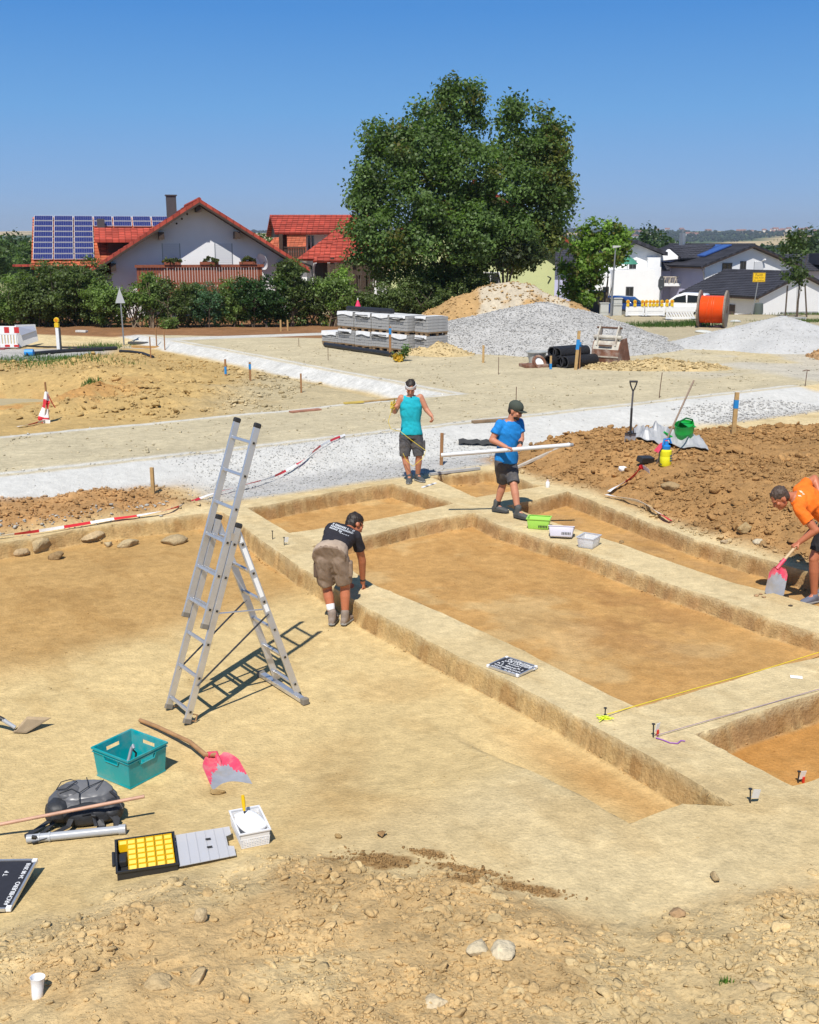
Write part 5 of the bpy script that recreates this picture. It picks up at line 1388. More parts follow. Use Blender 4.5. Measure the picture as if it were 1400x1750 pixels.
# ---------------------------------------------------------------- things on the building site
M_BLACKP = mat('black_plastic_pipe', (.022, .022, .025), .45, spec=.4)
M_RUST = mat('worn_rusty_steel', (.22, .10, .06), .75, metal=.2, noise=.35, nscale=5, dirt=(.50, .46, .40), dirt_amt=.7)
M_STEELP = mat('dusty_painted_steel', (.50, .47, .40), .7, noise=.25, nscale=5, dirt=(.2, .09, .05), dirt_amt=.6)
M_CONC = mat('concrete_pavers', (.34, .34, .34), .9, noise=.18, nscale=9, bump=.4)
M_FOILW = mat('white_label_film', (.78, .78, .78), .35, noise=.06)
M_PALLET = mat('pallet_wood', (.24, .16, .09), .85, noise=.3)
M_STAKE = mat('raw_stake_wood', (.45, .29, .12), .8, noise=.25, nscale=12)
M_STAKEB = mat('brown_stake_wood', (.30, .15, .06), .8, noise=.25, nscale=12)
M_BLUEP = mat('blue_marking_paint', (.015, .22, .55), .6)
M_REBAR = mat('rusty_rebar', (.12, .06, .035), .8)
M_ORANGE = mat('orange_duct', (.80, .10, .015), .35, noise=.06, nscale=3)
M_DRUM = mat('grey_drum_wood', (.23, .19, .155), .9, noise=.3, nscale=6)
M_WHITEP = mat('white_plastic', (.80, .80, .79), .5, noise=.04)
M_YLAMP = mat('yellow_lamp_plastic', (.75, .50, .02), .35)
M_ALENS = mat('amber_lens', (.65, .22, .01), .2)
M_REDREF = mat('red_reflective_sheet', (.55, .03, .03), .4)
M_GREYC = mat('grey_cabinet', (.50, .51, .48), .7, noise=.05)
M_SIGNY = mat('sign_yellow', (.80, .50, .01), .45)
M_SIGNB = mat('sign_black', (.012, .012, .012), .5)
M_SIGNG = mat('sign_back_grey', (.10, .105, .11), .5, metal=.4)
M_TYRE = mat('tyre_rubber', (.02, .02, .02), .85)
M_TAPEW = mat('tape_white', (.82, .81, .80), .4); M_TAPER = mat('tape_red', (.62, .03, .04), .4)

def world_text(txt, size, m, parent, loc, rot, name='lettering', ext=.001, align='CENTER'):
 cu = bpy.data.curves.new(name, 'FONT'); cu.body = txt; cu.size = size; cu.align_x = align; cu.align_y = 'CENTER'; cu.extrude = ext
 t = bpy.data.objects.new(name, cu); COL.objects.link(t)
 me = bpy.data.meshes.new_from_object(t.evaluated_get(bpy.context.evaluated_depsgraph_get())); bpy.data.objects.remove(t)
 me.name = name; me.materials.clear(); me.materials.append(m)
 o = bpy.data.objects.new(name, me); COL.objects.link(o); o.parent = parent; o.location = loc; o.rotation_euler = rot
 return o

# ---- survey stakes
def stake(px, py, h, label, m=None, blue=None, lean=(0, 0), w=.045, t=.03, name='wooden_stake', group='survey stakes on the building site', p=None):
 p = p or G(px, py); r = empty(name, p, random.uniform(-.4, .4), label, 'stake', group)
 top = Vector((lean[0], lean[1], h)); b = MB(); b.bar((0, 0, -.25), top, w, t, (0, 1, .01)); b.build('post', m or M_STAKE, r, bevel=.003)
 if blue:
  q0, q1 = top * blue[0], top * blue[1]; MB().bar(q0, q1, w + .006, t + .006, (0, 1, .01)).build('paint_band', M_BLUEP, r)
 return r
stake(667, 610, 1.0, 'wooden stake with blue band in front of the paver pallets', M_STAKEB, (.74, .94), w=.075)
stake(983, 632, 1.15, 'pale wooden stake with blue band in front of the black corrugated pipes', None, (.52, .78), (.08, 0), w=.09)
stake(990, 630, .80, 'thin brown stake with blue tip beside the black corrugated pipes', M_STAKEB, (.82, .99), w=.06)
stake(941, 631, .40, 'short stake with blue foot by the grey tub', None, (.0, .42), w=.06)
stake(386, 642, .50, 'stake with fully blue lower half on the yellow soil', M_STAKEB, (.1, .55), w=.06)
stake(428, 651, .55, 'brown stake with blue tip at the side road slope', M_STAKEB, (.62, .9), w=.06)
stake(515, 671, .52, 'plain brown stake at the tip of the yellow soil', M_STAKEB, None, w=.05)
stake(826, 620, .55, 'plain pale stake at the foot of the gravel heap', None, None, w=.07)
stake(262, 843, .42, 'plain pale stake standing in the soil bank', None, None, w=.055, t=.04)
stake(754, 795, .60, 'reddish stake behind the man in the turquoise shirt', M_STAKEB, None, (.01, .02), w=.06)
stake(1253, 742, .78, 'tall wooden stake with blue band behind the brown spoil', None, (.62, .82), (.02, 0), w=.075, t=.05)
stake(480, 566, .48, 'left of a pair of short stakes at the garden edge', None, None, w=.07); stake(492, 565, .46, 'right of a pair of short stakes at the garden edge', None, None, w=.07)
for (px, py, lb_) in ((268, 592, 'left'), (282, 598, 'middle'), (258, 612, 'front')):
 stake(px, py, .75, '%s thin brown stake at the end of the side road kerb' % lb_, M_STAKEB, None, w=.04)
stake(692, 548, .5, 'thin orange brown stake behind the right end of the paver pallets', M_STAKEB, None, w=.05)
def rebar(px, py, h, label, lean=(0, 0), p=None):
 p = p or G(px, py); o = MB().tube([(0, 0, -.2), (lean[0] * .5, lean[1] * .5, h * .5), (lean[0], lean[1], h)], .010, 6).build('rebar_pin', M_REBAR); o.location = p
 return tag(o, label, 'pin', 'steel pins along the road')
rebar(852, 640, .50, 'steel pin on the road right of the gravel foot'); rebar(561, 616, .42, 'steel pin in front of the left end of the pallets'); rebar(511, 592, .30, 'short steel pin left of the pallets')
rebar(1126, 680, .62, 'tall steel pin behind the spade', (.05, 0)); rebar(1376, 660, .42, 'steel pin at the corner of the road edge', (.02, 0)); rebar(882, 690, .40, 'steel pin above the man in the cap')
MB_ = MB().tube([(-.10, 0, .40), (0, .0, .43), (.09, 0, .41)], .012, 5)
o = MB_.build('wire_twist', M_REBAR); o.location = G(1376, 660); tag(o, 'twisted wire on the steel pin at the road corner', 'wire')

# ---- pallets of pavers
def pallet(name_label, p, rz, w, d, h, seed, film=1, txt=False):
 r = empty('paver_pallet', p, rz, name_label, 'pallet', 'pallets of grey concrete pavers'); rs = random.Random(seed)
 pl = MB()
 for y in (-d / 2 + .06, 0, d / 2 - .06):
  for x in (-w / 2 + .08, 0, w / 2 - .08): pl.b2((x - .06, y - .05, 0), (x + .06, y + .05, .085))
 pl.b2((-w / 2, -d / 2, .086), (w / 2, d / 2, .12)); pl.build('pallet_base', M_PALLET, r)
 rows = 5; hh = (h - .12) / rows; nx = 5; pv = {}
 for i in range(rows):
  for j in range(nx):
   bw = w / nx
   if (i + j) % 3 not in pv:
    pv[(i + j) % 3] = MB().b2((-bw / 2 + .004, -d / 2 + .004 * ((i + j) % 3), .004), (bw / 2 - .004, d / 2 - .004, hh - .004)).build('paver', M_CONC, r, bevel=.006); o = pv[(i + j) % 3]
   else: o = pv[(i + j) % 3].copy(); COL.objects.link(o)
   o.location = (-w / 2 + (j + .5) * bw, rs.uniform(-.008, .008), .12 + i * hh)
 if film:
  f0 = rs.uniform(.0, .12) * w; f1 = rs.uniform(.86, 1.0) * w; dr = rs.uniform(.08, .17); m = MB(); n = 8; top = [];
  for k in range(n + 1):
   x = -w / 2 + f0 + (f1 - f0) * k / n; sag = dr * (.85 + .2 * sin(k * .8 + seed))
   top += [(x, d / 2, h + .012), (x, -d / 2 - .01, h + .015 + rs.uniform(0, .012)), (x, -d / 2 - .022 - rs.uniform(0, .012), h - sag)]
  F = []
  for k in range(n):
   a = 3 * k; F += [(a, a + 3, a + 4, a + 1), (a + 1, a + 4, a + 5, a + 2)]
  m.add(top, F); o = m.build('label_film', M_FOILW, r, fix=False)
  if txt:
   for k in range(2):
    b = MB(); x = -w / 2 + f0 + .06
    while x < -w / 2 + f1 - .1:
     ww = rs.uniform(.02, .06); b.b2((x, -d / 2 - .075, h - .06 - .055 * k - .02), (x + ww, -d / 2 - .068, h - .06 - .055 * k + .015)); x += ww + .018
    b.build('print_line', M_SIGNB, o)
 return r
PP = [(572, 588, 'front row, leftmost lower'), (593, 592, 'front row, second lower from the left'), (617, 597, 'front row, third lower from the left'), (643, 603, 'front row, fourth lower from the left'), (680, 606, 'front row, lower one right of the blue banded stake'), (713, 598, 'right end, lower one behind the sand')]
pa, pbb = G(549, 589), G(697, 605); dirp = (pbb - pa); rzp = math.atan2(dirp.y, dirp.x); Lp = dirp.length; ux = dirp.normalized(); uy = Vector((-ux.y, ux.x, 0))
wP = Lp / 5 - .02; lowh = .60
for i in range(5):
 c = pa + ux * (Lp * (i + .5) / 5) + uy * .5; c.z = ground(c.x, c.y) + .01 + (.012 * (i % 2))
 pallet('concrete paver pallet, %s of the stack' % ('leftmost lower', 'second lower from the left', 'third lower from the left', 'fourth lower from the left', 'rightmost front lower')[i], c, rzp, wP, .95, lowh - (.12 if i == 0 else 0), i, 1, i in (1, 3))
 if i > 0:
  c2 = c + uy * .02 - ux * .05; c2.z = pa.z + lowh + .035
  pallet('concrete paver pallet, %s of the stack' % ('', 'leftmost upper', 'second upper from the left', 'third upper from the left', 'fourth upper from the left')[i], c2, rzp, wP - .03, .95, lowh + .02, 20 + i, 1, i in (2, 4))
c = pa + ux * (Lp + .37) + uy * .75; c.z = ground(c.x, c.y) + .01; pallet('concrete paver pallet, set back lower one at the right end', c, rzp, .64, .95, lowh, 31, 1, True)
c2 = Vector(c); c2.z = pa.z + lowh + .035; pallet('concrete paver pallet, set back upper one at the right end', c2, rzp, .64, .95, lowh + .02, 32, 1, True)
q0, q1 = G(556, 593), G(676, 611)
q0.z += .09; q1.z += .09; o = MB().tube([q0, q0.lerp(q1, .5) + Vector((0, -.05, 0)), q1], .085, 12).build('black_pipe', M_BLACKP, smooth=True); tag(o, 'long black pipe lying on the ground along the paver pallets', 'pipe')
a_ = pa + ux * (Lp * .22) + uy * .45; b_ = pa + ux * (Lp * .72) + uy * .5; a_.z = b_.z = pa.z + 2 * lowh + .03 + .12
o = MB().tube([a_, b_], .10, 12).build('black_pipe', M_BLACKP, smooth=True); tag(o, 'black pipe lying on top of the paver pallets', 'pipe')
# cut flowers dumped by the pallets
p = G(688, 617); fl = empty('dumped_flowers', p, 0, 'yellow flowers with green leaves dumped at the right end of the pallets', 'flowers')
leaf_cloud('leaves', [(0, 0, .16, .30, .2, .14), (.1, 0, .34, .08, .08, .16)], 200, .11, (.09, .16, .045), fl, .08, .3, np.random.default_rng(4)); leaf_cloud('blossoms', [(-.12, -.18, .12, .22, .1, .10)], 130, .13, (.62, .42, .06), fl, .05, .3, np.random.default_rng(5))
# pink parasol, folded
p = at(612, 545, 49.5); pr4 = empty('pink_parasol', (p.x, 49.5, .3), 0, 'folded pink parasol standing behind the paver pallets', 'parasol')
zb_ = at(612, 538, 49.5).z - .3; zt_ = at(612, 513, 49.5).z - .3; MB().lathe([(.17, zb_), (.19, zb_ + .12), (.13, zb_ + (zt_ - zb_) * .6), (.03, zt_)], n=9).build('canopy', mat('pink_cloth', (.75, .04, .13), .7), pr4); MB().cyl((0, 0, -.05), (0, 0, zt_ + .1), .025, n=6).build('pole', M_FRAMEW, pr4)

# ---- corrugated pipes, tub, manhole ring, bucket
def corr_pipe(p0, p1, r, label):
 d = (p1 - p0); L = d.length; o = empty('corrugated_pipe', p0, 0, label, 'pipe', 'black corrugated pipes in front of the gravel heap'); d.normalize(); x, y, z = basis(d)
 M = Matrix((y, x, z)).transposed(); o.rotation_euler = M.to_euler(); pr_ = []; n = int(L / .055)
 for i in range(n + 1):
  q = i * L / n; pr_ += [(r, q - .018), (r, q + .014), (r - .018, q + .020), (r - .018, q + .034)]
 pr_ = [(a, max(0, min(L, b))) for a, b in pr_]
 MB().lathe(pr_, n=18, cap0=False, cap1=False).build('outer_wall', M_BLACKP, o); MB().lathe([(r - .035, 0), (r - .035, L)], n=18, cap0=False, cap1=False).lathe([(r, 0), (r - .035, 0)], n=18, cap0=False, cap1=False).lathe([(r, L), (r - .035, L)], n=18, cap0=False, cap1=False).build('inner_wall', mat('pipe_inside', (.035, .035, .04), .4), o, smooth=True)
 return o
zg = G(965, 627).z; r_ = .235
dv = Vector((.80, .60, 0)).normalized()
r_ = .185; Yg = G(962, 629).y + .1
for (px, py, dy, L, lb_) in ((955.5, 618, .0, 1.25, 'lower left black corrugated pipe, second from the right'), (964.5, 619, -.12, 1.3, 'lower right black corrugated pipe of the heap'), (943, 602.5, .22, 1.25, 'upper left black corrugated pipe of the heap'), (952, 604, .08, 1.25, 'upper right black corrugated pipe of the heap'), (937, 617, .1, .5, 'short black corrugated pipe behind the grey tub')):
 corr_pipe(at(px, py, Yg + dy), at(px, py, Yg + dy) + dv * L, r_, lb_)
p = G(917, 622); t = empty('grey_tub', p, 0, 'round grey mortar tub beside the black pipes', 'tub')
MB().lathe([(.22, 0), (.30, .36), (.345, .365), (.345, .395), (.295, .395), (.21, .03)], n=20, cap1=True).build('tub', mat('grey_tub_plastic', (.42, .43, .42), .6, noise=.15), t, smooth=True)
p = G(912, 627); o = empty('manhole_frame', p, .3, 'brown round manhole frame lying in front of the grey tub', 'manhole frame')
MB().box((0, 0, .05), (.75, .55, .09)).build('plate', M_RUST, o, bevel=.01); ri = MB().lathe([(.24, 0), (.24, .09), (.17, .09), (.17, 0)], n=18, cap0=False, cap1=False).build('ring', M_RUST, o); ri.location = (.1, -.12, .12); ri.rotation_euler = (radians(60), 0, .3); lid = MB().cyl((0, 0, .02), (0, 0, .05), .165, n=18).build('white_lid', M_WHITEP, o); lid.location = (.1, -.12, .12); lid.rotation_euler = (radians(60), 0, .3)
# excavator bucket
p = G(1044, 623); bk = empty('excavator_bucket', p, radians(-36), 'worn rusty excavator bucket standing in front of the gravel heap', 'excavator bucket')
W_ = .86; prof = [(-.33, .0), (-.42, .10), (-.46, .30), (-.44, .50), (-.36, .68), (-.26, .78)]
sh_ = MB().mat(0)
for i in range(len(prof) - 1):
 (y0, z0), (y1, z1) = prof[i], prof[i + 1]; sh_.cur = 0 if i < 3 else 1; sh_.prism([(-W_ / 2, y0, z0), (W_ / 2, y0, z0), (W_ / 2, y1, z1), (-W_ / 2, y1, z1)], (0, .025, 0))
sh_.build('shell', [M_RUST, M_STEELP], bk)
MB().b2((-W_ / 2, -.33, -.02), (W_ / 2, .45, .012)).build('floor_plate', M_RUST, bk); MB().b2((-W_ / 2 - .02, -.47, .26), (W_ / 2 + .02, -.455, .30)).build('wear_strip', M_STEELP, bk)
for sg in (-1, 1):
 side = [(-.33, 0), (-.42, .10), (-.46, .30), (-.44, .50), (-.36, .68), (-.26, .80), (.10, .84), (.46, .05), (.45, 0)]
 MB().prism([(sg * W_ / 2, y, z) for y, z in side], (sg * .025, 0, 0)).build('side_plate', M_RUST, bk)
 ear = [(-.42, .62), (-.30, .60), (-.04, 1.02), (-.10, 1.18), (-.20, 1.20), (-.36, .90)]
 MB().prism([(sg * .29, y, z) for y, z in ear], (sg * .045, 0, 0)).build('bucket_ear', M_STEELP, bk)
MB().cyl((-.44, -.14, 1.14), (.40, -.14, 1.14), .032, n=10).build('top_pin', M_REBAR, bk); MB().cyl((-.46, -.28, .86), (.46, -.28, .86), .065, n=12).build('pivot_tube', M_STEELP, bk)
MB().b2((-.22, -.47, .60), (.22, -.43, .64)).build('maker_plate', M_REBAR, bk)
# ---- orange cable drum
pD = G(1219, 560); D0 = at(1219, 520, pD.y + .2); drum = empty('cable_drum', (D0.x, pD.y + .2, pD.z), radians(-23), 'big wooden drum wound with bright orange duct', 'cable drum')
RF, RW = .82, .60; hw_ = .52; zc_ = RF - .02
for sg in (-1, 1):
 fl_ = empty('flange', (sg * (hw_ + .05), 0, zc_)); fl_.parent = drum
 for k in range(9):
  y0 = -RF + k * 2 * RF / 9; y1 = y0 + 2 * RF / 9 - .012; ym = max(abs(y0), abs(y1));
  def half(yy): return math.sqrt(max(0, RF * RF - yy * yy))
  MB().prism([(-.045, y0, -half(y0)), (-.045, y1, -half(y1)), (-.045, y1, half(y1)), (-.045, y0, half(y0))], (.09, 0, 0)).build('plank', M_DRUM, fl_)
 MB().lathe([(RF, -.035), (RF + .025, -.035), (RF + .025, .035), (RF, .035)], n=40, cap0=False, cap1=False, axis='X').build('rim_band', M_DRUM, fl_)
 MB().lathe([(.0, -.06), (.16, -.06), (.16, .06), (.0, .06)], n=16, cap0=False, cap1=False, axis='X').build('hub', M_REBAR, fl_)
wnd = []
nT = 22
for i in range(nT):
 xx = -hw_ + 2 * hw_ * (i + .5) / nT; hw1 = hw_ / nT
 wnd += [(RW - .012, xx - hw1), (RW + .006, xx - hw1 * .5), (RW + .012, xx), (RW + .006, xx + hw1 * .5)]
wnd.append((RW - .012, hw_)); o = MB().lathe(wnd, (0, 0, zc_), 40, axis='X').build('wound_duct', M_ORANGE, drum, smooth=True)
for k, (x0, x1) in enumerate(((-.12, -.24), (.02, -.04), (.10, .06))):
 pts = [(x0 + (x1 - x0) * i / 10, -(RW + .03) * cos(-1.2 + 2.4 * i / 10) - .0, zc_ + (RW + .03) * sin(1.2 - 2.4 * i / 10)) for i in range(11)]
 MB().tube(pts, .022, 6).build('loose_turn', M_ORANGE, drum, smooth=True)
for k in range(3):
 o = MB().sphere((0, 0, 0), (.45, .28, .10), 12, 6).build('cement_lump', M_EMB if False else M_GREYC, smooth=True); q = G(1205 + 26 * k, 568 - 9 * k); o.location = q; o.rotation_euler = (0, .1, k * .7); tag(o, ('left', 'middle', 'right')[k] + ' pale stone wedging the front of the cable drum', 'stone', 'stones under the cable drum')
# ---- barriers with lamps
def beacon(p, label, parent=None, s=1.0):
 r = empty('warning_lamp', p, random.uniform(-.3, .3), label, 'lamp', 'yellow warning lamps on the white barrier');
 MB().box((0, 0, .075), (.15, .11, .15)).build('battery_box', M_YLAMP, r, bevel=.012); ln_ = MB().lathe([(.001, -.045), (.085, -.04), (.098, 0), (.085, .04), (.001, .045)], n=14, axis='Y', cap0=False, cap1=False).build('lens_ring', M_YLAMP, r, smooth=True); ln_.location = (0, 0, .245)
 l2 = MB().lathe([(.001, -.052), (.062, -.046), (.062, .046), (.001, .052)], n=12, axis='Y', cap0=False, cap1=False).build('lens', M_ALENS, r); l2.location = (0, 0, .245)
 return r
def barrier(p, rz, L, h, label, diag=False, group='white plastic barriers', slats=14):
 r = empty('barrier_fence', p, rz, label, 'barrier', group)
 MB().b2((0, -.025, h * .52), (L, .025, h)).build('top_panel', M_WHITEP, r, bevel=.01) if not diag else None
 if diag:
  MB().b2((0, -.025, h * .58), (L, .025, h)).build('top_panel', M_WHITEP, r, bevel=.01); n = slats
  for i in range(n):
   x = (i + .15) * L / n; MB().prism([(x, -.02, h * .19), (x + L / n * .62, -.02, h * .19), (x + L / n * .62 - .16 if x + L / n * .62 > .17 else x, -.02, h * .578), (max(0, x - .16), -.02, h * .578)], (0, .04, 0)).build('slanted_slat', M_WHITEP, r)
  MB().b2((0, -.025, .0), (L, .025, h * .188)).build('bottom_rail', M_WHITEP, r, bevel=.01)
 else:
  MB().b2((0, -.025, h * .08), (L, .025, h * .20)).build('bottom_rail', M_WHITEP, r, bevel=.008); pr5 = None
  for i in range(slats):
   x = (i + .5) * L / slats
   if pr5 is None: pr5 = MB().b2((-.035, -.015, h * .2), (.035, .015, h * .52)).build('slat', M_WHITEP, r); o = pr5
   else: o = pr5.copy(); COL.objects.link(o)
   o.location = (x, 0, 0)
  for x in (.06, L - .06): MB().b2((x - .04, -.03, 0), (x + .04, .03, h * 1.08)).build('barrier_post', M_WHITEP, r)
 for x in (.1, L - .1): MB().box((x, 0, -.02), (.28, .7, .09)).build('foot', M_TYRE, r, bevel=.015)
 return r
YBR = 57.0; pB = at(1070, 551, YBR); gB = float(terrain_far(np.array([pB.x]), np.array([YBR]))[0]); topz = at(1070, 524, YBR).z; hB = topz - gB
xs3 = [at(x, 540, YBR).x for x in (1069, 1102, 1136)]
barrier((xs3[0], YBR, gB), 0, xs3[1] - xs3[0] - .03, hB, 'left white slatted barrier below the yellow lamps'); barrier((xs3[1], YBR, gB), 0, xs3[2] - xs3[1], hB, 'middle white slatted barrier below the yellow lamps')
pB2 = at(1137, 555, 54.5); g2 = float(terrain_far(np.array([pB2.x]), np.array([54.5]))[0]); barrier((pB2.x, 54.5, g2), radians(9), at(1190, 555, 54.5).x - pB2.x, at(1150, 524, 54.5).z - g2, 'white barrier with slanted openings left of the cable drum', True, slats=11)
nums = 'first second third fourth fifth sixth seventh eighth ninth tenth'.split()
for i, px in enumerate((1073, 1085, 1098, 1104.5, 1111, 1117, 1123, 1131)):
 beacon((at(px, 524, YBR).x, YBR, topz + .005), '%s yellow warning lamp from the left on the white barriers' % nums[i])
for i, px in enumerate((1140, 1149)):
 q = at(px, 523, 54.5); beacon((q.x, 54.5 + (px - 1137) * .0047, at(1150, 524, 54.5).z + .005), '%s yellow warning lamp from the left, on the slanted barrier' % nums[8 + i])
# cabinet, lamp post, signs
q = at(1044, 549, 58); g3 = float(terrain_far(np.array([q.x]), np.array([58.0]))[0]); cb = empty('street_cabinet', (at(1053, 549, 58).x, 58, g3), 0, 'grey street cabinet beside the lamp post', 'cabinet')
zt3 = at(1053, 511, 58).z - g3; MB().b2((-.28, 0, -.1), (.28, .35, zt3)).build('tall_box', M_GREYC, cb, bevel=.01); MB().b2((-.27, -.012, .62), (.27, -.002, zt3 - .05)).build('door', M_GREYC, cb); MB().b2((-.24, -.03, 1.05), (-.22, -.013, 1.2)).build('handle', M_FRAMED, cb); MB().b2((-.29, -.03, .52), (.29, -.003, .60)).build('plinth_edge', M_GREYC, cb); MB().b2((-.31, -.04, zt3 + .003), (.31, .38, zt3 + .05)).build('lid', M_GREYC, cb)
cb2 = empty('low_cabinet', (at(1033, 549, 58).x, 58.1, g3), 0, 'low grey cabinet left of the tall street cabinet', 'cabinet'); z4 = at(1033, 519, 58).z - g3; MB().b2((-.22, 0, -.1), (.22, .3, z4)).build('box', M_GREYC, cb2, bevel=.01); MB().b2((-.25, -.03, z4 + .003), (.25, .33, z4 + .04)).build('lid', M_GREYC, cb2); MB().b2((-.2, -.012, .15), (.2, -.002, z4 - .05)).build('door', M_GREYC, cb2)
q = at(1043, 552, 57.2); lp = empty('street_lamp', (q.x, 57.2, g3), 0, 'slim grey street lamp in front of the green street tree', 'street lamp'); zt4 = at(1049, 424, 57.2).z - g3; MB().cyl((0, 0, -.2), (.1, 0, zt4), .055, .035, 10).build('pole', M_ZINC, lp); MB().prism([(-.05, -.12, zt4), (.35, -.1, zt4 + .06), (.35, -.1, zt4 + .12), (-.05, -.12, zt4 + .13)], (0, .24, 0)).build('lamp_head', M_GREYC, lp)
q = at(1126, 555, 57.6); ss = empty('stop_sign', (q.x, 57.6, gB), radians(52), 'grey back of an octagonal sign on a pole behind the barriers', 'sign'); zc5 = at(1127, 484, 57.6).z - gB; R8 = 11.5 / FPX * 57.6
MB().cyl((0, .03, -.2), (.04, .03, zc5 + R8), .035, n=8).build('pole', M_ZINC, ss); MB().prism([(R8 * 1.08 * cos(pi / 8 + k * pi / 4), -.02, zc5 + R8 * 1.08 * sin(pi / 8 + k * pi / 4)) for k in range(8)], (0, .012, 0)).build('octagon_plate', M_SIGNG, ss)
for dz in (-.2, .2): MB().b2((-.09, -.035, zc5 + dz - .03), (.09, -.021, zc5 + dz + .03)).build('clamp', M_ZINC, ss)
q = at(1289, 533, 68); g6 = float(terrain_far(np.array([q.x]), np.array([68.0]))[0]); ts = empty('town_sign', (at(1297, 480, 68).x, 68, g6), 0, 'yellow town sign on a grey post in front of the garage roof', 'sign')
z0, z1 = at(1297, 482, 68).z - g6, at(1297, 466, 68).z - g6; w6 = 21.0 / FPX * 68 / 2
MB().cyl((-.26, .04, -.3), (0.02, .04, z1), .032, n=8).build('post', M_ZINC, ts); MB().b2((-w6, -.01, z0), (w6, .01, z1)).build('sign_plate', M_SIGNY, ts); hh = z1 - z0
bd = MB(); bd.b2((-w6 + .015, -.014, z0 + .015), (w6 - .015, -.011, z0 + .03)).b2((-w6 + .015, -.014, z1 - .03), (w6 - .015, -.011, z1 - .015)).b2((-w6 + .015, -.014, z0 + .031), (-w6 + .03, -.011, z1 - .031)).b2((w6 - .03, -.014, z0 + .031), (w6 - .015, -.011, z1 - .031)); bd.build('black_border', M_SIGNB, ts)
for txt, zf, sz in (('Furth', .74, .22), ('Gde. Furth', .45, .13), ('Kr. Landshut', .19, .115)):
 world_text(txt, sz, M_SIGNB, ts, (0, -.013, z0 + hh * zf), (radians(90), 0, 0))
# triangular sign seen from behind
q = G(212, 590); tr = empty('triangle_sign', q, 0, 'grey back of a triangular road sign on a thin pole before the hedge', 'sign'); zt7 = at(210, 492, q.y).z - q.z; zb7 = at(210, 518, q.y).z - q.z; w7 = 8.2 / FPX * q.y
MB().cyl((0, .03, -.2), (-.04, .03, zt7 + .05), .03, n=8).build('pole', M_ZINC, tr); MB().prism([(-w7 - .04, -.01, zb7), (w7 - .04, -.01, zb7), (-.04, -.01, zt7)], (0, .012, 0)).build('triangle_plate', mat('pale_sign_back', (.50, .51, .52), .5, metal=.3), tr)
# red and white barrier, far left
q = G(-14, 596); rw = empty('barrier_fence', q, radians(-6), 'white slatted barrier with red reflective panels at the left edge', 'barrier'); Lb = (at(33, 590, q.y).x - q.x); hb = at(10, 557, q.y).z - q.z
MB().b2((0, -.025, hb * .62), (Lb, .025, hb)).build('top_panel', M_WHITEP, rw, bevel=.01); MB().b2((0, -.025, hb * .06), (Lb, .025, hb * .22)).build('bottom_rail', M_WHITEP, rw, bevel=.01)
for i in range(9): MB().b2((.02 + i * Lb / 9, -.02, hb * .22), (.02 + i * Lb / 9 + Lb / 9 * .55, .02, hb * .62)).build('slat', M_WHITEP, rw)
for x0, x1 in ((.02, .22), (.43, .62), (.80, .96)): MB().b2((Lb * x0 + .12, -.029, hb * .70), (Lb * x0 + .32, -.026, hb * .96)).build('red_panel', M_REDREF, rw)
for x0 in (.15, .52, .86): MB().b2((Lb * x0, -.029, hb * .09), (Lb * x0 + .2, -.026, hb * .19)).build('red_panel', M_REDREF, rw)
MB().b2((Lb * .45, -.35, -.05), (Lb * .62, .35, .05)).build('foot', mat('red_rubber_foot', (.25, .05, .05), .8), rw)
rw2 = empty('barrier_fence', G(33, 594), radians(62), 'second barrier leaning behind the red and white one, seen edge on', 'barrier'); MB().prism([(0, 0, .0), (1.0, 0, .18), (1.0, .1, hb * .95), (0, .1, hb * 1.0)], (0, .045, 0)).build('panel', M_WHITEP, rw2); MB().prism([(.12, -.012, .45), (.9, -.012, .60), (.9, .07, hb * .88), (.12, .07, hb * .9)], (0, .006, 0)).build('reflective_sheet', mat('blue_grey_sheet', (.45, .48, .58), .4), rw2)
q = G(101, 602); bp_ = empty('beacon_post', q, 0, 'white barrier post with yellow warning lamp on top', 'post'); zt8 = at(101, 560, q.y).z - q.z; MB().box((0, 0, zt8 / 2), (.12, .10, zt8)).build('post', M_WHITEP, bp_, bevel=.01); MB().box((.085, 0, zt8 / 2), (.045, .10, zt8 * .98)).build('edge_strip', M_FRAMED, bp_); MB().box((0, 0, .03), (.5, .3, .06)).build('foot', M_TYRE, bp_)
beacon((q.x, q.y, q.z + zt8 + .006), 'yellow warning lamp on the white post at the left').scale = (1.1, 1.1, 1.1)
for pts, r0, lb_, nm in (([(45, 609), (75, 606), (110, 603), (165, 600), (200, 598)], .075, 'dark pipe lying along the kerb behind the grass', 'dark_pipe'), ([(205, 602), (225, 603), (245, 606), (262, 612)], .05, 'thin black hose bent over the kerb end', 'black_hose'), ([(40, 592), (70, 594), (120, 595), (175, 594)], .035, 'thin black hose along the asphalt', 'black_hose')):
 P = [G(*c) + Vector((0, 0, r0 * .9)) for c in pts]; o = MB().tube(P, r0, 8).build(nm, M_BLACKP, smooth=True); tag(o, lb_, 'pipe')
P = G(50, 609); o = MB().cyl((-.14, 0, .12), (.16, .02, .12), .135, n=14).build('blue_pipe_end', mat('bright_blue_cap', (.02, .25, .62), .4)); o.location = P; tag(o, 'bright blue cap on the end of the dark pipe', 'pipe cap')
for (px, py, w, d, c, lb_) in ((250, 595, 1.2, .18, (.42, .24, .08), 'orange brown board lying at the kerb end'), (238, 588, .9, .2, (.07, .07, .07), 'dark plate lying at the kerb end'), (140, 568, .5, .2, (.62, .60, .56), 'white block on the bare earth')):
 o = MB().box((0, 0, .05), (w, d, .08)).build('board', mat('board_%d' % px, c, .8, noise=.2)); o.location = G(px, py); o.rotation_euler = (0, 0, -.3); tag(o, lb_, 'board')
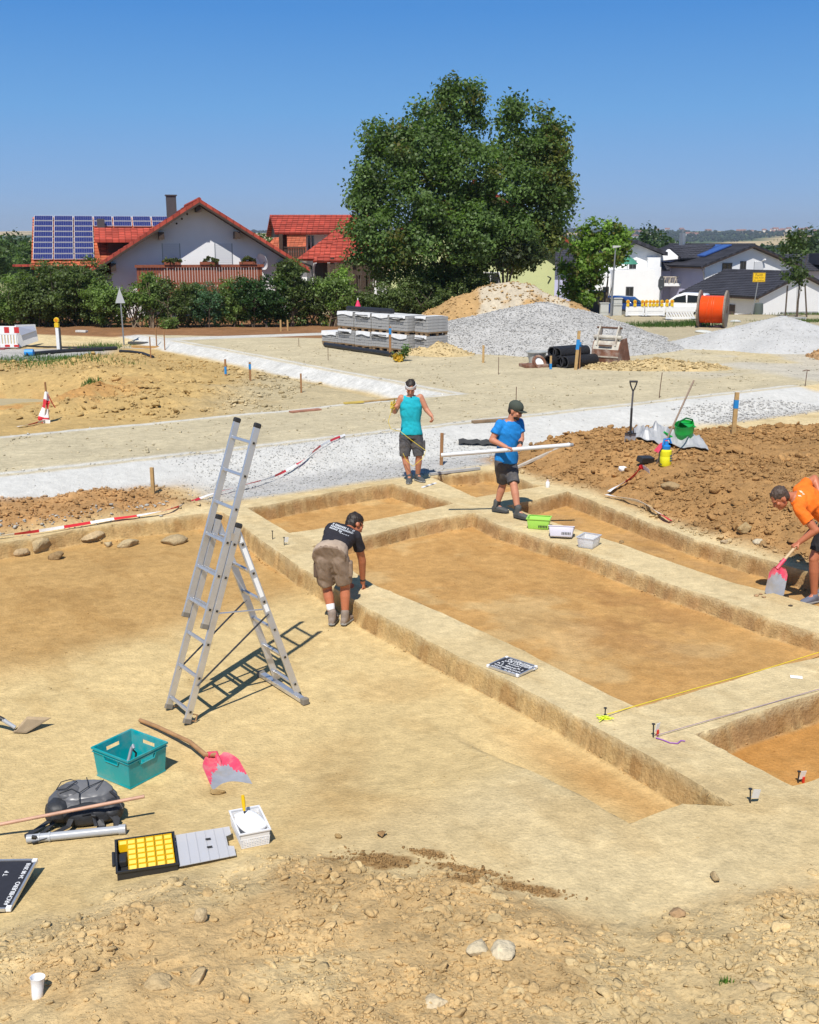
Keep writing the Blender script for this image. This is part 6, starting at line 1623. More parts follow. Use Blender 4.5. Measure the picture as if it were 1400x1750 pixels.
o = MB().box((0, 0, .03), (.9, .12, .045)).build('plank', M_PALLET); o.location = G(840, 721); o.rotation_euler = (.05, 0, radians(25)); tag(o, 'old brown plank on the road edge between the two men', 'plank')
o = MB().box((0, 0, .02), (.75, .16, .03)).build('brick_board', mat('brick_red_board', (.36, .17, .11), .85, noise=.25)); o.location = G(522, 703); o.rotation_euler = (0, 0, radians(34)); tag(o, 'flat brick red piece on the far road edge', 'board')
o = MB().box((0, 0, .03), (.5, .1, .04)).build('yellow_board', mat('yellow_board', (.55, .40, .09), .8, noise=.2)); o.location = G(605, 690); o.rotation_euler = (0, 0, radians(30)); tag(o, 'yellow painted board on the far road edge', 'board')
o = MB().box((0, 0, .02), (1.6, .06, .03)).build('pale_lath', M_STAKE); o.location = G(640, 686); o.rotation_euler = (0, 0, radians(33)); tag(o, 'long pale lath along the far road edge', 'lath')
# plants and grass
def grass(name, label, spots, n, h, col, seed):
 rng = np.random.default_rng(seed); S = np.array([(p.x, p.y, sx, sy) for (p, sx, sy) in spots]); k = rng.integers(0, len(S), n)
 X = S[k, 0] + rng.normal(0, 1, n) * S[k, 2]; Y = S[k, 1] + rng.normal(0, 1, n) * S[k, 3]; a, b = ab(X, Y); Z = height(a, b, X, Y)
 H = h * rng.uniform(.4, 1.3, n); az = rng.uniform(0, 6.28, n); ln2 = rng.normal(0, .35, (n, 2)) * H[:, None]; w = .012 + .10 * H
 B0 = np.stack([X - np.cos(az) * w / 2, Y - np.sin(az) * w / 2, Z - .02], -1); B1 = np.stack([X + np.cos(az) * w / 2, Y + np.sin(az) * w / 2, Z - .02], -1); T = np.stack([X + ln2[:, 0], Y + ln2[:, 1], Z + H], -1)
 V = np.stack([B0, B1, T], 1).reshape(-1, 3); C = np.repeat(np.array(col)[None] * rng.uniform(.6, 1.5, n)[:, None], 3, 0)
 return tag(np_object(name, V, np.arange(3 * n).reshape(n, 3), M_LEAF, C, smooth=False), label, 'grass', None, 'stuff')
grass('roadside_grass', 'green grass strip along the kerb at the left', [(G(30, 618), 1.2, .5), (G(80, 614), 1.1, .45), (G(125, 612), 1.0, .4), (G(172, 594), .5, .6)], 2600, .15, (.085, .16, .035), 3)
grass('verge_grass', 'green grass strip in front of the white barriers', [(at(1110, 572, 50) * 1, 1.0, .35), (at(1150, 570, 50.5), .9, .35), (at(1185, 566, 51), .6, .35)], 2200, .22, (.07, .13, .03), 5)
grass('lawn_strip', 'green lawn strip beside the staked young tree', [(at(1365, 566, 53) + Vector((0, 0, 0)), 1.1, .4), (at(1400, 566, 53.5), 1.2, .5), (at(1400, 540, 60), 1.4, .4)], 3000, .12, (.09, .14, .03), 7)
for (px, py, lb_) in ((155, 653, 'lone green weed on the edge of the pit at the left'),):
 grass('weed', lb_, [(G(px, py), .14, .1)], 120, .14, (.05, .12, .02), 9)
grass('seedling', 'tiny green seedling in the foreground spoil', [(G(1242, 1680), .02, .012)], 34, .035, (.10, .20, .03), 11)['kind'] = 'thing'
# ---- parked cars
def car(name, label, p, rz, paint, L=4.1, W=1.72, H=1.5, van=False):
 r = empty(name, p, rz, label, 'car', 'cars parked by the houses'); k = L / 4.1
 low = [(-2.0, .32), (-2.03, .62), (-1.9, .82), (-1.0, .92), (1.75, .96), (2.0, .85), (2.04, .5), (1.98, .28)]
 top = [(-1.05, .92), (-.35, 1.42), (.2, H), (1.55, H - .05), (1.95, .97)] if van else [(-1.0, .92), (-.3, 1.36), (.3, H - .03), (1.35, H - .10), (1.8, .96)]
 m = MB()
 def loft(prof, w0, w1, z0, z1):
  P = []; n = len(prof)
  for sg in (-1, 1):
   for x, z in prof:
    f = (z - z0) / (z1 - z0); w = (w0 + (w1 - w0) * max(0, min(1, f))) / 2; P.append((x * k, sg * w, z))
  F = [tuple(range(n)), tuple(range(2 * n - 1, n - 1, -1))] + [(i, i + n, (i + 1) % n + n, (i + 1) % n) for i in range(n)]
  m.add(P, F)
 loft(low, W, W * .97, .28, .96); loft(top, W * .95, W * .74, .92, H); m.build('body', paint, r, bevel=.05, smooth=1.0)
 g = MB()
 for sg in (-1, 1):
  def sp(x, z): f = (z - .92) / (H - .92); return (x * k, sg * (W * .95 + (W * .74 - W * .95) * f) / 2 + sg * .006, z)
  MB().prism([sp(-.72, 1.0), sp(-.25, 1.33), sp(.35, H - .14), sp(.42, 1.0)], (0, sg * .006, 0)).build('side_window', M_GLASS, r); MB().prism([sp(.50, 1.0), sp(.46, H - .14), sp(1.2, H - .18), sp(1.5, 1.02)], (0, sg * .006, 0)).build('side_window', M_GLASS, r)
 a = top[0]; b = top[1]; n_ = Vector((a[1] - b[1], 0, b[0] - a[0])).normalized(); n_ = -n_ if n_.x > 0 else n_
 def quad(nm, A, B, w0, w1, m_, off):
  d = Vector((B[0] - A[0], 0, B[1] - A[1])); q = Vector((-d.z, 0, d.x)).normalized() * off
  MB().prism([(A[0] * k + q.x, -w0 / 2, A[1] + q.z), (A[0] * k + q.x, w0 / 2, A[1] + q.z), (B[0] * k + q.x, w1 / 2, B[1] + q.z), (B[0] * k + q.x, -w1 / 2, B[1] + q.z)], q * .6).build(nm, m_, r)
 quad('windscreen', (a[0] * .95, a[1] + .05), (b[0], b[1] - .03), W * .82, W * .70, M_GLASS, .012)
 c = top[-2]; d = top[-1]; quad('rear_window', (c[0] + .05, c[1] - .10), (d[0] - .04, d[1] + .10), W * .66, W * .76, M_GLASS, .012)
 for sg in (-1, 1):
  MB().box((2.0 * k, sg * W * .42, .86), (.10, .16, .26)).build('tail_light', mat('tail_light_red', (.45, .02, .02), .2), r, bevel=.02); MB().box((-1.97 * k, sg * W * .36, .72), (.12, .30, .14)).build('headlight', mat('clear_lens', (.6, .62, .65), .1), r, bevel=.02)
  for x in (-1.28, 1.28):
   wh = empty('wheel', (x * k, sg * (W / 2 - .09), .31)); wh.parent = r
   MB().lathe([(.20, -.10), (.29, -.10), (.315, -.06), (.315, .06), (.29, .10), (.20, .10)], n=20, axis='Y', cap0=True, cap1=True).build('tyre', M_TYRE, wh, smooth=True); MB().lathe([(.001, -.105), (.19, -.108), (.19, .108), (.001, .105)], n=14, axis='Y', cap0=False, cap1=False).build('rim', M_ZINC, wh)
  MB().box((-.62 * k, sg * (W / 2 + .06), 1.02), (.1, .16, .12)).build('mirror', paint, r, bevel=.02)
 MB().box((2.045 * k, 0, .62), (.02, .5, .12)).build('plate', M_FRAMEW, r)
 return r
PW_ = mat('white_car_paint', (.78, .78, .78), .25, coat=.6); PB_ = mat('blue_car_paint', (.012, .04, .17), .25, coat=.6)
def gd(px, D): x = at(px, 500, D).x; return (x, D, float(terrain_far(np.array([x]), np.array([float(D)]))[0]))
car('parked_car', 'white high roofed car right of the yellow lamps, behind the slanted barrier', gd(1168, 72), radians(-28), PW_, 4.0, 1.7, 1.62, True)
car('parked_car', 'dark blue car behind the grey street cabinet', gd(1044, 72), radians(-35), PB_, 4.3, 1.78, 1.45)
car('parked_car', 'white car half hidden behind the green street tree', gd(994, 76), radians(-62), PW_, 4.2, 1.75, 1.5)
q = gd(1012, 62); o = empty('dark_bin', q, .2, 'large dark bin between the low cabinet and the gravel heap', 'bin'); MB().box((0, 0, .6), (1.3, .9, 1.15), taper=1.08).build('body', mat('dark_bin_plastic', (.03, .035, .04), .5), o, bevel=.04); MB().box((0, 0, 1.22), (1.4, .98, .08)).build('lid', mat('dark_bin_plastic', (.03, .035, .04), .5), o, bevel=.02)
q = gd(1298, 74); o = empty('rain_barrel', q, .0, 'grey barrel by the garage door', 'barrel'); MB().lathe([(.30, 0), (.34, .5), (.30, 1.0), (.27, 1.02)], n=14).build('barrel', mat('green_grey_barrel', (.09, .11, .10), .6), o, smooth=True)
q = gd(1277, 74); o = empty('stacked_boards', q, .4, 'dark boards lying before the garage', 'boards')
for k in range(3): MB().box((k * .1, 0, .06 + k * .09), (1.6 - k * .2, .5, .07)).build('plank', M_DARKW, o)
# kerb stones by the lawn
for k, (px, py, D) in enumerate(((1350, 560, 54.5), (1385, 585, 48.0), (1376, 531, 62), (1355, 536, 61))):
 o = MB().box((0, 0, .06), (1.5, .18, .12)).build('kerb_stone', M_CONC, bevel=.01); q = at(px, py, D); o.location = (q.x, D, float(terrain_far(np.array([q.x]), np.array([float(D)]))[0])); o.rotation_euler = (0, 0, .1 * k); tag(o, 'grey kerb stone by the lawn, %s' % ('beside the tree stakes', 'nearest the gravel heap', 'behind the right stake', 'behind the left stake')[k], 'kerb stone')
# ---------------------------------------------------------------- tools and things in the dig
M_ALU = mat('ladder_aluminium', (.66, .66, .67), .34, metal=.75, noise=.06, nscale=12, dirt=(.5, .44, .33), dirt_amt=.25)
M_BLKP = mat('black_plastic', (.025, .025, .026), .5)
M_TEAL = mat('teal_plastic', (.0, .33, .36), .42, noise=.06, nscale=6, dirt=(.42, .40, .30), dirt_amt=.30)
M_WOODH = mat('worn_handle_wood', (.36, .20, .09), .65, noise=.25, nscale=9)
M_PINK = mat('worn_pink_paint', (.70, .06, .12), .5, noise=.15, nscale=14, dirt=(.55, .45, .36), dirt_amt=.35)
M_BLADE = mat('worn_steel_blade', (.42, .43, .46), .45, metal=.35, noise=.15, nscale=10, dirt=(.45, .36, .22), dirt_amt=.4)
M_NYLON = mat('grey_backpack_nylon', (.10, .10, .105), .42, noise=.2, nscale=9, bump=.35, bscale=22, spec=.5)
M_NYLON2 = mat('black_backpack_nylon', (.030, .031, .034), .55, noise=.25, nscale=9, bump=.35, bscale=26)
M_GREYPIPE = mat('grey_plastic_pipe', (.38, .40, .43), .35)
M_YBIN = mat('yellow_bin_plastic', (.82, .50, .005), .42)
M_CLEAR = mat('frosted_plastic', (.72, .72, .75), .30, trans=.25, alpha=.82)
M_CLOTH = mat('white_cloth', (.82, .82, .83), .85, bump=.4, bscale=30)
M_BOARD = mat('letter_board_felt', (.020, .021, .030), .85, noise=.15, nscale=30)
M_LETTER = mat('white_letters', (.84, .84, .84), .5)
M_TAG = mat('white_tag_paper', (.82, .82, .80), .6); M_REDP = mat('red_plastic', (.62, .03, .02), .4)
M_YSTR = mat('yellow_string', (.80, .62, .03), .7); M_YNEON = mat('neon_yellow_string', (.68, .80, .03), .7); M_PURP = mat('purple_string', (.30, .10, .42), .7)
M_GREENP = mat('green_plastic', (.012, .36, .055), .35, noise=.05)

# ---- combination ladder
LW = (Vector((-.59, .807, 0)))
def ladder():
 F = G(318, 1240); T = at(399.3, 930, 9.55); root = empty('step_ladder', F, 0, 'aluminium combination ladder standing open with its top section pushed up', 'ladder')
 O = F; e = (T - O); Lr = e.length; e.normalize(); n = e.cross(LW).normalized()
 if n.y > 0: n = -n                                     # towards the viewer
 sp = (Lr - .13) / 5; WD = .40
 def section(p0, e, n, t0, t1, rts, capb, capt, dz=0.0, plugs=True):
  for k in (0, 1):
   b = p0 + LW * (WD * k)
   s = MB().bar(b + e * t0 - O, b + e * t1 - O, .026, .066, n); s.build('stile', M_ALU, root, bevel=.004)
   if capb: MB().bar(b + e * (t0 - .012) - O, b + e * (t0 + .035) - O, .034, .074, n).build('rubber_foot', mat('dusty_rubber_foot', (.20, .18, .15), .9), root, bevel=.006)
   if capt: MB().bar(b + e * (t1 - .03) - O, b + e * (t1 + .02) - O, .036, .076, n).build('end_cap', M_BLKP, root, bevel=.014)
  for t in rts:
   a = p0 + e * t; MB().bar(a + LW * .0131 - O, a + LW * (WD - .0131) - O, .030, .030, n).build('rung', M_ALU, root, bevel=.005)
   if plugs:
    c = a - LW * .0145 - O; MB().bar(c, c - LW * .004, .034, .034, n).build('rung_collar', M_ALU, root); MB().bar(c - LW * .0045, c - LW * .007, .021, .021, n).build('rung_plug', M_BLKP, root)
 low = [.13 + sp * i for i in range(6)]
 section(O, e, n, .03, low[5] + .18, low, True, True)
 up0 = O + n * .074
 section(up0, e, n, low[3] - .17, low[3] + sp * 5 + .17, [low[3] + sp * i for i in range(6)], True, True)
 # supporting leg
 F2 = G(509, 1192); F2.z += .05; T2 = at(413.6, 930, 9.62); e2 = (T2 - F2); L2 = e2.length; e2.normalize(); n2 = e2.cross(LW).normalized()
 if n2.x < 0: n2 = -n2
 sp2 = (L2 - .10) / 5; leg = [.10 + sp2 * i for i in range(6)]
 section(F2, e2, n2, -.0, leg[5] + .15, leg, False, True)
 # stabiliser bar across the feet of the leg
 a, b = G(521, 1204), G(447, 1157); a.z += .035; b.z += .035
 MB().bar(a - O, b - O, .06, .045).build('stabiliser_bar', M_ALU, root, bevel=.006)
 for q in (a, b):
  d = (a - b).normalized(); MB().bar(q - d * .03 - O, q + d * .03 - O, .07, .066).build('rubber_foot', mat('dusty_rubber_foot', (.20, .18, .15), .9), root, bevel=.01)
 # stickers on the outside of the leg
 for t0, t1 in ((leg[5] + .02, leg[5] + .10), (leg[4] + .035, leg[5] - .04), (leg[3] + .05, leg[4] - .05), (leg[2] + .19, leg[3] - .03)):
  c = F2 - LW * .0135 - O; MB().bar(c + e2 * t0, c + e2 * t1, .002, .040, n2).build('sticker', M_TAG, root)
 # spreader and straps
 m0 = O + e * (low[3] - .02) - n * .03; m1 = F2 + e2 * (leg[2] + sp2 * .72); MB().bar(m0 - O, m1 - O, .028, .006).build('spreader_bar', M_ALU, root)
 MB().strip([O + e * (low[1] - .07) - O - LW * .016, F2 + e2 * (leg[2] + .17) - O - LW * .016], .028, n, .003).build('safety_strap', M_BLKP, root)
 MB().strip([O + e * (low[1] - .05) + LW * WD - O, F2 + e2 * (leg[2] + .2) + LW * WD - O], .028, n, .003).build('safety_strap', M_BLKP, root)
 hb = O + e * (low[5] + .06)
 for k in (0, 1):
  MB().bar(hb + LW * (WD * k) - LW * (.018 if k == 0 else -.018) - O + n * .06, T2 + LW * (WD * k) - LW * (.018 if k == 0 else -.018) - O + e2 * .07, .006, .07, e).build('hinge_plate', M_ALU, root)
 for k in (0, 1):
  c = O + e * (low[0] - .02) + LW * (WD * k); MB().tube([c - O - n * .035, c - O - n * .085, c - O - n * .085 - e * .06, c - O - n * .045 - e * .06], .007, 6).build('hook', M_WOODH, root)
ladder()

# ---- teal crate
def crate():
 c0 = G(222.5, 1352); c1 = G(286, 1324); r = empty('teal_crate', c0, 0, 'teal plastic crate with oblong hand holes standing by the backpack', 'crate')
 h = at(222.5, 1301, c0.y).z - c0.z
 fr = c0 + Vector((0, 0, h)); R = gz(284.6, 1268.7, fr.z); L = gz(161, 1276, fr.z)
 ex = (R - fr); ey = (L - fr); W, D = ex.length, ey.length; ex.normalize(); ey = Vector((-ex.y, ex.x, 0)); tp = .018
 def P(u, v, z):
  k = tp * (1 - z / h); return ex * (k + u * (W - 2 * k) / W) + ey * (k + v * (D - 2 * k) / D) + Vector((0, 0, z))
 def slab(u0, u1, v0, v1, z0, z1, mb):
  pts = [P(u, v, z) for z in (z0, z1) for u, v in ((u0, v0), (u1, v0), (u1, v1), (u0, v1))]
  mb.add(pts, [(3, 2, 1, 0), (4, 5, 6, 7), (0, 1, 5, 4), (1, 2, 6, 5), (2, 3, 7, 6), (3, 0, 4, 7)])
 t = .006
 mb = MB(); slab(0, W, 0, D, 0, t, mb); mb.build('floor', M_TEAL, r)
 for side in range(4):
  mb = MB()
  def S(a0, a1, z0, z1):
   LL = W if side in (0, 2) else D; g = t + .0005
   if side in (1, 3): a0 = max(a0, g); a1 = min(a1, LL - g)
   if side == 0: slab(a0, a1, 0, t, z0, z1, mb)
   elif side == 2: slab(a0, a1, D - t, D, z0, z1, mb)
   elif side == 3: slab(0, t, a0, a1, z0, z1, mb)
   else: slab(W - t, W, a0, a1, z0, z1, mb)
  LL = W if side in (0, 2) else D; m0, m1 = LL * .32, LL * .66; zh0, zh1 = h * .70, h * .83
  S(0, m0, t + .0005, h); S(m1, LL, t + .0005, h); S(m0, m1, t + .0005, zh0); S(m0, m1, zh1, h); mb.build('side_wall', M_TEAL, r)
 for z0, z1, o, nm in ((h - .014, h + .004, .010, 'rim'), (h * .865, h * .885, .009, 'upper_rib'), (.004, .014, .006, 'foot_rib')):
  mb = MB(); slab(-o, W + o, -o, -.0005, z0, z1, mb); slab(-o, W + o, D + .0005, D + o, z0, z1, mb); slab(-o, -.0005, 0, D, z0, z1, mb); slab(W + .0005, W + o, 0, D, z0, z1, mb); mb.build(nm, M_TEAL, r)
 for side in (0, 3):
  LL = W if side == 0 else D; mb = MB(); q = [(LL * .26, h * .86), (LL * .30, h * .70), (LL * .66, h * .70), (LL * .70, h * .86)]
  pts = [(P(a, -.005, z) if side == 0 else P(-.005, a, z)) for a, z in q]; mb.tube(pts, .005, 6); mb.build('handle_lip', M_TEAL, r)
 tl = empty('bent_tool', c0 + P(W * .45, D * .5, .0), 0, 'bent metal tool standing inside the teal crate', 'tool'); MB().tube([(-.05, -.06, .03), (0, 0, .14), (.02, .03, .22), (.035, .03, .25), (.045, .01, .23)], [.012, .013, .014, .012, .010], 8).build('rod', M_BLADE, tl, smooth=True); MB().tube([(.02, .03, .22), (.05, .05, .17), (.04, .04, .10)], .009, 6).build('branch', M_BLKP, tl)
crate()

# ---- pointed shovels
def shovel_blade(parent, name='blade', W=.30, L=.32, cup=.035, M4=None, pinkfrac=.5, swap=False):
 """blade lying along +x from the socket, slightly dished; painted upper part and worn steel tip"""
 nu, nv = 25, 31; V = []; F = []; mi = []
 for i in range(nv):
  v = i / (nv - 1); x = L * v
  hw = W / 2 * min(1, (.42 + .60 * math.sqrt(max(0, min(1, v / .28)))) if v < .28 else 1.02) * (1 + .06 * (v - .4))
  for j in range(nu):
   u = -1 + 2 * j / (nu - 1); tip = .05 * (1 - u * u) if v > .9 else 0
   z = cup * (u * u) * (1 - .55 * v) + .018 * math.exp(-(u / .16) ** 2) * max(0, 1 - v * 2.0)
   V.append((x + tip * (v - .9) / .1, hw * u, z))
 for i in range(nv - 1):
  for j in range(nu - 1):
   F.append((i * nu + j, i * nu + j + 1, (i + 1) * nu + j + 1, (i + 1) * nu + j)); v = i / (nv - 1); u = abs(-1 + 2 * (j + .5) / (nu - 1)); mi.append(0 if v < .22 + pinkfrac * u ** 1.6 + .04 * sin(j * 1.1) + .03 * sin(j * 2.9 + i) else 1)
 n = len(V); V2 = V + [(a, b, c - .004) for a, b, c in V]; F2 = F + [tuple(k + n for k in reversed(f)) for f in F]; m2 = mi + mi
 rim = [(0, j) for j in range(nu)] + [(i, nu - 1) for i in range(1, nv)] + [(nv - 1, j) for j in range(nu - 2, -1, -1)] + [(i, 0) for i in range(nv - 2, 0, -1)]
 idx = [i * nu + j for i, j in rim]
 for k in range(len(idx)): a, b = idx[k], idx[(k + 1) % len(idx)]; F2.append((a, a + n, b + n, b)); m2.append(1)
 m = MB(); m.v = V2; m.f = [list(f) for f in F2]; m.m = m2
 return m.build(name, [M_PINK, M_BLADE], parent, smooth=1.0)
h0, h1 = G(240, 1236), G(352, 1306); h0.z += .03; ax = (h1 - h0); rz_ = math.atan2(ax.y, ax.x)
bt = G(400, 1348); bl0 = G(370, 1302); sv = empty('pink_shovel', bl0, 0, 'shovel with worn pink blade and curved wooden handle beside the crate', 'shovel')
dirb = math.atan2(bt.y - bl0.y, bt.x - bl0.x); b = shovel_blade(sv, W=.31, L=(bt - bl0).length * 1.02); b.rotation_euler = (0, radians(6), dirb); b.location = (0, 0, .045)
sk = Vector((cos(dirb), sin(dirb), 0)); s0 = Vector((0, 0, .075)); q0 = h1 - bl0 + Vector((0, 0, .085)); hm = (h0 + h1) / 2 - bl0 + Vector((.02, .02, .055))
MB().tube([h0 - bl0, (h0 - bl0).lerp(hm, .5) + Vector((0, 0, .008)), hm, hm.lerp(q0, .5) + Vector((.0, .012, .02)), q0, s0 + sk * .02], [.019, .018, .018, .019, .021, .018], 10).build('handle', M_WOODH, sv, smooth=True)
MB().tube([q0.lerp(s0, .2), s0, s0 + sk * .09 + Vector((0, 0, -.02)), s0 + sk * .16 + Vector((0, 0, -.045))], [.026, .025, .018, .006], 10).build('socket', M_PINK, sv, smooth=True)
lump = G(372, 1356); o = np_object('soil_lump', ico(3, 77, .1, .5)[0] * .05, ico(3, 77, .1, .5)[1], M_CLOD, np.tile(np.array([.40, .27, .12]), (len(ico(3, 77, .1, .5)[0]), 1)), smooth=False); o.location = lump + Vector((0, 0, .02)); o.scale = (1.5, .8, .8); tag(o, 'brown lump of soil stuck at the tip of the pink shovel', 'clod')

# ---- bodies grown from simple volumes
def capsule(mb, p0, p1, r0, r1, n=12):
 p0, p1 = Vector(p0), Vector(p1); d = (p1 - p0); L = max(d.length, 1e-4); d = d / L; pts = []; rs = []
 for k in range(4): a = pi / 2 * (1 - k / 4); pts.append(p0 - d * r0 * sin(a)); rs.append(max(.0008, r0 * cos(a)))
 for k in range(5): pts.append(p0 + d * L * k / 4); rs.append(r0 + (r1 - r0) * k / 4)
 for k in range(1, 5): a = pi / 2 * k / 4; pts.append(p1 + d * r1 * sin(a)); rs.append(max(.0008, r1 * cos(a)))
 mb.tube(pts, rs, n)
def loft(mb, secs, n=18, p=2.3):
 """closed body through elliptic sections (centre, half-width vector, half-depth vector)"""
 P = []
 for c, ax, ay in secs:
  c, ax, ay = Vector(c), Vector(ax), Vector(ay)
  for i in range(n):
   a = 2 * pi * i / n; ca, sa = cos(a), sin(a); q = (abs(ca) ** p + abs(sa) ** p) ** (-1 / p); P.append(c + ax * (ca * q) + ay * (sa * q))
 m = len(secs); F = [(k * n + i, k * n + (i + 1) % n, k * n + n + (i + 1) % n, k * n + n + i) for k in range(m - 1) for i in range(n)]
 F += [tuple(range(n - 1, -1, -1)), tuple(range(m * n - n, m * n))]; mb.add(P, F)
def grow(name, mb, voxel, m_, parent, it=4, wrinkle=0.0, wsc=.10, seed=1, fac=.5):
 me = mb.mesh('tmp')
 import bmesh
 bm = bmesh.new(); bm.from_mesh(me); bmesh.ops.recalc_face_normals(bm, faces=bm.faces); bm.to_mesh(me); bm.free()
 o = bpy.data.objects.new('tmp', me); COL.objects.link(o)
 r = o.modifiers.new('r', 'REMESH'); r.mode = 'VOXEL'; r.voxel_size = voxel
 s = o.modifiers.new('s', 'SMOOTH'); s.factor = fac; s.iterations = it
 out = bpy.data.meshes.new_from_object(o.evaluated_get(bpy.context.evaluated_depsgraph_get())); bpy.data.objects.remove(o); bpy.data.meshes.remove(me)
 n = len(out.vertices); V = np.zeros(n * 3, np.float32); out.vertices.foreach_get('co', V); V = V.reshape(-1, 3)
 if wrinkle > 0:
  N = np.zeros(n * 3, np.float32); out.vertices.foreach_get('normal', N); N = N.reshape(-1, 3)
  d = np.abs(fbm(V[:, 0] * 1.3 + V[:, 2] * .5, V[:, 1] + V[:, 2] * .8, wsc, 3, seed) - .5) * 2 - .25 + .5 * (fbm(V[:, 0] - V[:, 1], V[:, 2] * .7, wsc * 1.6, 2, seed + 5) - .5)
  V = V + N * (d * wrinkle)[:, None]; out.vertices.foreach_set('co', V.astype(np.float32).ravel())
 out.name = name; out.materials.clear(); out.materials.append(m_); out.polygons.foreach_set('use_smooth', [True] * len(out.polygons)); out.update()
 ob = bpy.data.objects.new(name, out); COL.objects.link(ob); ob.parent = parent
 return ob
# ---- backpack
def blob_mesh(seed, n=24, m=16, amp=.12, sc=.7, pw=1.0):
 V = []; F = []
 for k in range(m + 1):
  th = pi * k / m
  for i in range(n):
   a = 2 * pi * i / n; p = np.array([cos(a) * sin(th), sin(a) * sin(th), cos(th)]); p = np.sign(p) * np.abs(p) ** pw
   d = float(fbm(np.array([p[0] * 1.0 + seed + p[2] * .6]), np.array([p[1] - p[2] * .8 + seed]), sc, 3, seed)[0]) - .5
   V.append(p * (1 + amp * 2 * d))
 for k in range(m):
  for i in range(n): j = (i + 1) % n; F.append((k * n + i, k * n + n + i, k * n + n + j, k * n + j))
 return V, F
def blob(name, c, r, m_, parent, seed=1, rot=(0, 0, 0), amp=.10, sc=.6, pw=.8):
 V, F = blob_mesh(seed, 26, 16, amp, sc, pw); R = Euler(rot).to_matrix(); c = Vector(c)
 mb = MB(); mb.add([R @ Vector((v[0] * r[0], v[1] * r[1], v[2] * r[2])) + c for v in V], F); return mb.build(name, m_, parent, smooth=1.2)
pb0 = G(140, 1402); bp2 = empty('backpack', pb0, 0, 'grey backpack with cords and straps lying beside the teal crate', 'backpack')
def pack(x0, x1, cy, cz, hy, hz, tilt):
 m = MB(); S = []; R = Euler((tilt, 0, .18)).to_matrix()
 for i in range(9):
  f = i / 8; k = (1 - abs(2 * f - 1) ** 3.2) ** .5; k = max(k, .25); taper = 1.0 - .22 * f
  S.append((R @ Vector((x0 + (x1 - x0) * f, 0, 0)) + Vector((0, cy, cz)), R @ Vector((0, hy * k * taper, 0)), R @ Vector((0, 0, hz * (.45 + .55 * k)))))
 loft(m, S, 24, 3.4); return m
grow('main_compartment', pack(-.26, .24, .10, .10, .185, .10, .24), .008, M_NYLON, bp2, 5, .012, .16, 4)
grow('front_panel', pack(-.20, .21, .115, .165, .135, .055, .27), .008, mat('shiny_grey_panel', (.155, .155, .16), .36, noise=.15, nscale=10), bp2, 5, .010, .14, 8)
grow('front_pocket', pack(-.19, -.02, .10, .185, .085, .042, .27), .008, M_NYLON, bp2, 4, .008, .10, 9)
blob('side_pocket', (.06, -.06, .085), (.17, .075, .075), M_NYLON2, bp2, 12, (.1, 0, .15), .16, .5, .75)
blob('small_pocket', (-.16, -.03, .10), (.09, .10, .085), M_NYLON2, bp2, 15, (0, .2, .3), .14, .5, .8)
blob('hip_pad', (.22, .02, .08), (.085, .10, .07), M_NYLON2, bp2, 18, (0, 0, .5), .2, .5, .8)
cpts = [(-.16, .02, .215), (-.08, .06, .232), (-.01, .03, .215), (.04, .09, .232), (.13, .19, .235), (.10, .07, .222)]
MB().tube(cpts, .004, 5).build('cord', M_BLKP, bp2); MB().tube([(-.01, .03, .215), (.0, -.02, .195), (.02, -.06, .15)], .004, 5).build('cord', M_BLKP, bp2); MB().tube([(-.01, .22, .24), (.02, .15, .24), (.04, .09, .232)], .004, 5).build('cord', M_BLKP, bp2)
MB().tube([(-.19, .05, .228), (-.18, .14, .245), (-.12, .17, .25), (-.06, .14, .25), (-.12, .05, .235), (-.19, .05, .228)], .004, 5).build('zip_seam', M_BLKP, bp2)
def strap(name, pts, w, up=(0, 0, 1)): return MB().strip(pts, w, up, .006).build(name, M_NYLON2, bp2)
strap('shoulder_strap', [(-.10, -.02, .13), (-.20, -.10, .06), (-.28, -.17, .022), (-.33, -.24, .018), (-.30, -.31, .045), (-.22, -.33, .06), (-.12, -.27, .05), (-.04, -.19, .06), (-.02, -.10, .12)], .045)
strap('shoulder_strap', [(-.12, -.06, .08), (-.22, -.20, .02), (-.30, -.27, .016), (-.24, -.36, .03), (-.15, -.33, .055)], .03)
strap('hip_strap', [(.14, -.06, .10), (.19, -.14, .035), (.17, -.20, .014)], .05); strap('hip_strap', [(.22, -.04, .10), (.29, -.09, .06), (.30, -.16, .02), (.22, -.17, .012), (.16, -.19, .012)], .055); strap('side_strap', [(.05, -.13, .12), (.12, -.12, .13), (.16, -.17, .05)], .025)
strap('carry_loop', [(.20, .10, .19), (.27, .06, .16), (.31, -.0, .10), (.26, -.03, .06)], .02)
for c in ((.135, -.135, .105), (-.24, -.345, .055)): MB().box(c, (.035, .02, .045), (.3, .2, .1)).build('buckle', M_BLKP, bp2, bevel=.004)
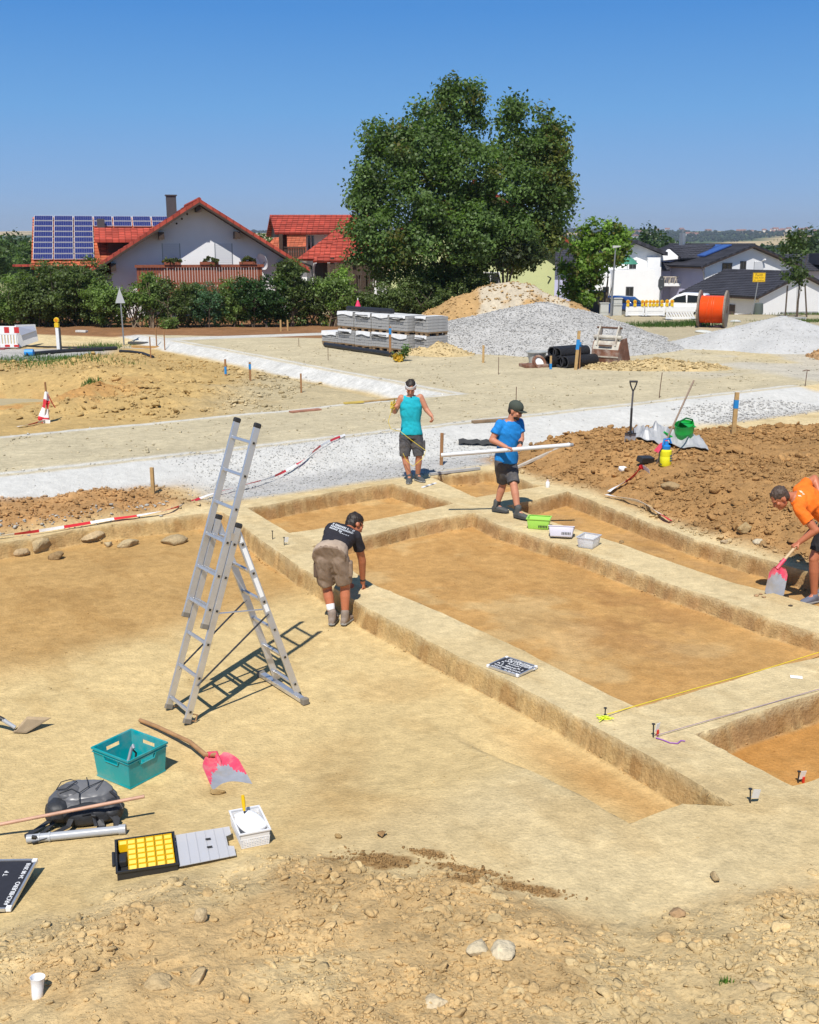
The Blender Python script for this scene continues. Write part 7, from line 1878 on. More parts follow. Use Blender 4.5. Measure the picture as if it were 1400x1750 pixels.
# broom stick on the backpack
a, b = at(247, 1361, 7.33), at(0, 1409, 7.10); d = (b - a); a2 = a; b2_ = a + d * 1.75
o = MB().tube([a2, b2_], .0135, 10).build('broom_stick', mat('pinkish_pole_wood', (.52, .30, .20), .55, noise=.2, nscale=10), smooth=True); tag(o, 'long pinkish wooden stick laid across the backpack', 'stick')
a, b = G(47, 1441), G(216, 1424); a.z += .034; b.z += .034; gp_ = empty('grey_pipe', a, 0, 'short grey plastic pipe in front of the backpack', 'pipe'); L = (b - a)
MB().tube([(0, 0, 0), L], .031, 14).build('pipe_body', M_GREYPIPE, gp_, smooth=True); MB().tube([L * .93, L], .037, 14).build('socket_ring', M_GREYPIPE, gp_, smooth=True); MB().tube([L * .22, L * .24], .036, 14).tube([L * .12, L * .135], .035, 14).build('seal_ring', M_GREYPIPE, gp_)

# ---- sorting case with yellow bins
def sorting_case():
 fl = G(201, 1503); h = at(201, 1489, fl.y).z - fl.z + .0; h = max(h, .07); zt = fl.z + h
 A = gz(200, 1490, zt); B = gz(303.5, 1474.5, zt); D_ = gz(198, 1435.5, zt)
 ex = B - A; W = ex.length; ex.normalize(); ey = Vector((-ex.y, ex.x, 0)); Dp = (D_ - A).dot(ey); org = Vector((A.x, A.y, fl.z)); rz = math.atan2(ex.y, ex.x)
 r = empty('sorting_case', org, rz, 'open black sorting case with frosted lid folded out to the right', 'case')
 t = .006; MB().b2((0, 0, 0), (W, Dp, t)).build('floor', M_BLKP, r)
 MB().b2((0, 0, t + .0005), (W, t, h)).b2((0, Dp - t, t + .0005), (W, Dp, h)).b2((0, t, t + .0005), (t, Dp - t, h)).b2((W - t, t, t + .0005), (W, Dp - t, h)).build('tray_wall', M_BLKP, r)
 MB().b2((-.008, -.008, h - .012), (W + .008, -.0005, h)).b2((-.008, Dp + .0005, h - .012), (W + .008, Dp + .008, h)).b2((-.008, 0, h - .012), (-.0005, Dp, h)).b2((W + .0005, 0, h - .012), (W + .008, Dp, h)).build('tray_rim', M_BLKP, r)
 x0 = W * .19
 MB().b2((t + .01, Dp * .36, t + .001), (x0 - .008, Dp * .62, h * .75)).build('inner_handle', M_BLKP, r, bevel=.008); MB().b2((-.03, Dp * .3, h * .45), (-.0085, Dp * .7, h * .8)).build('carry_handle', M_BLKP, r, bevel=.006)
 bw = (W - x0 - t - .004) / 5; bd = (Dp - 2 * t - .004) / 6; proto = None
 for i in range(6):
  for j in range(6):
   if i == 0 and j != 5: continue
   if proto is None:
    proto = empty('yellow_bin', (0, 0, 0), 0, 'small yellow bin in the black sorting case', 'bin', 'yellow bins in the sorting case'); hb = h * .86; w_, d_ = bw - .004, bd - .003; k = .004
    mb = MB(); mb.b2((k, k, 0), (w_ - k, d_ - k, .003));
    for (p, q) in (((0, 0), (w_, .003)), ((0, d_ - .003), (w_, d_)), ((0, .003), (.003, d_ - .003)), ((w_ - .003, .003), (w_, d_ - .003))): mb.b2((p[0], p[1], .0035), (q[0], q[1], hb))
    mb.build('bin_wall', M_YBIN, proto); MB().b2((.004, d_ * .30, hb * .55), (w_ - .004, d_ * .95, hb * .62)).build('bin_fill', M_YBIN, proto); MB().prism([(.006, .0035, hb * .60), (w_ - .006, .0035, hb * .60), (w_ - .006, d_ * .55, hb + .004), (.006, d_ * .55, hb + .004)], (0, .002, .002)).build('label_lip', M_YBIN, proto); o = proto
   else: o = copy_tree(proto)
   lx = (x0 + (i - 1) * bw) if i > 0 else t + .012; ly = t + .002 + j * bd
   p = org + ex * lx + ey * ly + Vector((0, 0, t + .002)); o.location = p; o.rotation_euler = (0, 0, rz)
   o['label'] = 'single yellow bin in the back left corner of the sorting case' if i == 0 else 'yellow bin in the %s column of the sorting case, %s' % (nums[i - 1], ('front one', 'second from the front', 'third from the front', 'third from the back', 'second from the back', 'back one')[j])
 # lid
 LW_ = W * .97; zl = h * .55
 out = [(W + .012, .0), (W + .012 + LW_, -.0 + .02), (W + .012 + LW_, Dp * .34), (W + .012 + LW_ * .90, Dp * .38), (W + .012 + LW_ * .90, Dp * .70), (W + .012 + LW_, Dp * .74), (W + .012 + LW_, Dp), (W + .012, Dp)]
 lid = MB().prism([(x, y, zl + (x - W) * .02) for x, y in out], (0, 0, .004)).build('lid', M_CLEAR, r)
 for k in range(5):
  x = W + .02 + LW_ * (.17 + .17 * k); MB().b2((x - .002, .012, zl + (x - W) * .02 + .0045), (x + .002, Dp - .012, zl + (x - W) * .02 + .011)).build('lid_rib', M_CLEAR, lid)
 for y in (Dp * .40, Dp * .66):
  x = W + LW_ * .60; MB().cyl((x - .018, y, zl + (x - W) * .02 + .013), (x + .018, y, zl + (x - W) * .02 + .013), .007, n=8).build('latch', M_BLKP, lid)
 for k in range(4): y = Dp * (.12 + .25 * k); MB().cyl((W + .010, y - .014, zl), (W + .010, y + .014, zl), .006, n=6).build('hinge', M_BLKP, r)
sorting_case()

# ---- white basket with a cloth and a tool
def basket():
 c = G(420, 1450); h = at(420, 1430, c.y).z - c.z + .03; zt = c.z + h; A = gz(410, 1427, zt); B = gz(462, 1417, zt); D_ = gz(401, 1385, zt)
 ex = B - A; W = ex.length; ex.normalize(); ey = Vector((-ex.y, ex.x, 0)); Dp = (D_ - A).dot(ey); org = Vector((A.x, A.y, c.z)) ; rz = math.atan2(ex.y, ex.x)
 r = empty('white_basket', org, rz, 'white perforated plastic basket filled with cloth', 'basket')
 m_ = mat('white_basket_plastic', (.76, .76, .77), .4, trans=.0); tp = .012
 MB().b2((tp, tp, 0), (W - tp, Dp - tp, .004)).build('floor', m_, r)
 for side in range(4):
  LL = W if side % 2 == 0 else Dp; mb = MB(); n = 11
  def pt(a, z):
   k = tp * (1 - z / h); a2 = k + a * (LL - 2 * k) / LL
   return {0: (a2, k, z), 2: (a2, Dp - k, z), 1: (W - k, a2, z), 3: (k, a2, z)}[side]
  nrm = {0: (0, -1, 0), 2: (0, 1, 0), 1: (1, 0, 0), 3: (-1, 0, 0)}[side]
  for i in range(n + 1): a = LL * i / n; mb.bar(pt(a, .004), pt(a, h * .62), .0065, .003, nrm)
  for k in range(6): z = .008 + (h * .60 - .008) * k / 5; mb.bar(pt(.0, z), pt(LL, z), .0034, .0075, (0, 0, 1))
  mb.build('lattice_wall', m_, r, fix=False)
  P = [pt(0, h * .62), pt(LL, h * .62), pt(LL, h), pt(0, h)]; MB().prism(P, tuple(-.003 * q for q in nrm)).build('upper_wall', m_, r)
  MB().bar(pt(-.006 if side % 2 == 0 else .004, h), pt(LL + (.006 if side % 2 == 0 else -.004), h), .012, .010, (0, 0, 1)).build('rim', m_, r)
 cl = blob('white_cloth', (0, 0, 0), (W * .42, Dp * .40, h * .30), M_CLOTH, None, 31, (0, 0, .3), .16, .35, .8); cl.location = org + ex * W * .52 + ey * Dp * .52 + Vector((0, 0, h * .84)); cl.rotation_euler = (.05, 0, rz); tag(cl, 'crumpled white cloth heaped in the white basket', 'cloth')
 tr_ = empty('yellow_handled_trowel', org + ex * W * .42 + ey * Dp * .72 + Vector((0, 0, h * 1.02)), 0, 'small tool with yellow handle sticking out of the cloth', 'tool'); MB().tube([(0, 0, -.02), (-.003, .004, .05)], .007, 8).build('shank', M_BLKP, tr_); MB().tube([(-.003, .004, .035), (-.008, .012, .10), (-.012, .018, .145)], [.011, .014, .012], 10).build('handle', M_YBIN, tr_, smooth=True)
basket()

# ---- letter boards
def letter_board(name, label, org, ex, ey, W, D, z, lines, corner=.03):
 """lies flat; text runs along ex, top edge towards ey"""
 rz = math.atan2(ex.y, ex.x); r = empty(name, Vector((org.x, org.y, z)), rz, label, 'letter board')
 MB().b2((.008, .008, .004), (W - .008, D - .008, .014)).build('felt_panel', M_BOARD, r); f = .014; mb = MB()
 mb.b2((corner, 0, 0), (W - corner, f, .022)); mb.b2((corner, D - f, 0), (W - corner, D, .022)); mb.b2((0, corner, 0), (f, D - corner, .022)); mb.b2((W - f, corner, 0), (W, D - corner, .022)); mb.build('aluminium_frame', M_ALU, r)
 for x in (0, W - corner + .002):
  for y in (0, D - corner + .002): MB().b2((x, y, -.002), (x + corner - .002, y + corner - .002, .026)).build('corner_piece', M_LETTER, r, bevel=.004)
 for (t, x, y, s) in lines: world_text(t, s, M_LETTER, r, (x, y, .0155), (0, 0, 0), ext=.0012, align='LEFT')
 return r
zb = .004; L_, B_, R_, F_ = [gz(*p, z=.02) for p in ((831, 1138), (866.5, 1122.5), (921.5, 1140), (885, 1155))]
ex = (R_ - B_).normalized(); ey = Vector((-ex.y, ex.x, 0)); W1 = ((R_ - B_).length + (F_ - L_).length) / 2; D1 = ((B_ - L_).length + (R_ - F_).length) / 2
zb = max(ground(p.x, p.y) for p in (L_, B_, R_, F_)) + .003
letter_board('letter_board', 'small black letter board densely set with white text on the long baulk', L_, ex, ey, W1, D1, zb,
   [('FURTH', W1 * .16, D1 * .86, .058), ('BAUGEBIET', W1 * .34, D1 * .86, .050), ('LKR LANDSHUT', W1 * .14, D1 * .72, .050), ('2018', W1 * .84, D1 * .80, .035), ('FL', W1 * .12, D1 * .58, .036), ('PLANUM 1', W1 * .32, D1 * .58, .034), ('PL 2', W1 * .08, D1 * .43, .040), ('BEFUND', W1 * .36, D1 * .40, .034), ('PL 2', W1 * .70, D1 * .44, .040), ('FUND', W1 * .08, D1 * .28, .034), ('OBERPLANUM', W1 * .34, D1 * .26, .034), ('ARCHIV', W1 * .08, D1 * .13, .034), ('24 08 2018', W1 * .50, D1 * .11, .034)])
p0, p1 = G(19, 1560), G(67, 1492); ex = (p1 - p0).normalized(); W2 = (p1 - p0).length; ey = Vector((-ex.y, ex.x, 0)); D2 = .62; zz = max(ground(p0.x, p0.y), ground(p1.x, p1.y)) + .008
lb2 = letter_board('letter_board', 'large black letter board with aluminium frame cut by the left picture edge', p0, ex, ey, W2, D2, zz,
   [('ARCHBUERO', W2 * .08, .046, .044), ('24 08 2018', W2 * .60, .046, .040), ('T P', W2 * .66, .16, .042), ('FURTH PL', W2 * .45, .27, .050)], .036)

# ---- paper cup, hand shovel at the left edge
p = G(64, 1707); cup = empty('paper_cup', p, 0, 'white plastic cup standing in the foreground spoil', 'cup'); k = at(64, 1672, p.y).z - p.z
o = MB().lathe([(.026, 0), (.0275, .012), (.029, .03), (.0285, .033), (.031, k * .55), (.0305, k * .57), (.036, k * .96), (.0385, k), (.0365, k), (.034, k * .95), (.025, .006)], n=24, cap1=True).build('cup', M_CLOTH if False else mat('cup_white', (.82, .82, .83), .35), cup, smooth=True); o.rotation_euler = (radians(-6), radians(3), 0)
a, b = G(22, 1254), G(88, 1243); hs = empty('hand_shovel', a, 0, 'steel shovel blade with black handle reaching in at the left edge', 'shovel'); v = b - a
M8 = MB().prism([(0, 0, .012), (v.x * .42, v.y * .42 - .07, .014), (v.x * 1.0, v.y + .02, .085), (v.x * .30, v.y * .3 + .10, .10)], (0, 0, .004)); M8.build('blade', mat('rust_stained_blade', (.30, .22, .13), .5, metal=.3, noise=.25), hs)
MB().tube([(.02, .02, .05), (-.06, .03, .10), (-.09, .035, .12)], [.018, .019, .02], 10).build('ferrule', M_GREYPIPE, hs, smooth=True); MB().tube([(-.08, .035, .115), (-.18, .05, .16), (-.45, .08, .20), (-.9, .1, .24)], [.021, .022, .022, .022], 10).build('handle', M_BLKP, hs, smooth=True)

# ---- tubs on the right baulk
def tub(name, label, p, rz, W, D, h, m_, txt=False, tilt=None, t=.004):
 r = empty(name, p, rz, label, 'tub'); k = .14
 def ring(s, z): return [(-W / 2 * s, -D / 2 * s, z), (W / 2 * s, -D / 2 * s, z), (W / 2 * s, D / 2 * s, z), (-W / 2 * s, D / 2 * s, z)]
 a, b, c, d = ring(1 - k, 0), ring(1, h), ring(1 - t * 9, h), ring(1 - k - t * 9, t)
 mb = MB(); mb.add(a + b + c + d, [(3, 2, 1, 0)] + [(i, (i + 1) % 4, (i + 1) % 4 + 4, i + 4) for i in range(4)] + [(i + 4, (i + 1) % 4 + 4, (i + 1) % 4 + 8, i + 8) for i in range(4)] + [(i + 8, (i + 1) % 4 + 8, (i + 1) % 4 + 12, i + 12) for i in range(4)] + [(12, 13, 14, 15)])
 mb.build('tub_body', m_, r, bevel=.012, smooth=.9); MB().b2((-W / 2 - .008, -D / 2 - .008, h - .008), (W / 2 + .008, -D / 2 + .004, h + .003)).b2((-W / 2 - .008, D / 2 - .004, h - .008), (W / 2 + .008, D / 2 + .008, h + .003)).b2((-W / 2 - .008, -D / 2 + .0045, h - .008), (-W / 2 + .004, D / 2 - .0045, h + .003)).b2((W / 2 - .004, -D / 2 + .0045, h - .008), (W / 2 + .008, D / 2 - .0045, h + .003)).build('tub_rim', m_, r)
 if txt:
  for i in range(6): MB().b2((W * .02 + i * .022, -D / 2 * .90 - .012, h * .22), (W * .02 + i * .022 + .014, -D / 2 * .90 - .008, h * .42)).build('print_mark', M_BLKP, r)
 if tilt: r.rotation_euler = tilt
 return r
tub('green_tub', 'translucent lime green tub on the right baulk at the boots', G(921, 902), radians(-14), .33, .24, .155, mat('lime_tub', (.36, .68, .11), .35), True)
tub('frosted_tub', 'frosted lilac grey tub between the green and the clear one', G(959, 919), radians(-10), .35, .22, .15, mat('frosted_tub', (.58, .56, .64), .4), True, (radians(-24), 0, radians(-10)))
tub('clear_tub', 'clear empty tub at the right end of the row of tubs', G(1006, 934), radians(-32), .24, .28, .15, mat('clear_tub', (.72, .74, .78), .12, alpha=.55, spec=.7))

# ---- nails, tags and strings
def nail(px, py, label, h=.11, tagc=None, lean=(0, 0), red=False):
 p = G(px, py); r = empty('survey_nail', p, random.uniform(0, 1), label, 'nail'); MB().cyl((0, 0, -.05), (lean[0], lean[1], h), .006, n=8).build('shaft', M_BLKP, r); MB().cyl((lean[0], lean[1], h), (lean[0], lean[1], h + .006), .015, n=10).build('head', M_BLKP, r)
 if tagc: MB().box((.03, -.012, h * .72), (.055, .003, .075), (.15, .12, .1)).build('tag', tagc, r)
 if red: MB().box((.04, -.012, h * .28), (.018, .012, .05)).build('red_clip', M_REDP, r)
 return p
n1 = nail(1034, 1226, 'nail with the yellow string on the corner of the long baulk', .085, None)
n2_ = nail(1117, 1260, 'nail with white tag and purple string on the long baulk', .12, M_TAG, (-.01, 0), True)
nail(1364, 1338, 'nail with white tag and red clip at the lower right pit', .10, M_TAG, (0, 0), True); nail(1283, 1372, 'nail with small white tag near the end of the long baulk', .11, mat('grey_tag', (.62, .62, .62), .6), (-.01, 0)); nail(486, 932, 'nail with white tag near the left end of the long baulk', .11, M_TAG); nail(466, 922, 'plain nail near the left end of the long baulk', .12); nail(1071, 982, 'nail in the wall edge of the right baulk', .06, mat('grey_tag', (.62, .62, .62), .6))
e1 = G(1410, 1119); pts = [n1 + Vector((.02, 0, .03)), n1.lerp(e1, .35) + Vector((0, 0, .032)), n1.lerp(e1, .7) + Vector((0, 0, .03)), e1 + Vector((0, 0, .05)), e1 + (e1 - n1) * .3 + Vector((0, 0, .05))]
o = MB().tube(pts, .0045, 6).build('string_line', M_YSTR); tag(o, 'taut yellow string along the edge of the big pit', 'string')
mb = MB(); rs = random.Random(3); q = n1 + Vector((.0, -.03, .006)); pts = [q + Vector((rs.gauss(0, .035), rs.gauss(0, .022), abs(rs.gauss(.006, .01)))) for _ in range(46)]; mb.tube(pts, .0035, 4); o = mb.build('string_tangle', M_YNEON); tag(o, 'tangle of neon yellow string at the foot of the nail', 'string')
e2_ = G(1410, 1178); o = MB().tube([n2_ + Vector((.03, 0, .02)), n2_.lerp(e2_, .3) + Vector((0, 0, .015)), n2_.lerp(e2_, .65) + Vector((0, 0, .015)), e2_ + Vector((0, 0, .02)), e2_ + (e2_ - n2_) * .3], .0035, 5).build('string_line', mat('dull_purple_string', (.34, .25, .32), .7)); tag(o, 'thin purple string stretched along the lower right pit', 'string')
o = MB().tube([G(1121, 1263) + Vector((0, 0, .012)), G(1133, 1266) + Vector((0, 0, .008)), G(1145, 1271) + Vector((0, 0, .008)), G(1158, 1272) + Vector((0, 0, .008)), G(1164, 1267) + Vector((0, 0, .008)), G(1171, 1268) + Vector((0, 0, .008))], .0055, 5).build('string_end', M_PURP); tag(o, 'loose end of purple string beside the tagged nail', 'string')
o = MB().box((0, 0, .006), (.11, .06, .004)).build('label_card', M_TAG); o.location = G(1361, 1158); o.rotation_euler = (0.02, 0, radians(-15)); tag(o, 'white label card lying on the cross baulk', 'card')
p = G(936, 833); o = empty('white_bottle', p, 0, 'little white bottle on the baulk corner left of the brown spoil', 'bottle'); MB().lathe([(.032, 0), (.034, .01), (.034, .085), (.020, .105)], n=14).build('bottle', M_WHITEP, o, smooth=True); MB().cyl((0, 0, .106), (0, 0, .13), .019, n=12).build('cap', mat('pale_pink_cap', (.7, .55, .55), .5), o)
a, b = G(722, 834), G(745, 826); sc_ = empty('scale_bar', (a + b) / 2, math.atan2((b - a).y, (b - a).x), 'black and white scale bar on the baulk by the feet of the man in turquoise', 'scale bar'); L = (b - a).length
for i in range(5): MB().box((-L / 2 + (i + .5) * L / 5, 0, .008), (L / 5 - .001, .045, .012)).build('scale_field', M_LETTER if i % 2 == 0 else mat('grey_field', (.25, .25, .27), .6), sc_)
for (px, py, s_, lb_) in ((1293, 1019, .035, 'left sherd of three on the right baulk'), (1301, 1016, .028, 'upper sherd of three on the right baulk'), (1306, 1021, .03, 'right sherd of three on the right baulk'), (1351, 1036, .028, 'dark sherd alone on the right baulk near the shoe')):
 V, F = ico(2, px, .2, .35); o = np_object('sherd', V * s_, F, M_CLOD, np.tile(np.array([.10, .08, .06]) if px == 1351 else np.array([.42, .26, .14]), (len(V), 1)), smooth=False); o.location = G(px, py) + Vector((0, 0, s_ * .3)); tag(o, lb_, 'sherd')

# ---- tools on the brown spoil
p = G(1077, 752); sp_ = empty('garden_spade', p, 0, 'black D handled spade stuck upright in the brown spoil', 'spade'); zt = at(1079, 652, p.y).z - p.z; z1 = at(1077, 742, p.y).z - p.z
MB().tube([(0, 0, z1 - .02), (.0, 0, zt * .55)], .021, 10).build('lower_shaft', M_BLKP, sp_, smooth=True); MB().tube([(0, 0, zt * .55), (.01, 0, zt * .84)], .017, 10).build('upper_shaft', mat('grey_spade_shaft', (.10, .10, .11), .4), sp_, smooth=True); MB().tube([(.01, 0, zt * .83), (-.035, 0, zt * .93), (-.055, 0, zt)], .013, 8).tube([(.01, 0, zt * .83), (.055, 0, zt * .93), (.075, 0, zt)], .013, 8).tube([(-.062, 0, zt), (.082, 0, zt)], .019, 8).build('d_grip', M_BLKP, sp_, smooth=True)
MB().prism([(-.10, 0, z1), (.10, 0, z1), (.095, .02, z1 - .26), (0, .03, z1 - .30), (-.095, .02, z1 - .26)], (0, .006, 0)).build('blade', M_BLADE, sp_); MB().b2((-.10, -.02, z1 - .001), (.10, .02, z1 + .022)).build('step', M_BLKP, sp_)
p = G(1168, 757); wc = empty('watering_can', p, radians(200), 'green plastic watering can lying back on the tarpaulin', 'watering can')
body = empty('can_body', (0, 0, .20), 0); body.parent = wc; body.rotation_euler = (radians(-14), radians(12), 0)
MB().lathe([(.135, -.17), (.145, -.16), (.150, .0), (.155, .02), (.152, .03), (.155, .15), (.158, .165), (.150, .165), (.142, .10), (.135, -.14)], n=24, sx=1.15).build('tank', M_GREENP, body, smooth=.8)
MB().prism([(-.17, -.13, .10), (.02, -.15, .16), (.02, .15, .16), (-.17, .13, .10)], (0, 0, .012)).build('half_cover', M_GREENP, body); MB().tube([(.15, 0, -.12), (.28, 0, -.02), (.42, 0, .12)], [.045, .032, .02], 10).build('spout', M_GREENP, body, smooth=True)
MB().tube([(.14, 0, .14), (.10, 0, .24), (-.04, 0, .27), (-.17, 0, .20), (-.21, 0, .05), (-.17, 0, -.10)], .015, 8).build('handle', mat('dark_green_plastic', (.008, .12, .03), .4), body, smooth=True)
p = G(1137, 796); ps = empty('pressure_sprayer', p, radians(10), 'yellow pressure sprayer with blue pump head on the brown spoil', 'sprayer'); zt = at(1137, 767, p.y).z - p.z; rr_ = 10.2 / FPX * p.y
MB().lathe([(rr_ * .9, 0), (rr_, .02), (rr_, zt * .55), (rr_ * .985, zt * .56), (rr_, zt * .58), (rr_ * .97, zt * .9), (rr_ * .6, zt)], n=22).build('tank', mat('sprayer_yellow', (.78, .74, .02), .4), ps, smooth=.8)
zh = at(1137, 748, p.y).z - p.z; MB().lathe([(rr_ * .72, zt * .985), (rr_ * .74, zt + .05), (rr_ * .4, zt + .07), (rr_ * .3, zh - .06)], n=16).build('pump_collar', mat('sprayer_blue', (.015, .20, .55), .4), ps, smooth=.8); MB().tube([(-.07, -.01, zt + .06), (-.04, 0, zh - .03), (.05, 0, zh - .02), (.08, 0, zt + .09)], .018, 8).build('pump_handle', mat('sprayer_blue', (.015, .20, .55), .4), ps, smooth=True); MB().tube([(-rr_ * .6, 0, zt + .03), (-rr_ * 1.3, -.02, zt * .8), (-rr_ * 1.25, -.03, zt * .2), (-rr_ * .9, -.05, .03)], .010, 6).build('hose', M_BLKP, ps, smooth=True)
for k in range(3): MB().box((rr_ * .62, -rr_ * .80, zt * (.35 + .14 * k)), (rr_ * .7, .004, zt * .07), (0, 0, .65)).build('print_mark', mat('sprayer_print', (.05, .10, .22), .5), ps)
a = G(1121, 792); b = at(1186, 650, a.y + .5); hoe = empty('long_hoe', a, 0, 'long wooden handle with pink painted socket leaning over the sprayer', 'hoe'); v = b - a; MB().tube([v * .28, v * .6, v], [.017, .016, .015], 9).build('handle', mat('grey_brown_handle', (.26, .19, .14), .7, noise=.2, nscale=9), hoe, smooth=True); MB().tube([(0, 0, -.03), v * .30], .013, 7).build('shank', mat('dark_shank', (.09, .06, .045), .7), hoe)
MB().prism([v * .14 + Vector((-.13, -.02, .02)), v * .20 + Vector((-.06, -.01, .06)), v * .26 + Vector((.0, 0, .0)), v * .15 + Vector((.0, -.02, -.06))], (0, .012, 0)).build('pink_head', M_PINK, hoe); MB().tube([v * .18, v * .30], [.028, .020], 8).build('socket', M_PINK, hoe)
V, F = [], []
# grey tarpaulin
n = 22; tp0 = G(1084, 750); tpx = G(1205, 764) - tp0;
for i in range(n):
 for j in range(9):
  u, v2 = i / (n - 1), j / 8; q = tp0 + Vector((tpx.x * u, tpx.y * u + .9 * v2 - .25, 0)); f = float(fbm(np.array([u * 3.1]), np.array([v2 * 2.2]), .35, 3, 8)[0]) - .4; V.append((q.x, q.y, ground(q.x, q.y) + .05 + .55 * max(0, f) * sin(pi * min(1, max(.05, v2))) ** .6 * (1.25 - .8 * u)))
for i in range(n - 1):
 for j in range(8): F.append((i * 9 + j, (i + 1) * 9 + j, (i + 1) * 9 + j + 1, i * 9 + j + 1))
mb = MB(); mb.add(V, F); o = mb.build('tarpaulin', mat('grey_tarpaulin', (.36, .365, .375), .45, noise=.12, nscale=6), fix=False); tag(o, 'crumpled grey tarpaulin behind the spade and the watering can', 'tarpaulin')
mod = o.modifiers.new('th', 'SOLIDIFY'); mod.thickness = .006
o = MB().box((0, 0, .07), (.30, .14, .10), (.2, .1, .6)).build('black_block', M_BLKP, bevel=.01); o.location = G(1103, 792); tag(o, 'black block lying on the brown spoil left of the sprayer', 'block')
o = blob('crumpled_paper', (0, 0, .03), (.07, .06, .05), M_TAG, None, 41, amp=.3, sc=.3); o.location = G(1064, 805); tag(o, 'crumpled white scrap on the brown spoil', 'paper')
# laths and poles
a, b = G(884, 801), at(978, 756, G(960, 775).y + .4); o = MB().bar(a + Vector((0, 0, .03)), b, .06, .04).build('weathered_lath', mat('weathered_wood', (.46, .41, .34), .8, noise=.2)); tag(o, 'weathered pale lath leaning up onto the brown spoil', 'lath')
a, b = G(735, 813), G(820, 803); a.z += .03; b.z += .03; o = MB().bar(a, b, .055, .04).build('grey_lath', mat('grey_lath_wood', (.40, .40, .39), .7, noise=.2)); tag(o, 'grey lath lying at the back edge of the small pit', 'lath')
V, F = [], []
c = G(820, 762)
for i in range(10):
 for j in range(4): q = c + Vector((-.42 + .094 * i, -.10 + .075 * j + .02 * i, 0)); V.append((q.x, q.y, ground(q.x, q.y) + .02 + .05 * abs(sin(i * 1.9 + j))))
for i in range(9):
 for j in range(3): F.append((i * 4 + j, (i + 1) * 4 + j, (i + 1) * 4 + j + 1, i * 4 + j + 1))
mb = MB(); mb.add(V, F); o = mb.build('black_fleece_scrap', mat('dark_geotextile', (.05, .05, .05), .9, noise=.3), fix=False); tag(o, 'dark scrap of fleece on the slope between the two men', 'scrap')
o.modifiers.new('th', 'SOLIDIFY').thickness = .01

# ---- red and white barrier tape
def tape(name, label, pts, w=.075, seg=.30, tw=0.0, start=0):
 P = [Vector(p) for p in pts]; C = []
 for i in range(len(P) - 1):
  p0, p1, p2, p3 = P[max(i - 1, 0)], P[i], P[i + 1], P[min(i + 2, len(P) - 1)]
  for k in range(10):
   t = k / 10; C.append(.5 * ((2 * p1) + (p2 - p0) * t + (2 * p0 - 5 * p1 + 4 * p2 - p3) * t * t + (3 * p1 - p0 - 3 * p2 + p3) * t ** 3))
 C.append(P[-1]); mb = MB(); s = 0.0; rs = random.Random(len(pts)); V = []; F = []; mi = []
 for i, q in enumerate(C):
  d = (C[min(i + 1, len(C) - 1)] - C[max(i - 1, 0)]).normalized(); x = d.cross(Vector((0, 0, 1))).normalized(); y = x.cross(d); a = tw * s + .5 * sin(s * 2.1 + start); k = x * cos(a) + y * sin(a)
  V += [q - k * w / 2, q + k * w / 2]
  if i: F.append((2 * i - 2, 2 * i - 1, 2 * i + 1, 2 * i)); mi.append(int((s + start) / seg) % 2)
  if i < len(C) - 1: s += (C[i + 1] - q).length
 mb.v = [tuple(v) for v in V]; mb.f = [list(f) for f in F]; mb.m = mi; o = mb.build(name, [M_TAPEW, M_TAPER], fix=False); o.modifiers.new('th', 'SOLIDIFY').thickness = .002
 return tag(o, label, 'tape')
up = lambda x, y, h: G(x, y) + Vector((0, 0, h))
tape('barrier_tape', 'long red and white barrier tape hanging from the road edge down to the left trench', [up(-20, 924, .05), up(60, 914, .05), up(130, 903, .05), up(190, 893, .05), up(240, 886, .05), up(300, 874, .06), up(360, 852, .07), up(420, 838, .10), up(470, 822, .09), up(515, 796, .08), up(552, 766, .07), up(590, 747, .05)], .042, .36, 1.5)
tape('barrier_tape', 'crumpled red and white tape lying along the strip trench', [up(1036, 850, .05), up(1062, 856, .05), up(1090, 866, .09), up(1110, 876, .09), up(1130, 888, .08), up(1146, 895, .05)], .08, 1.55, .3, .0)
tape('barrier_tape', 'short red and white tape end running up the brown spoil', [up(1040, 848, .08), up(1052, 838, .06), up(1072, 828, .07), up(1086, 815, .05), up(1096, 808, .10), up(1110, 812, .06)], .08, .55, .9, .1)
q = G(84, 722); st = stake(84, 722, .92, 'thin brown stake wrapped in red and white tape at the left', M_STAKEB, None, (-.02, .0), w=.035)
tape('barrier_tape', 'red and white tape hanging down the thin stake at the left', [q + Vector((-.01, -.03, .72)), q + Vector((-.05, -.05, .45)), q + Vector((-.12, -.06, .2)), q + Vector((-.16, -.10, .04)), q + Vector((-.05, -.14, .03)), q + Vector((.08, -.16, .02))], .13, .20, 1.2); tape('barrier_tape', 'second red and white tape strand beside the thin stake at the left', [q + Vector((.0, -.02, .7)), q + Vector((.02, -.04, .45)), q + Vector((-.02, -.05, .2)), q + Vector((-.04, -.08, .03))], .10, .2, .5); tape('barrier_tape', 'red and white tape end lying left of the thin stake', [up(30, 731, .03), up(52, 728, .04), up(70, 724, .05), up(84, 722, .06)], .07, .3, .5); tape('barrier_tape', 'dark red tape strand flapping right of the thin stake', [q + Vector((.02, .0, .66)), q + Vector((.10, .02, .45)), q + Vector((.16, .03, .33))], .06, .8, .2, .85)
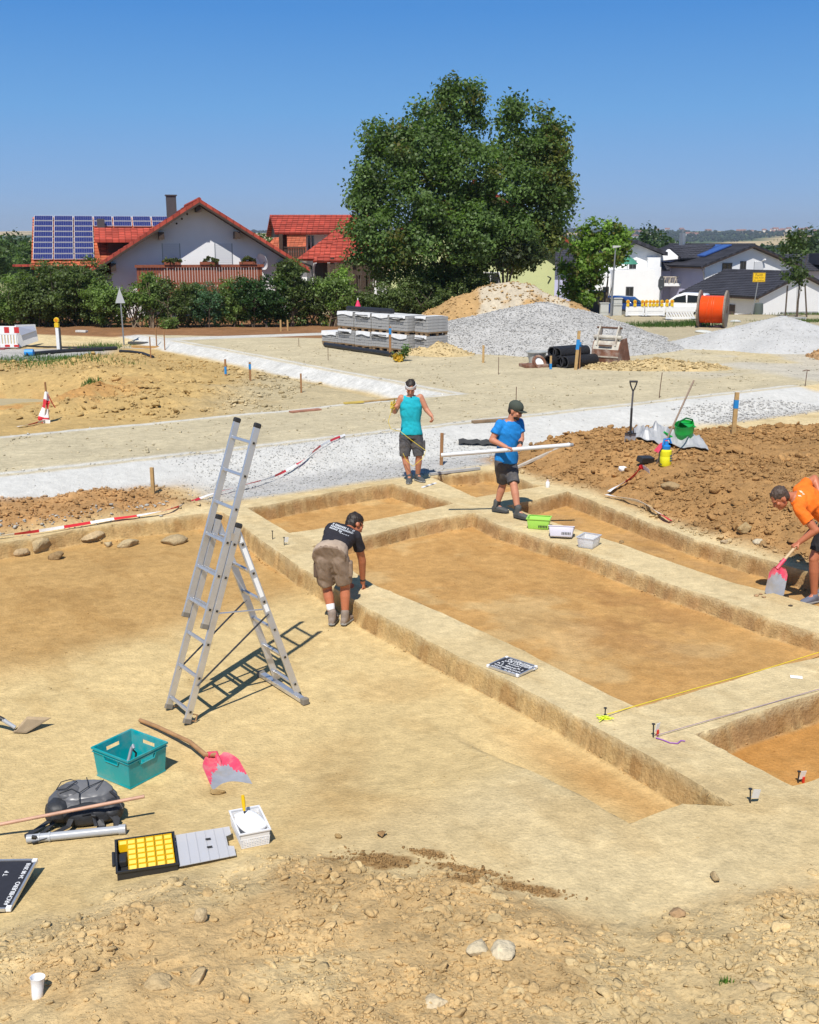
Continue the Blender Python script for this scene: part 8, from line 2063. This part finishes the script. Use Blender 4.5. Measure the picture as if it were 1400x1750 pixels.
# ---------------------------------------------------------------- people
def frame(f, u):
 f = Vector(f).normalized(); u = Vector(u); u = (u - f * u.dot(f)).normalized(); r = f.cross(u).normalized(); return f, u, r   # r = the person's right
def hand(mb, wrist, dirv, palm_n, thumb_side, curl=.5, s=1.0):
 """palm, four bent fingers of different length and a thumb from the side of the palm"""
 d = Vector(dirv).normalized(); nrm = Vector(palm_n); nrm = (nrm - d * nrm.dot(d)).normalized(); side = d.cross(nrm).normalized() * thumb_side; w = Vector(wrist)
 c0, c1 = w + d * .015 * s, w + d * .085 * s
 for k in (-.026, -.009, .009, .026): capsule(mb, c0 + side * k * .8 * s, c1 + side * k * s, .014 * s, .0125 * s, 8)
 for k, L in ((.028, .068), (.010, .078), (-.009, .073), (-.027, .056)):
  b = c1 + side * k * s; p = b; a = .25
  for j, fr in enumerate((.45, .32, .23)):
   a += curl * (1.1 if j else .7); q = p + (d * cos(a) + nrm * sin(a)) * L * fr * s; capsule(mb, p, q, (.0095 - .001 * j) * s, (.0088 - .001 * j) * s, 7); p = q
 t0 = w + d * .028 * s + side * .026 * s; t1 = t0 + (d * .55 + side * .65 + nrm * .35).normalized() * .038 * s; t2 = t1 + (d * .75 + nrm * .5 * (1 + curl) - side * .1).normalized() * .032 * s; capsule(mb, t0, t1, .013 * s, .0105 * s, 8); capsule(mb, t1, t2, .0105 * s, .009 * s, 8)
def head(mb, c, f, u, s=1.0):
 f, u, r = frame(f, u); c = Vector(c)
 def E(off, rad, n=14):
  R = Matrix((r, f, u)).transposed(); mb.sphere(c + r * off[0] * s + f * off[1] * s + u * off[2] * s, [q * s for q in rad], n, 10, R)
 E((0, -.012, .025), (.076, .096, .092)); E((0, .022, -.045), (.060, .068, .070)); E((0, .062, -.085), (.034, .028, .028)); E((0, .088, -.020), (.014, .020, .026)); E((0, .100, -.034), (.015, .014, .012))
 E((0, .072, .018), (.052, .022, .014)); E((0, .082, -.058), (.026, .014, .010))
 for sg in (-1, 1): E((sg * .074, -.012, -.010), (.010, .022, .033)); E((sg * .042, .060, -.022), (.022, .022, .020))
def eyes(c, f, u, parent, s=1.0):
 f, u, r = frame(f, u); mb = MB()
 for sg in (-1, 1): mb.sphere(Vector(c) + r * sg * .031 * s + f * .083 * s + u * .002, (.010 * s, .008 * s, .006 * s), 8, 6, Matrix((r, f, u)).transposed())
 mb.build('eyes', mat('eye_dark', (.03, .02, .015), .2), parent, smooth=True)
def hair(c, f, u, parent, m_, s=1.0, low=.0, voxel=.008, side=True):
 f, u, r = frame(f, u); c = Vector(c); mb = MB(); R = Matrix((r, f, u)).transposed()
 mb.sphere(c + f * (-.020) * s + u * .040 * s, (.083 * s, .098 * s, .088 * s), 16, 12, R); mb.sphere(c + f * (-.050) * s + u * (-.005 + low) * s, (.074 * s, .060 * s, .075 * s), 14, 10, R)
 return grow('hair', mb, voxel, m_, parent, 1, .016, .03, 3)
def shoe(name, ankle, toe, m_, parent, sole, s=1.0, high=.10):
 """ankle joint above the heel, toe direction on the ground plane"""
 a = Vector(ankle); t = Vector(toe); d = Vector((t.x, t.y, 0)).normalized(); sd = Vector((-d.y, d.x, 0)); mb = MB(); g = Vector((0, 0, 1)); base = Vector((a.x, a.y, a.z - .085))
 secs = [(base - d * .075 + g * .035, sd * .030, g * .030), (base - d * .045 + g * .045, sd * .040, g * .045), (base + d * .02 + g * .05, sd * .043, g * .052), (base + d * .10 + g * .036, sd * .050, g * .036), (base + d * .165 + g * .028, sd * .047, g * .027), (base + d * .200 + g * .022, sd * .030, g * .018)]
 loft(mb, secs, 14); capsule(mb, base + g * .06 - d * .01, base + g * (.06 + high), .048, .050); o = grow(name, mb, .008, m_, parent, 2)
 sm = MB(); pts = [(-.082, .0), (-.065, .036), (.02, .044), (.11, .054), (.18, .044), (.212, .0)]; poly = [base + d * x + sd * y for x, y in pts] + [base + d * x - sd * y for x, y in reversed(pts[1:-1])]
 sm.prism(poly, (0, 0, .022)); sm.build('sole', sole, o, bevel=.004); return o

SKIN = mat('tanned_skin', (.50, .215, .125), .55, noise=.10, nscale=7); SKIN2 = mat('sunburnt_skin', (.46, .155, .075), .5, noise=.10, nscale=7)
HAIRD = mat('dark_hair', (.022, .014, .010), .6, noise=.4, nscale=40); HAIRG = mat('grey_brown_hair', (.070, .045, .032), .65, noise=.45, nscale=40)
SHOEG = mat('grey_shoe', (.075, .080, .080), .8, noise=.25, nscale=20); SOLED = mat('dark_sole', (.05, .05, .05), .8); SOLEG = mat('pale_sole', (.30, .30, .29), .8)
SHORTG = mat('charcoal_shorts_cloth', (.065, .065, .072), .9, noise=.2, nscale=9, bump=.3, bscale=120, dirt=(.25, .20, .14), dirt_amt=.35)

def figure(root, J, R, mats, opt):
 """J: joints in local coordinates, R: radii, opt: extras"""
 body = MB(); hp = J['pelvis']; ch = J['chest']; nk = J['neck']; up = (ch - hp).normalized()
 rt = (J['sr'] - J['sl']).normalized(); fw = Vector(opt['front']).normalized()
 def sec(c, w, d, fdir=None):
  r_ = (rt - up * rt.dot(up)).normalized(); f_ = up.cross(r_).normalized(); return (c, r_ * w, f_ * d)
 hr = (J['hr'] - J['hl']).normalized(); hf = up.cross(hr).normalized()
 sw = (J['sr'] - J['sl']).length / 2
 tors = [(hp - up * .09, hr * .135, hf * .10), (hp, hr * .165, hf * .115), (hp + (ch - hp) * .40, hr * .140, hf * .100), (hp + (ch - hp) * .75, rt * .160, hf * .112), (ch, rt * .172, hf * .115), (ch + (nk - ch) * .55, rt * (sw * .80), hf * .085), (ch + (nk - ch) * .85, rt * .085, hf * .065)]
 loft(body, tors); capsule(body, ch + (nk - ch) * .6, nk + (J['head'] - nk) * .35, .062, .056)
 for s_ in 'lr':
  capsule(body, J['s' + s_], J['e' + s_], .058, .046); capsule(body, J['e' + s_], J['w' + s_], .048, .031); capsule(body, J['s' + s_].lerp(ch, .35), J['s' + s_], .07, .058)
  hand(body, J['w' + s_], J['d' + s_], J['p' + s_], J['t' + s_], J['c' + s_])
  capsule(body, J['h' + s_], J['k' + s_], .092, .060); kn, an = J['k' + s_], J['a' + s_]; capsule(body, kn, kn.lerp(an, .35), .057, .060); capsule(body, kn.lerp(an, .3), an, .060, .037); capsule(body, an, an + Vector((0, 0, -.05)) + Vector(J['f' + s_]).normalized() * .10, .038, .03)
 head(body, J['head'], J['hf'], J['hu'], 1.10)
 b = grow('body', body, .0072, mats['skin'], root, 4)
 eyes(J['head'], J['hf'], J['hu'], b, 1.10)
 # shirt
 sh = MB(); k = opt.get('loose', .020)
 tt = [(hp + up * (-.035), hr * (.172 + k), hf * (.122 + k)), (hp + up * .03, hr * (.166 + k), hf * (.118 + k)), (hp + (ch - hp) * .42, hr * (.146 + k), hf * (.104 + k)), (hp + (ch - hp) * .75, rt * (.164 + k), hf * (.112 + k)), (ch, rt * (.174 + k), hf * (.115 + k * .8)), (ch + (nk - ch) * .55, rt * (sw * .84 + k * .5), hf * (.086 + k * .7)), (ch + (nk - ch) * .84, rt * .090, hf * .074)]
 loft(sh, tt)
 for s_ in 'lr':
  if opt.get('sleeve', 0) > 0: capsule(sh, J['s' + s_].lerp(ch, .35), J['s' + s_], .074 + k * .4, .060 + k * .3)
  else: capsule(sh, J['s' + s_].lerp(ch, .5), J['s' + s_].lerp(ch, .22), .078, .066)
  if opt.get('sleeve', 0) > 0:
   q0, q1 = J['s' + s_], J['s' + s_].lerp(J['e' + s_], opt['sleeve']); x_, y_, z_ = basis(q1 - q0); loft(sh, [(q0, x_ * (.060 + k * .3), y_ * (.060 + k * .3)), (q0.lerp(q1, .5), x_ * (.060 + k * .4), y_ * (.060 + k * .4)), (q1, x_ * (.062 + k * .5), y_ * (.062 + k * .5))], 14, 2.0)
 shirt = grow('shirt', sh, .010, mats['shirt'], root, 3, .020, .13, opt.get('seed', 1))
 # shorts
 so = MB(); q = opt.get('sloose', .022)
 loft(so, [(hp + up * .05, hr * .150, hf * .112), (hp, hr * (.165 + q * .6), hf * (.116 + q * .6)), (hp - up * .10, hr * (.165 + q), hf * (.112 + q))])
 for s_ in 'lr':
  e_ = J['h' + s_].lerp(J['k' + s_], opt.get('short', 1.0)); capsule(so, J['h' + s_], J['h' + s_].lerp(e_, .5), .100 + q * .5, .088 + q * .8)
  d = (J['k' + s_] - J['h' + s_]).normalized(); x_, y_, z_ = basis(d); m0 = J['h' + s_].lerp(e_, .4)
  loft(so, [(m0, x_ * (.090 + q * .7), y_ * (.090 + q * .7)), (m0.lerp(e_, .5), x_ * (.078 + q), y_ * (.078 + q)), (e_, x_ * (.066 + q * 1.15), y_ * (.066 + q * 1.15))], 16, 2.0)
 shorts = grow('shorts', so, .010, mats['shorts'], root, 3, .020, .11, opt.get('seed', 1) + 9)
 for s_ in 'lr':
  shoe('shoe', J['a' + s_], J['f' + s_], mats['shoe'], root, mats['sole'], high=opt.get('shoe_high', .05))
  if 'sock' in mats: x_ = MB(); capsule(x_, J['a' + s_] + Vector((0, 0, -.03)), J['a' + s_].lerp(J['k' + s_], opt.get('sock_h', .14)), .046, .047); grow('sock', x_, .008, mats['sock'], root, 2)
 return b, shirt, shorts
def joints(org, Yp, D):
 out = {}
 for k, v in D.items():
  if k in ('pelvis', 'chest', 'neck', 'head', 'sl', 'sr', 'el', 'er', 'wl', 'wr', 'hl', 'hr', 'kl', 'kr', 'al', 'ar'): out[k] = at(v[0], v[1], Yp + v[2]) - org
  else: out[k] = v
 return out
def surf_marks(target, quads, name, m_, off=.009):
 """thin print laid onto a surface: quads = lists of (origin, direction) rays in local coordinates"""
 bv = BVHTree.FromObject(target, bpy.context.evaluated_depsgraph_get()); mb = MB()
 for qd in quads:
  P = []
  for o, d in qd:
   h, n, i, dist = bv.ray_cast(Vector(o), Vector(d))
   if h is None: break
   P.append(h - Vector(d).normalized() * off)
  if len(P) == 4: mb.add(P, [(0, 1, 2, 3)])
 return mb.build(name, m_, target.parent, fix=False) if mb.v else None
def print_rows(shirt, root, corners, rows, m_, name, seed, dirv):
 """rows of small unreadable characters: corners (world, on a plane before the shirt) tl, tr, bl"""
 tl, tr, bl = [Vector(c) - root.location for c in corners]; rs = random.Random(seed); Q = []
 for (v0, v1, u0, u1, cw) in rows:
  u = u0
  while u < u1:
   w = cw * rs.uniform(.5, 1.1); a = tl + (tr - tl) * u + (bl - tl) * v0; b = tl + (tr - tl) * min(u + w, u1) + (bl - tl) * v0; c = tl + (tr - tl) * min(u + w, u1) + (bl - tl) * v1; d = tl + (tr - tl) * u + (bl - tl) * v1
   if rs.random() > .12: Q.append([(x, dirv) for x in (d, c, b, a)])
   u += w + cw * .35
 surf_marks(shirt, Q, name, m_)

# man in the turquoise sleeveless shirt, facing the viewer
YP = 18.25; O1 = Vector((0.05, YP, ground(.05, YP)))
P1 = empty('person', O1, 0, 'man in turquoise sleeveless shirt and white headband looking down at his string', 'person')
D = dict(pelvis=(703, 738, .02), chest=(702, 693, .0), neck=(702, 673, -.02), head=(702, 663, -.05), sl=(718.5, 679, 0), sr=(686, 680, 0), el=(729, 700, -.04), wl=(738, 711, -.16), er=(675, 703, -.02), wr=(674, 694, -.24), hl=(712, 744, .02), hr=(693, 744, .02), kl=(716, 780, -.03), kr=(692, 781, -.03), al=(714, 812, .05), ar=(700, 814, -.04),
  dl=(.2, -.6, -.6), pl=(-.6, -.4, -.2), tl=1, cl=.7, dr=(.15, -.75, .25), pr=(.5, .2, -.3), tr=1, cr=.8, fl=(.55, -.8, 0), fr=(-.1, -1, 0), hf=(-.03, -.86, -.42), hu=(0, -.3, 1))
J1 = joints(O1, YP, D)
for s_ in 'lr': J1['a' + s_].z = .095
TURQ = mat('turquoise_shirt_cloth', (.005, .40, .50), .85, noise=.16, nscale=5, bump=.4, bscale=14)
b, s1, _ = figure(P1, J1, None, dict(skin=SKIN, shirt=TURQ, shorts=SHORTG, shoe=SHOEG, sole=SOLEG), dict(front=(0, -1, 0), seed=3, sleeve=0, short=.98))
hair(J1['head'], J1['hf'], J1['hu'], P1, HAIRD, 1.11)
f_, u_, r_ = frame(J1['hf'], J1['hu']); mb = MB(); ring = []
for i in range(25): a = 2 * pi * i / 24; ring.append(J1['head'] + u_ * .052 + r_ * cos(a) * .089 + f_ * (sin(a) * .112 - .014))
mb.strip(ring, .045, [tuple((q - J1['head'] - u_ * .052).normalized()) for q in ring], .006); mb.build('headband', M_CLOTH, P1)
MB().bar(J1['kl'] + Vector((.085, -.02, .28)), J1['kl'] + Vector((.085, -.02, .10)), .07, .05).build('cargo_pocket', SHORTG, P1, bevel=.012)
# the string he winds up
w = J1['wr'] + O1; hank = empty('string_winder', w + Vector((-.02, -.08, .03)), 0, 'hank of yellow string on a winder held by the man in turquoise', 'string'); rs = random.Random(5)
MB().bar((-.02, 0, -.13), (.03, 0, .11), .035, .02).build('winder', mat('olive_wood', (.22, .17, .05), .7), hank); MB().tube([(rs.uniform(-.05, .05), rs.uniform(-.03, .03), rs.uniform(-.07, .08)) for _ in range(40)], .004, 4).build('wound_string', M_YSTR, hank)
wl = J1['wl'] + O1; o = MB().tube([w + Vector((-.03, -.08, .0)), w + Vector((-.10, -.06, -.25)), w + Vector((-.06, -.05, -.38)), at(684, 737, YP - .16), at(703, 752, YP - .17), at(728, 770, YP - .14), at(722, 784, YP - .2), at(706, 797, YP - .2), at(694, 786, YP - .2), at(689, 775, YP - .22)], .0045, 5).build('string_line', M_YSTR); tag(o, 'loose yellow string hanging in front of the man in turquoise', 'string')

# man with the cap carrying the pole
YP = 15.95; O2 = Vector((1.5, YP, ground(1.5, YP)))
P2 = empty('person', O2, 0, 'man in blue t-shirt and dark green cap walking with a long white pole', 'person')
D = dict(pelvis=(865, 785, .05), chest=(870, 737, .0), neck=(873.5, 714, -.02), head=(881, 702, -.04), sl=(888, 722, .10), sr=(855, 724, -.06), el=(891, 750, .02), wl=(889, 760, -.12), er=(841, 752, -.10), wr=(865, 764, -.28), hl=(872, 791, .10), hr=(857, 791, -.02), kl=(878, 828, -.12), kr=(860, 826, .10), al=(886, 868, -.28), ar=(849, 862, .12),
  dl=(-.35, -.55, -.35), pl=(.2, .0, -.8), tl=1, cl=1.0, dr=(.85, -.25, -.15), pr=(.1, -.1, -1), tr=1, cr=1.0, fl=(.75, -.62, 0), fr=(.85, -.5, 0), hf=(.80, -.42, -.34), hu=(.3, -.1, 1))
J2 = joints(O2, YP, D)
J2['al'].z = .10; J2['ar'].z = .10
BLUET = mat('blue_tshirt_cloth', (.005, .205, .58), .85, noise=.16, nscale=5, bump=.4, bscale=14)
b, s2, _ = figure(P2, J2, None, dict(skin=SKIN, shirt=BLUET, shorts=SHORTG, shoe=SHOEG, sole=SOLED, sock=mat('black_sock', (.02, .02, .022), .9)), dict(front=(.85, -.5, 0), seed=5, sleeve=.62, short=.94, loose=.026, shoe_high=.09, sock_h=.20))
hair(J2['head'], J2['hf'], J2['hu'], P2, HAIRD, 1.04)
f_, u_, r_ = frame(J2['hf'], J2['hu']); R = Matrix((r_, f_, u_)).transposed(); CAPM = mat('olive_cap_cloth', (.050, .062, .048), .85, noise=.1)
cm = MB(); cm.sphere(J2['head'] + u_ * .062 - f_ * .012, (.101, .119, .096), 18, 12, R); cap_ = grow('cap', cm, .009, CAPM, P2, 2)
vz = MB(); vis = []
for i in range(9): a = pi * (i / 8 - .5) * .9; vis.append((sin(a) * .082, .085 + cos(a) * .095))
vz.prism([J2['head'] + u_ * .058 + r_ * x + f_ * y - u_ * (abs(x) * .25) for x, y in [(-.075, .05)] + vis + [(.075, .05)]], -u_ * .008); vz.build('visor', CAPM, cap_)
bd_ = MB(); bd_.sphere(J2['head'] + f_ * .040 - u_ * .075, (.062, .058, .048), 12, 8, R); bd_.sphere(J2['head'] + f_ * .075 - u_ * .095, (.036, .030, .030), 10, 8, R); grow('beard', bd_, .007, HAIRD, P2, 1, .006, .02, 2)
MB().tube([J2['head'] + r_ * -.06 + f_ * .085 + u_ * .006, J2['head'] + f_ * .112 + u_ * .010, J2['head'] + r_ * .06 + f_ * .085 + u_ * .006], .009, 6).build('sunglasses', M_BLKP, P2)
x_ = MB(); capsule(x_, J2['wl'].lerp(J2['el'], .10), J2['wl'].lerp(J2['el'], .22), .040, .041); grow('wrist_band', x_, .007, M_BLKP, P2, 1)
q = J2['wr'] + O2; a = at(754, 778, q.y - .04); c2 = at(980, 760, q.y + .02); po = empty('levelling_pole', a, 0, 'long white pole carried level by the man in the cap', 'pole'); v = c2 - a
MB().tube([(0, 0, 0), v * .5, v * .97], .032, 12).build('tube', mat('dull_white_tube', (.62, .63, .63), .35), po, smooth=True); MB().tube([v * .97, v], .027, 10).build('end_piece', mat('grey_tube_end', (.25, .25, .25), .4), po); MB().tube([v * .50, v * .512], .034, 12).tube([v * .97, v * .976], .034, 12).build('joint_ring', M_ALU, po)

# man bending over the baulk, seen from behind
YP = 11.72; O3 = Vector((-.80, YP, ground(-.80, YP)))
P3 = empty('person', O3, 0, 'man in black t-shirt and beige work shorts bending down over the long baulk', 'person')
D = dict(pelvis=(566, 944, .0), chest=(583, 911, .36), neck=(597, 906, .52), head=(607, 896, .60), sl=(570, 903, .46), sr=(609, 916, .36), el=(588, 962, .42), wl=(594, 990, .42), er=(619, 958, .46), wr=(620, 995, .56), hl=(553, 953, .02), hr=(580, 954, .0), kl=(559, 1004, .10), kr=(590, 1001, .06), al=(568, 1047, .0), ar=(590, 1050, .0),
  dl=(.2, .5, -.8), pl=(.4, -.3, 0), tl=1, cl=.6, dr=(.25, .35, -.8), pr=(-.6, .1, -.2), tr=-1, cr=.55, fl=(.12, 1, 0), fr=(.35, .95, 0), hf=(.75, .45, -.62), hu=(.35, .55, .75))
J3 = joints(O3, YP, D)
J3['al'].z = .105; J3['ar'].z = .105
BLKT = mat('black_tshirt_cloth', (.016, .014, .020), .85, noise=.15, nscale=8); BEIGE = mat('beige_work_shorts', (.40, .31, .235), .85, noise=.14, nscale=6, bump=.4, bscale=14, dirt=(.25, .18, .12), dirt_amt=.4)
b, s3, so3 = figure(P3, J3, None, dict(skin=SKIN2, shirt=BLKT, shorts=mat('taupe_shorts_panel', (.22, .155, .11), .85, noise=.16, nscale=7, dirt=(.40, .31, .235), dirt_amt=.4), shoe=mat('brown_work_shoe', (.24, .19, .155), .8, noise=.2, nscale=15), sole=SOLEG, sock=mat('grey_sock', (.35, .33, .32), .9)), dict(front=(.5, .85, 0), seed=8, sleeve=.55, short=.88, sloose=.030, shoe_high=.07, sock_h=.13))
hair(J3['head'], J3['hf'], J3['hu'], P3, HAIRD, 1.09)
M_BROWNP = mat('brown_pocket_panel', (.115, .075, .052), .85, noise=.12)
for s_, sg in (('l', -1), ('r', 1)):
 m0 = J3['h' + s_].lerp(J3['k' + s_], .42) + Vector((sg * .10, -.02, 0)); MB().bar(m0 + Vector((0, 0, .11)), m0 - Vector((0, 0, .07)), .05, .11, (0, 1, .3)).build('cargo_pocket', M_BROWNP if s_ == 'l' else mat('taupe_shorts_panel', (.22, .155, .11), .85, noise=.12), P3, bevel=.018)
hp, up = J3['pelvis'], (J3['chest'] - J3['pelvis']).normalized(); hr = (J3['hr'] - J3['hl']).normalized(); hf = up.cross(hr).normalized()
x_ = MB(); loft(x_, [(hp + up * .08, hr * .172, hf * .128), (hp + up * .02, hr * .190, hf * .145), (hp - up * .045, hr * .196, hf * .148), (hp - up * .09, hr * .188, hf * .130)], 20, 2.4); grow('seat_yoke', x_, .010, BEIGE, P3, 3, .008, .10, 4)
x_ = MB(); kk = J3['kl'].lerp(J3['al'], .58); capsule(x_, kk, kk + (J3['al'] - J3['kl']).normalized() * .045, .052, .050); grow('white_bandage', x_, .007, M_CLOTH, P3, 1)
x_ = MB(); kk = J3['wr'].lerp(J3['er'], .12); capsule(x_, kk, kk + (J3['er'] - J3['wr']).normalized() * .02, .034, .034); grow('wrist_band', x_, .006, M_BLKP, P3, 1)
print_rows(s3, P3, (at(566, 893, YP) + Vector((0, 0, 0)), at(605, 907, YP), at(559, 904, YP)), [(.0, .26, .02, 1.0, .05), (.34, .56, .0, 1.0, .05), (.64, .84, .0, .62, .05), (.9, .98, .5, .92, .08)], mat('print_white', (.50, .52, .55), .6), 'back_print', 2, (0, 1, -.26))
q = J3['wr'] + O3; bl_ = empty('small_trowel', q + Vector((.06, .05, -.07)), 0, 'small dark trowel in the hand of the bending man', 'trowel'); MB().tube([(0, 0, .01), (-.09, -.02, -.035)], .014, 8).build('handle', M_BLKP, bl_); MB().prism([(-.02, -.05, -.045), (.06, -.02, -.05), (.0, .05, -.05)], (0, 0, .004)).build('blade', M_BLKP, bl_)

# man in the orange shirt shovelling at the right edge
YP = 12.50; O4 = Vector((5.02, YP, ground(5.02, YP)))
P4 = empty('person', O4, 0, 'man in orange t-shirt and black shorts bending to shovel at the right edge', 'person')
D = dict(pelvis=(1418, 880, .10), chest=(1378, 853, .05), neck=(1352, 847, .0), head=(1333, 851, -.03), sl=(1364, 868, -.16), sr=(1364, 838, .20), el=(1394, 906, -.26), wl=(1366, 927, -.22), er=(1392, 818, .32), wr=(1403, 850, .12), hl=(1417, 893, .0), hr=(1420, 893, .18), kl=(1391, 955, -.04), kr=(1412, 952, .22), al=(1392, 1014, -.02), ar=(1420, 1010, .28),
  dl=(-.75, -.1, -.45), pl=(.3, .1, -.8), tl=1, cl=1.05, dr=(-.3, -.5, -.5), pr=(-.5, .2, -.6), tr=-1, cr=1.0, fl=(-.9, -.40, 0), fr=(-.95, .1, 0), hf=(-.75, -.10, -.66), hu=(-.62, 0, .78))
J4 = joints(O4, YP, D)
J4['al'].z = .10; J4['ar'].z = .10
ORG = mat('orange_tshirt_cloth', (.86, .17, .008), .85, noise=.12, nscale=5, bump=.4, bscale=14)
b, s4, _ = figure(P4, J4, None, dict(skin=SKIN2, shirt=ORG, shorts=mat('black_shorts_cloth', (.012, .012, .015), .8, noise=.1), shoe=mat('grey_blue_shoe', (.13, .14, .185), .8, noise=.2), sole=SOLEG), dict(front=(-1, 0, 0), seed=12, sleeve=.62, short=.80, loose=.03, shoe_high=.02))
hair(J4['head'], J4['hf'], J4['hu'], P4, HAIRG, 1.09)
print_rows(s4, P4, (at(1372, 826, YP - .6), at(1385, 857, YP - .6), at(1400, 826, YP - .6)), [(.0, .16, .0, .75, .10), (.30, .46, .0, 1.0, .10), (.62, .76, .1, .9, .10)], mat('print_pale', (.80, .62, .45), .6), 'back_print', 6, (0, 1, -.12))
q = J4['wl'] + O4; b0 = at(1331, 968, q.y - .10); tip = at(1323, 1012, q.y - .16); sh4 = empty('steel_shovel', b0, 0, 'shovel with worn pink steel blade in the hands of the man in orange', 'shovel'); top = b0 + (q - b0) * 1.9; hx = (q - b0)
sb = shovel_blade(sh4, W=.235, L=(tip - b0).length * 1.05, cup=.03, pinkfrac=.28); z_ = (tip - b0).normalized(); xw = Vector((1, .15, 0)); xw = (xw - z_ * xw.dot(z_)).normalized(); yw = z_.cross(xw); sb.rotation_euler = (Matrix((z_, -xw, -yw)) if yw.y > 0 else Matrix((z_, xw, yw))).transposed().to_euler()
MB().tube([Vector((0, 0, 0)) + hx * .10, hx * .6, hx * 1.0], .018, 10).build('handle', mat('pale_handle_wood', (.58, .42, .24), .6, noise=.15, nscale=9), sh4, smooth=True); MB().tube([hx * 1.0, hx * 1.5, hx * 1.85], .018, 10).build('dark_grip', M_BLKP, sh4, smooth=True); MB().tube([-hx * .10, hx * .30], [.022, .024], 10).build('socket', M_PINK, sh4, smooth=True)
# ---------------------------------------------------------------- the air of a hot day
hz = MB().b2((-2800, -430, -30), (2800, 4680, 90)).build('haze', bpy.data.materials.new('summer_haze'), fix=False)
m = hz.data.materials[0]; m.use_nodes = True; nt = m.node_tree; nt.nodes.clear(); out = nt.nodes.new('ShaderNodeOutputMaterial'); pv = nt.nodes.new('ShaderNodeVolumePrincipled')
pv.inputs['Color'].default_value = (.80, .88, 1.0, 1); pv.inputs['Density'].default_value = .00016; pv.inputs['Anisotropy'].default_value = .2
nt.links.new(pv.outputs[0], out.inputs['Volume']); tag(hz, 'thin blue summer haze over the far hills', 'haze', None, 'stuff')
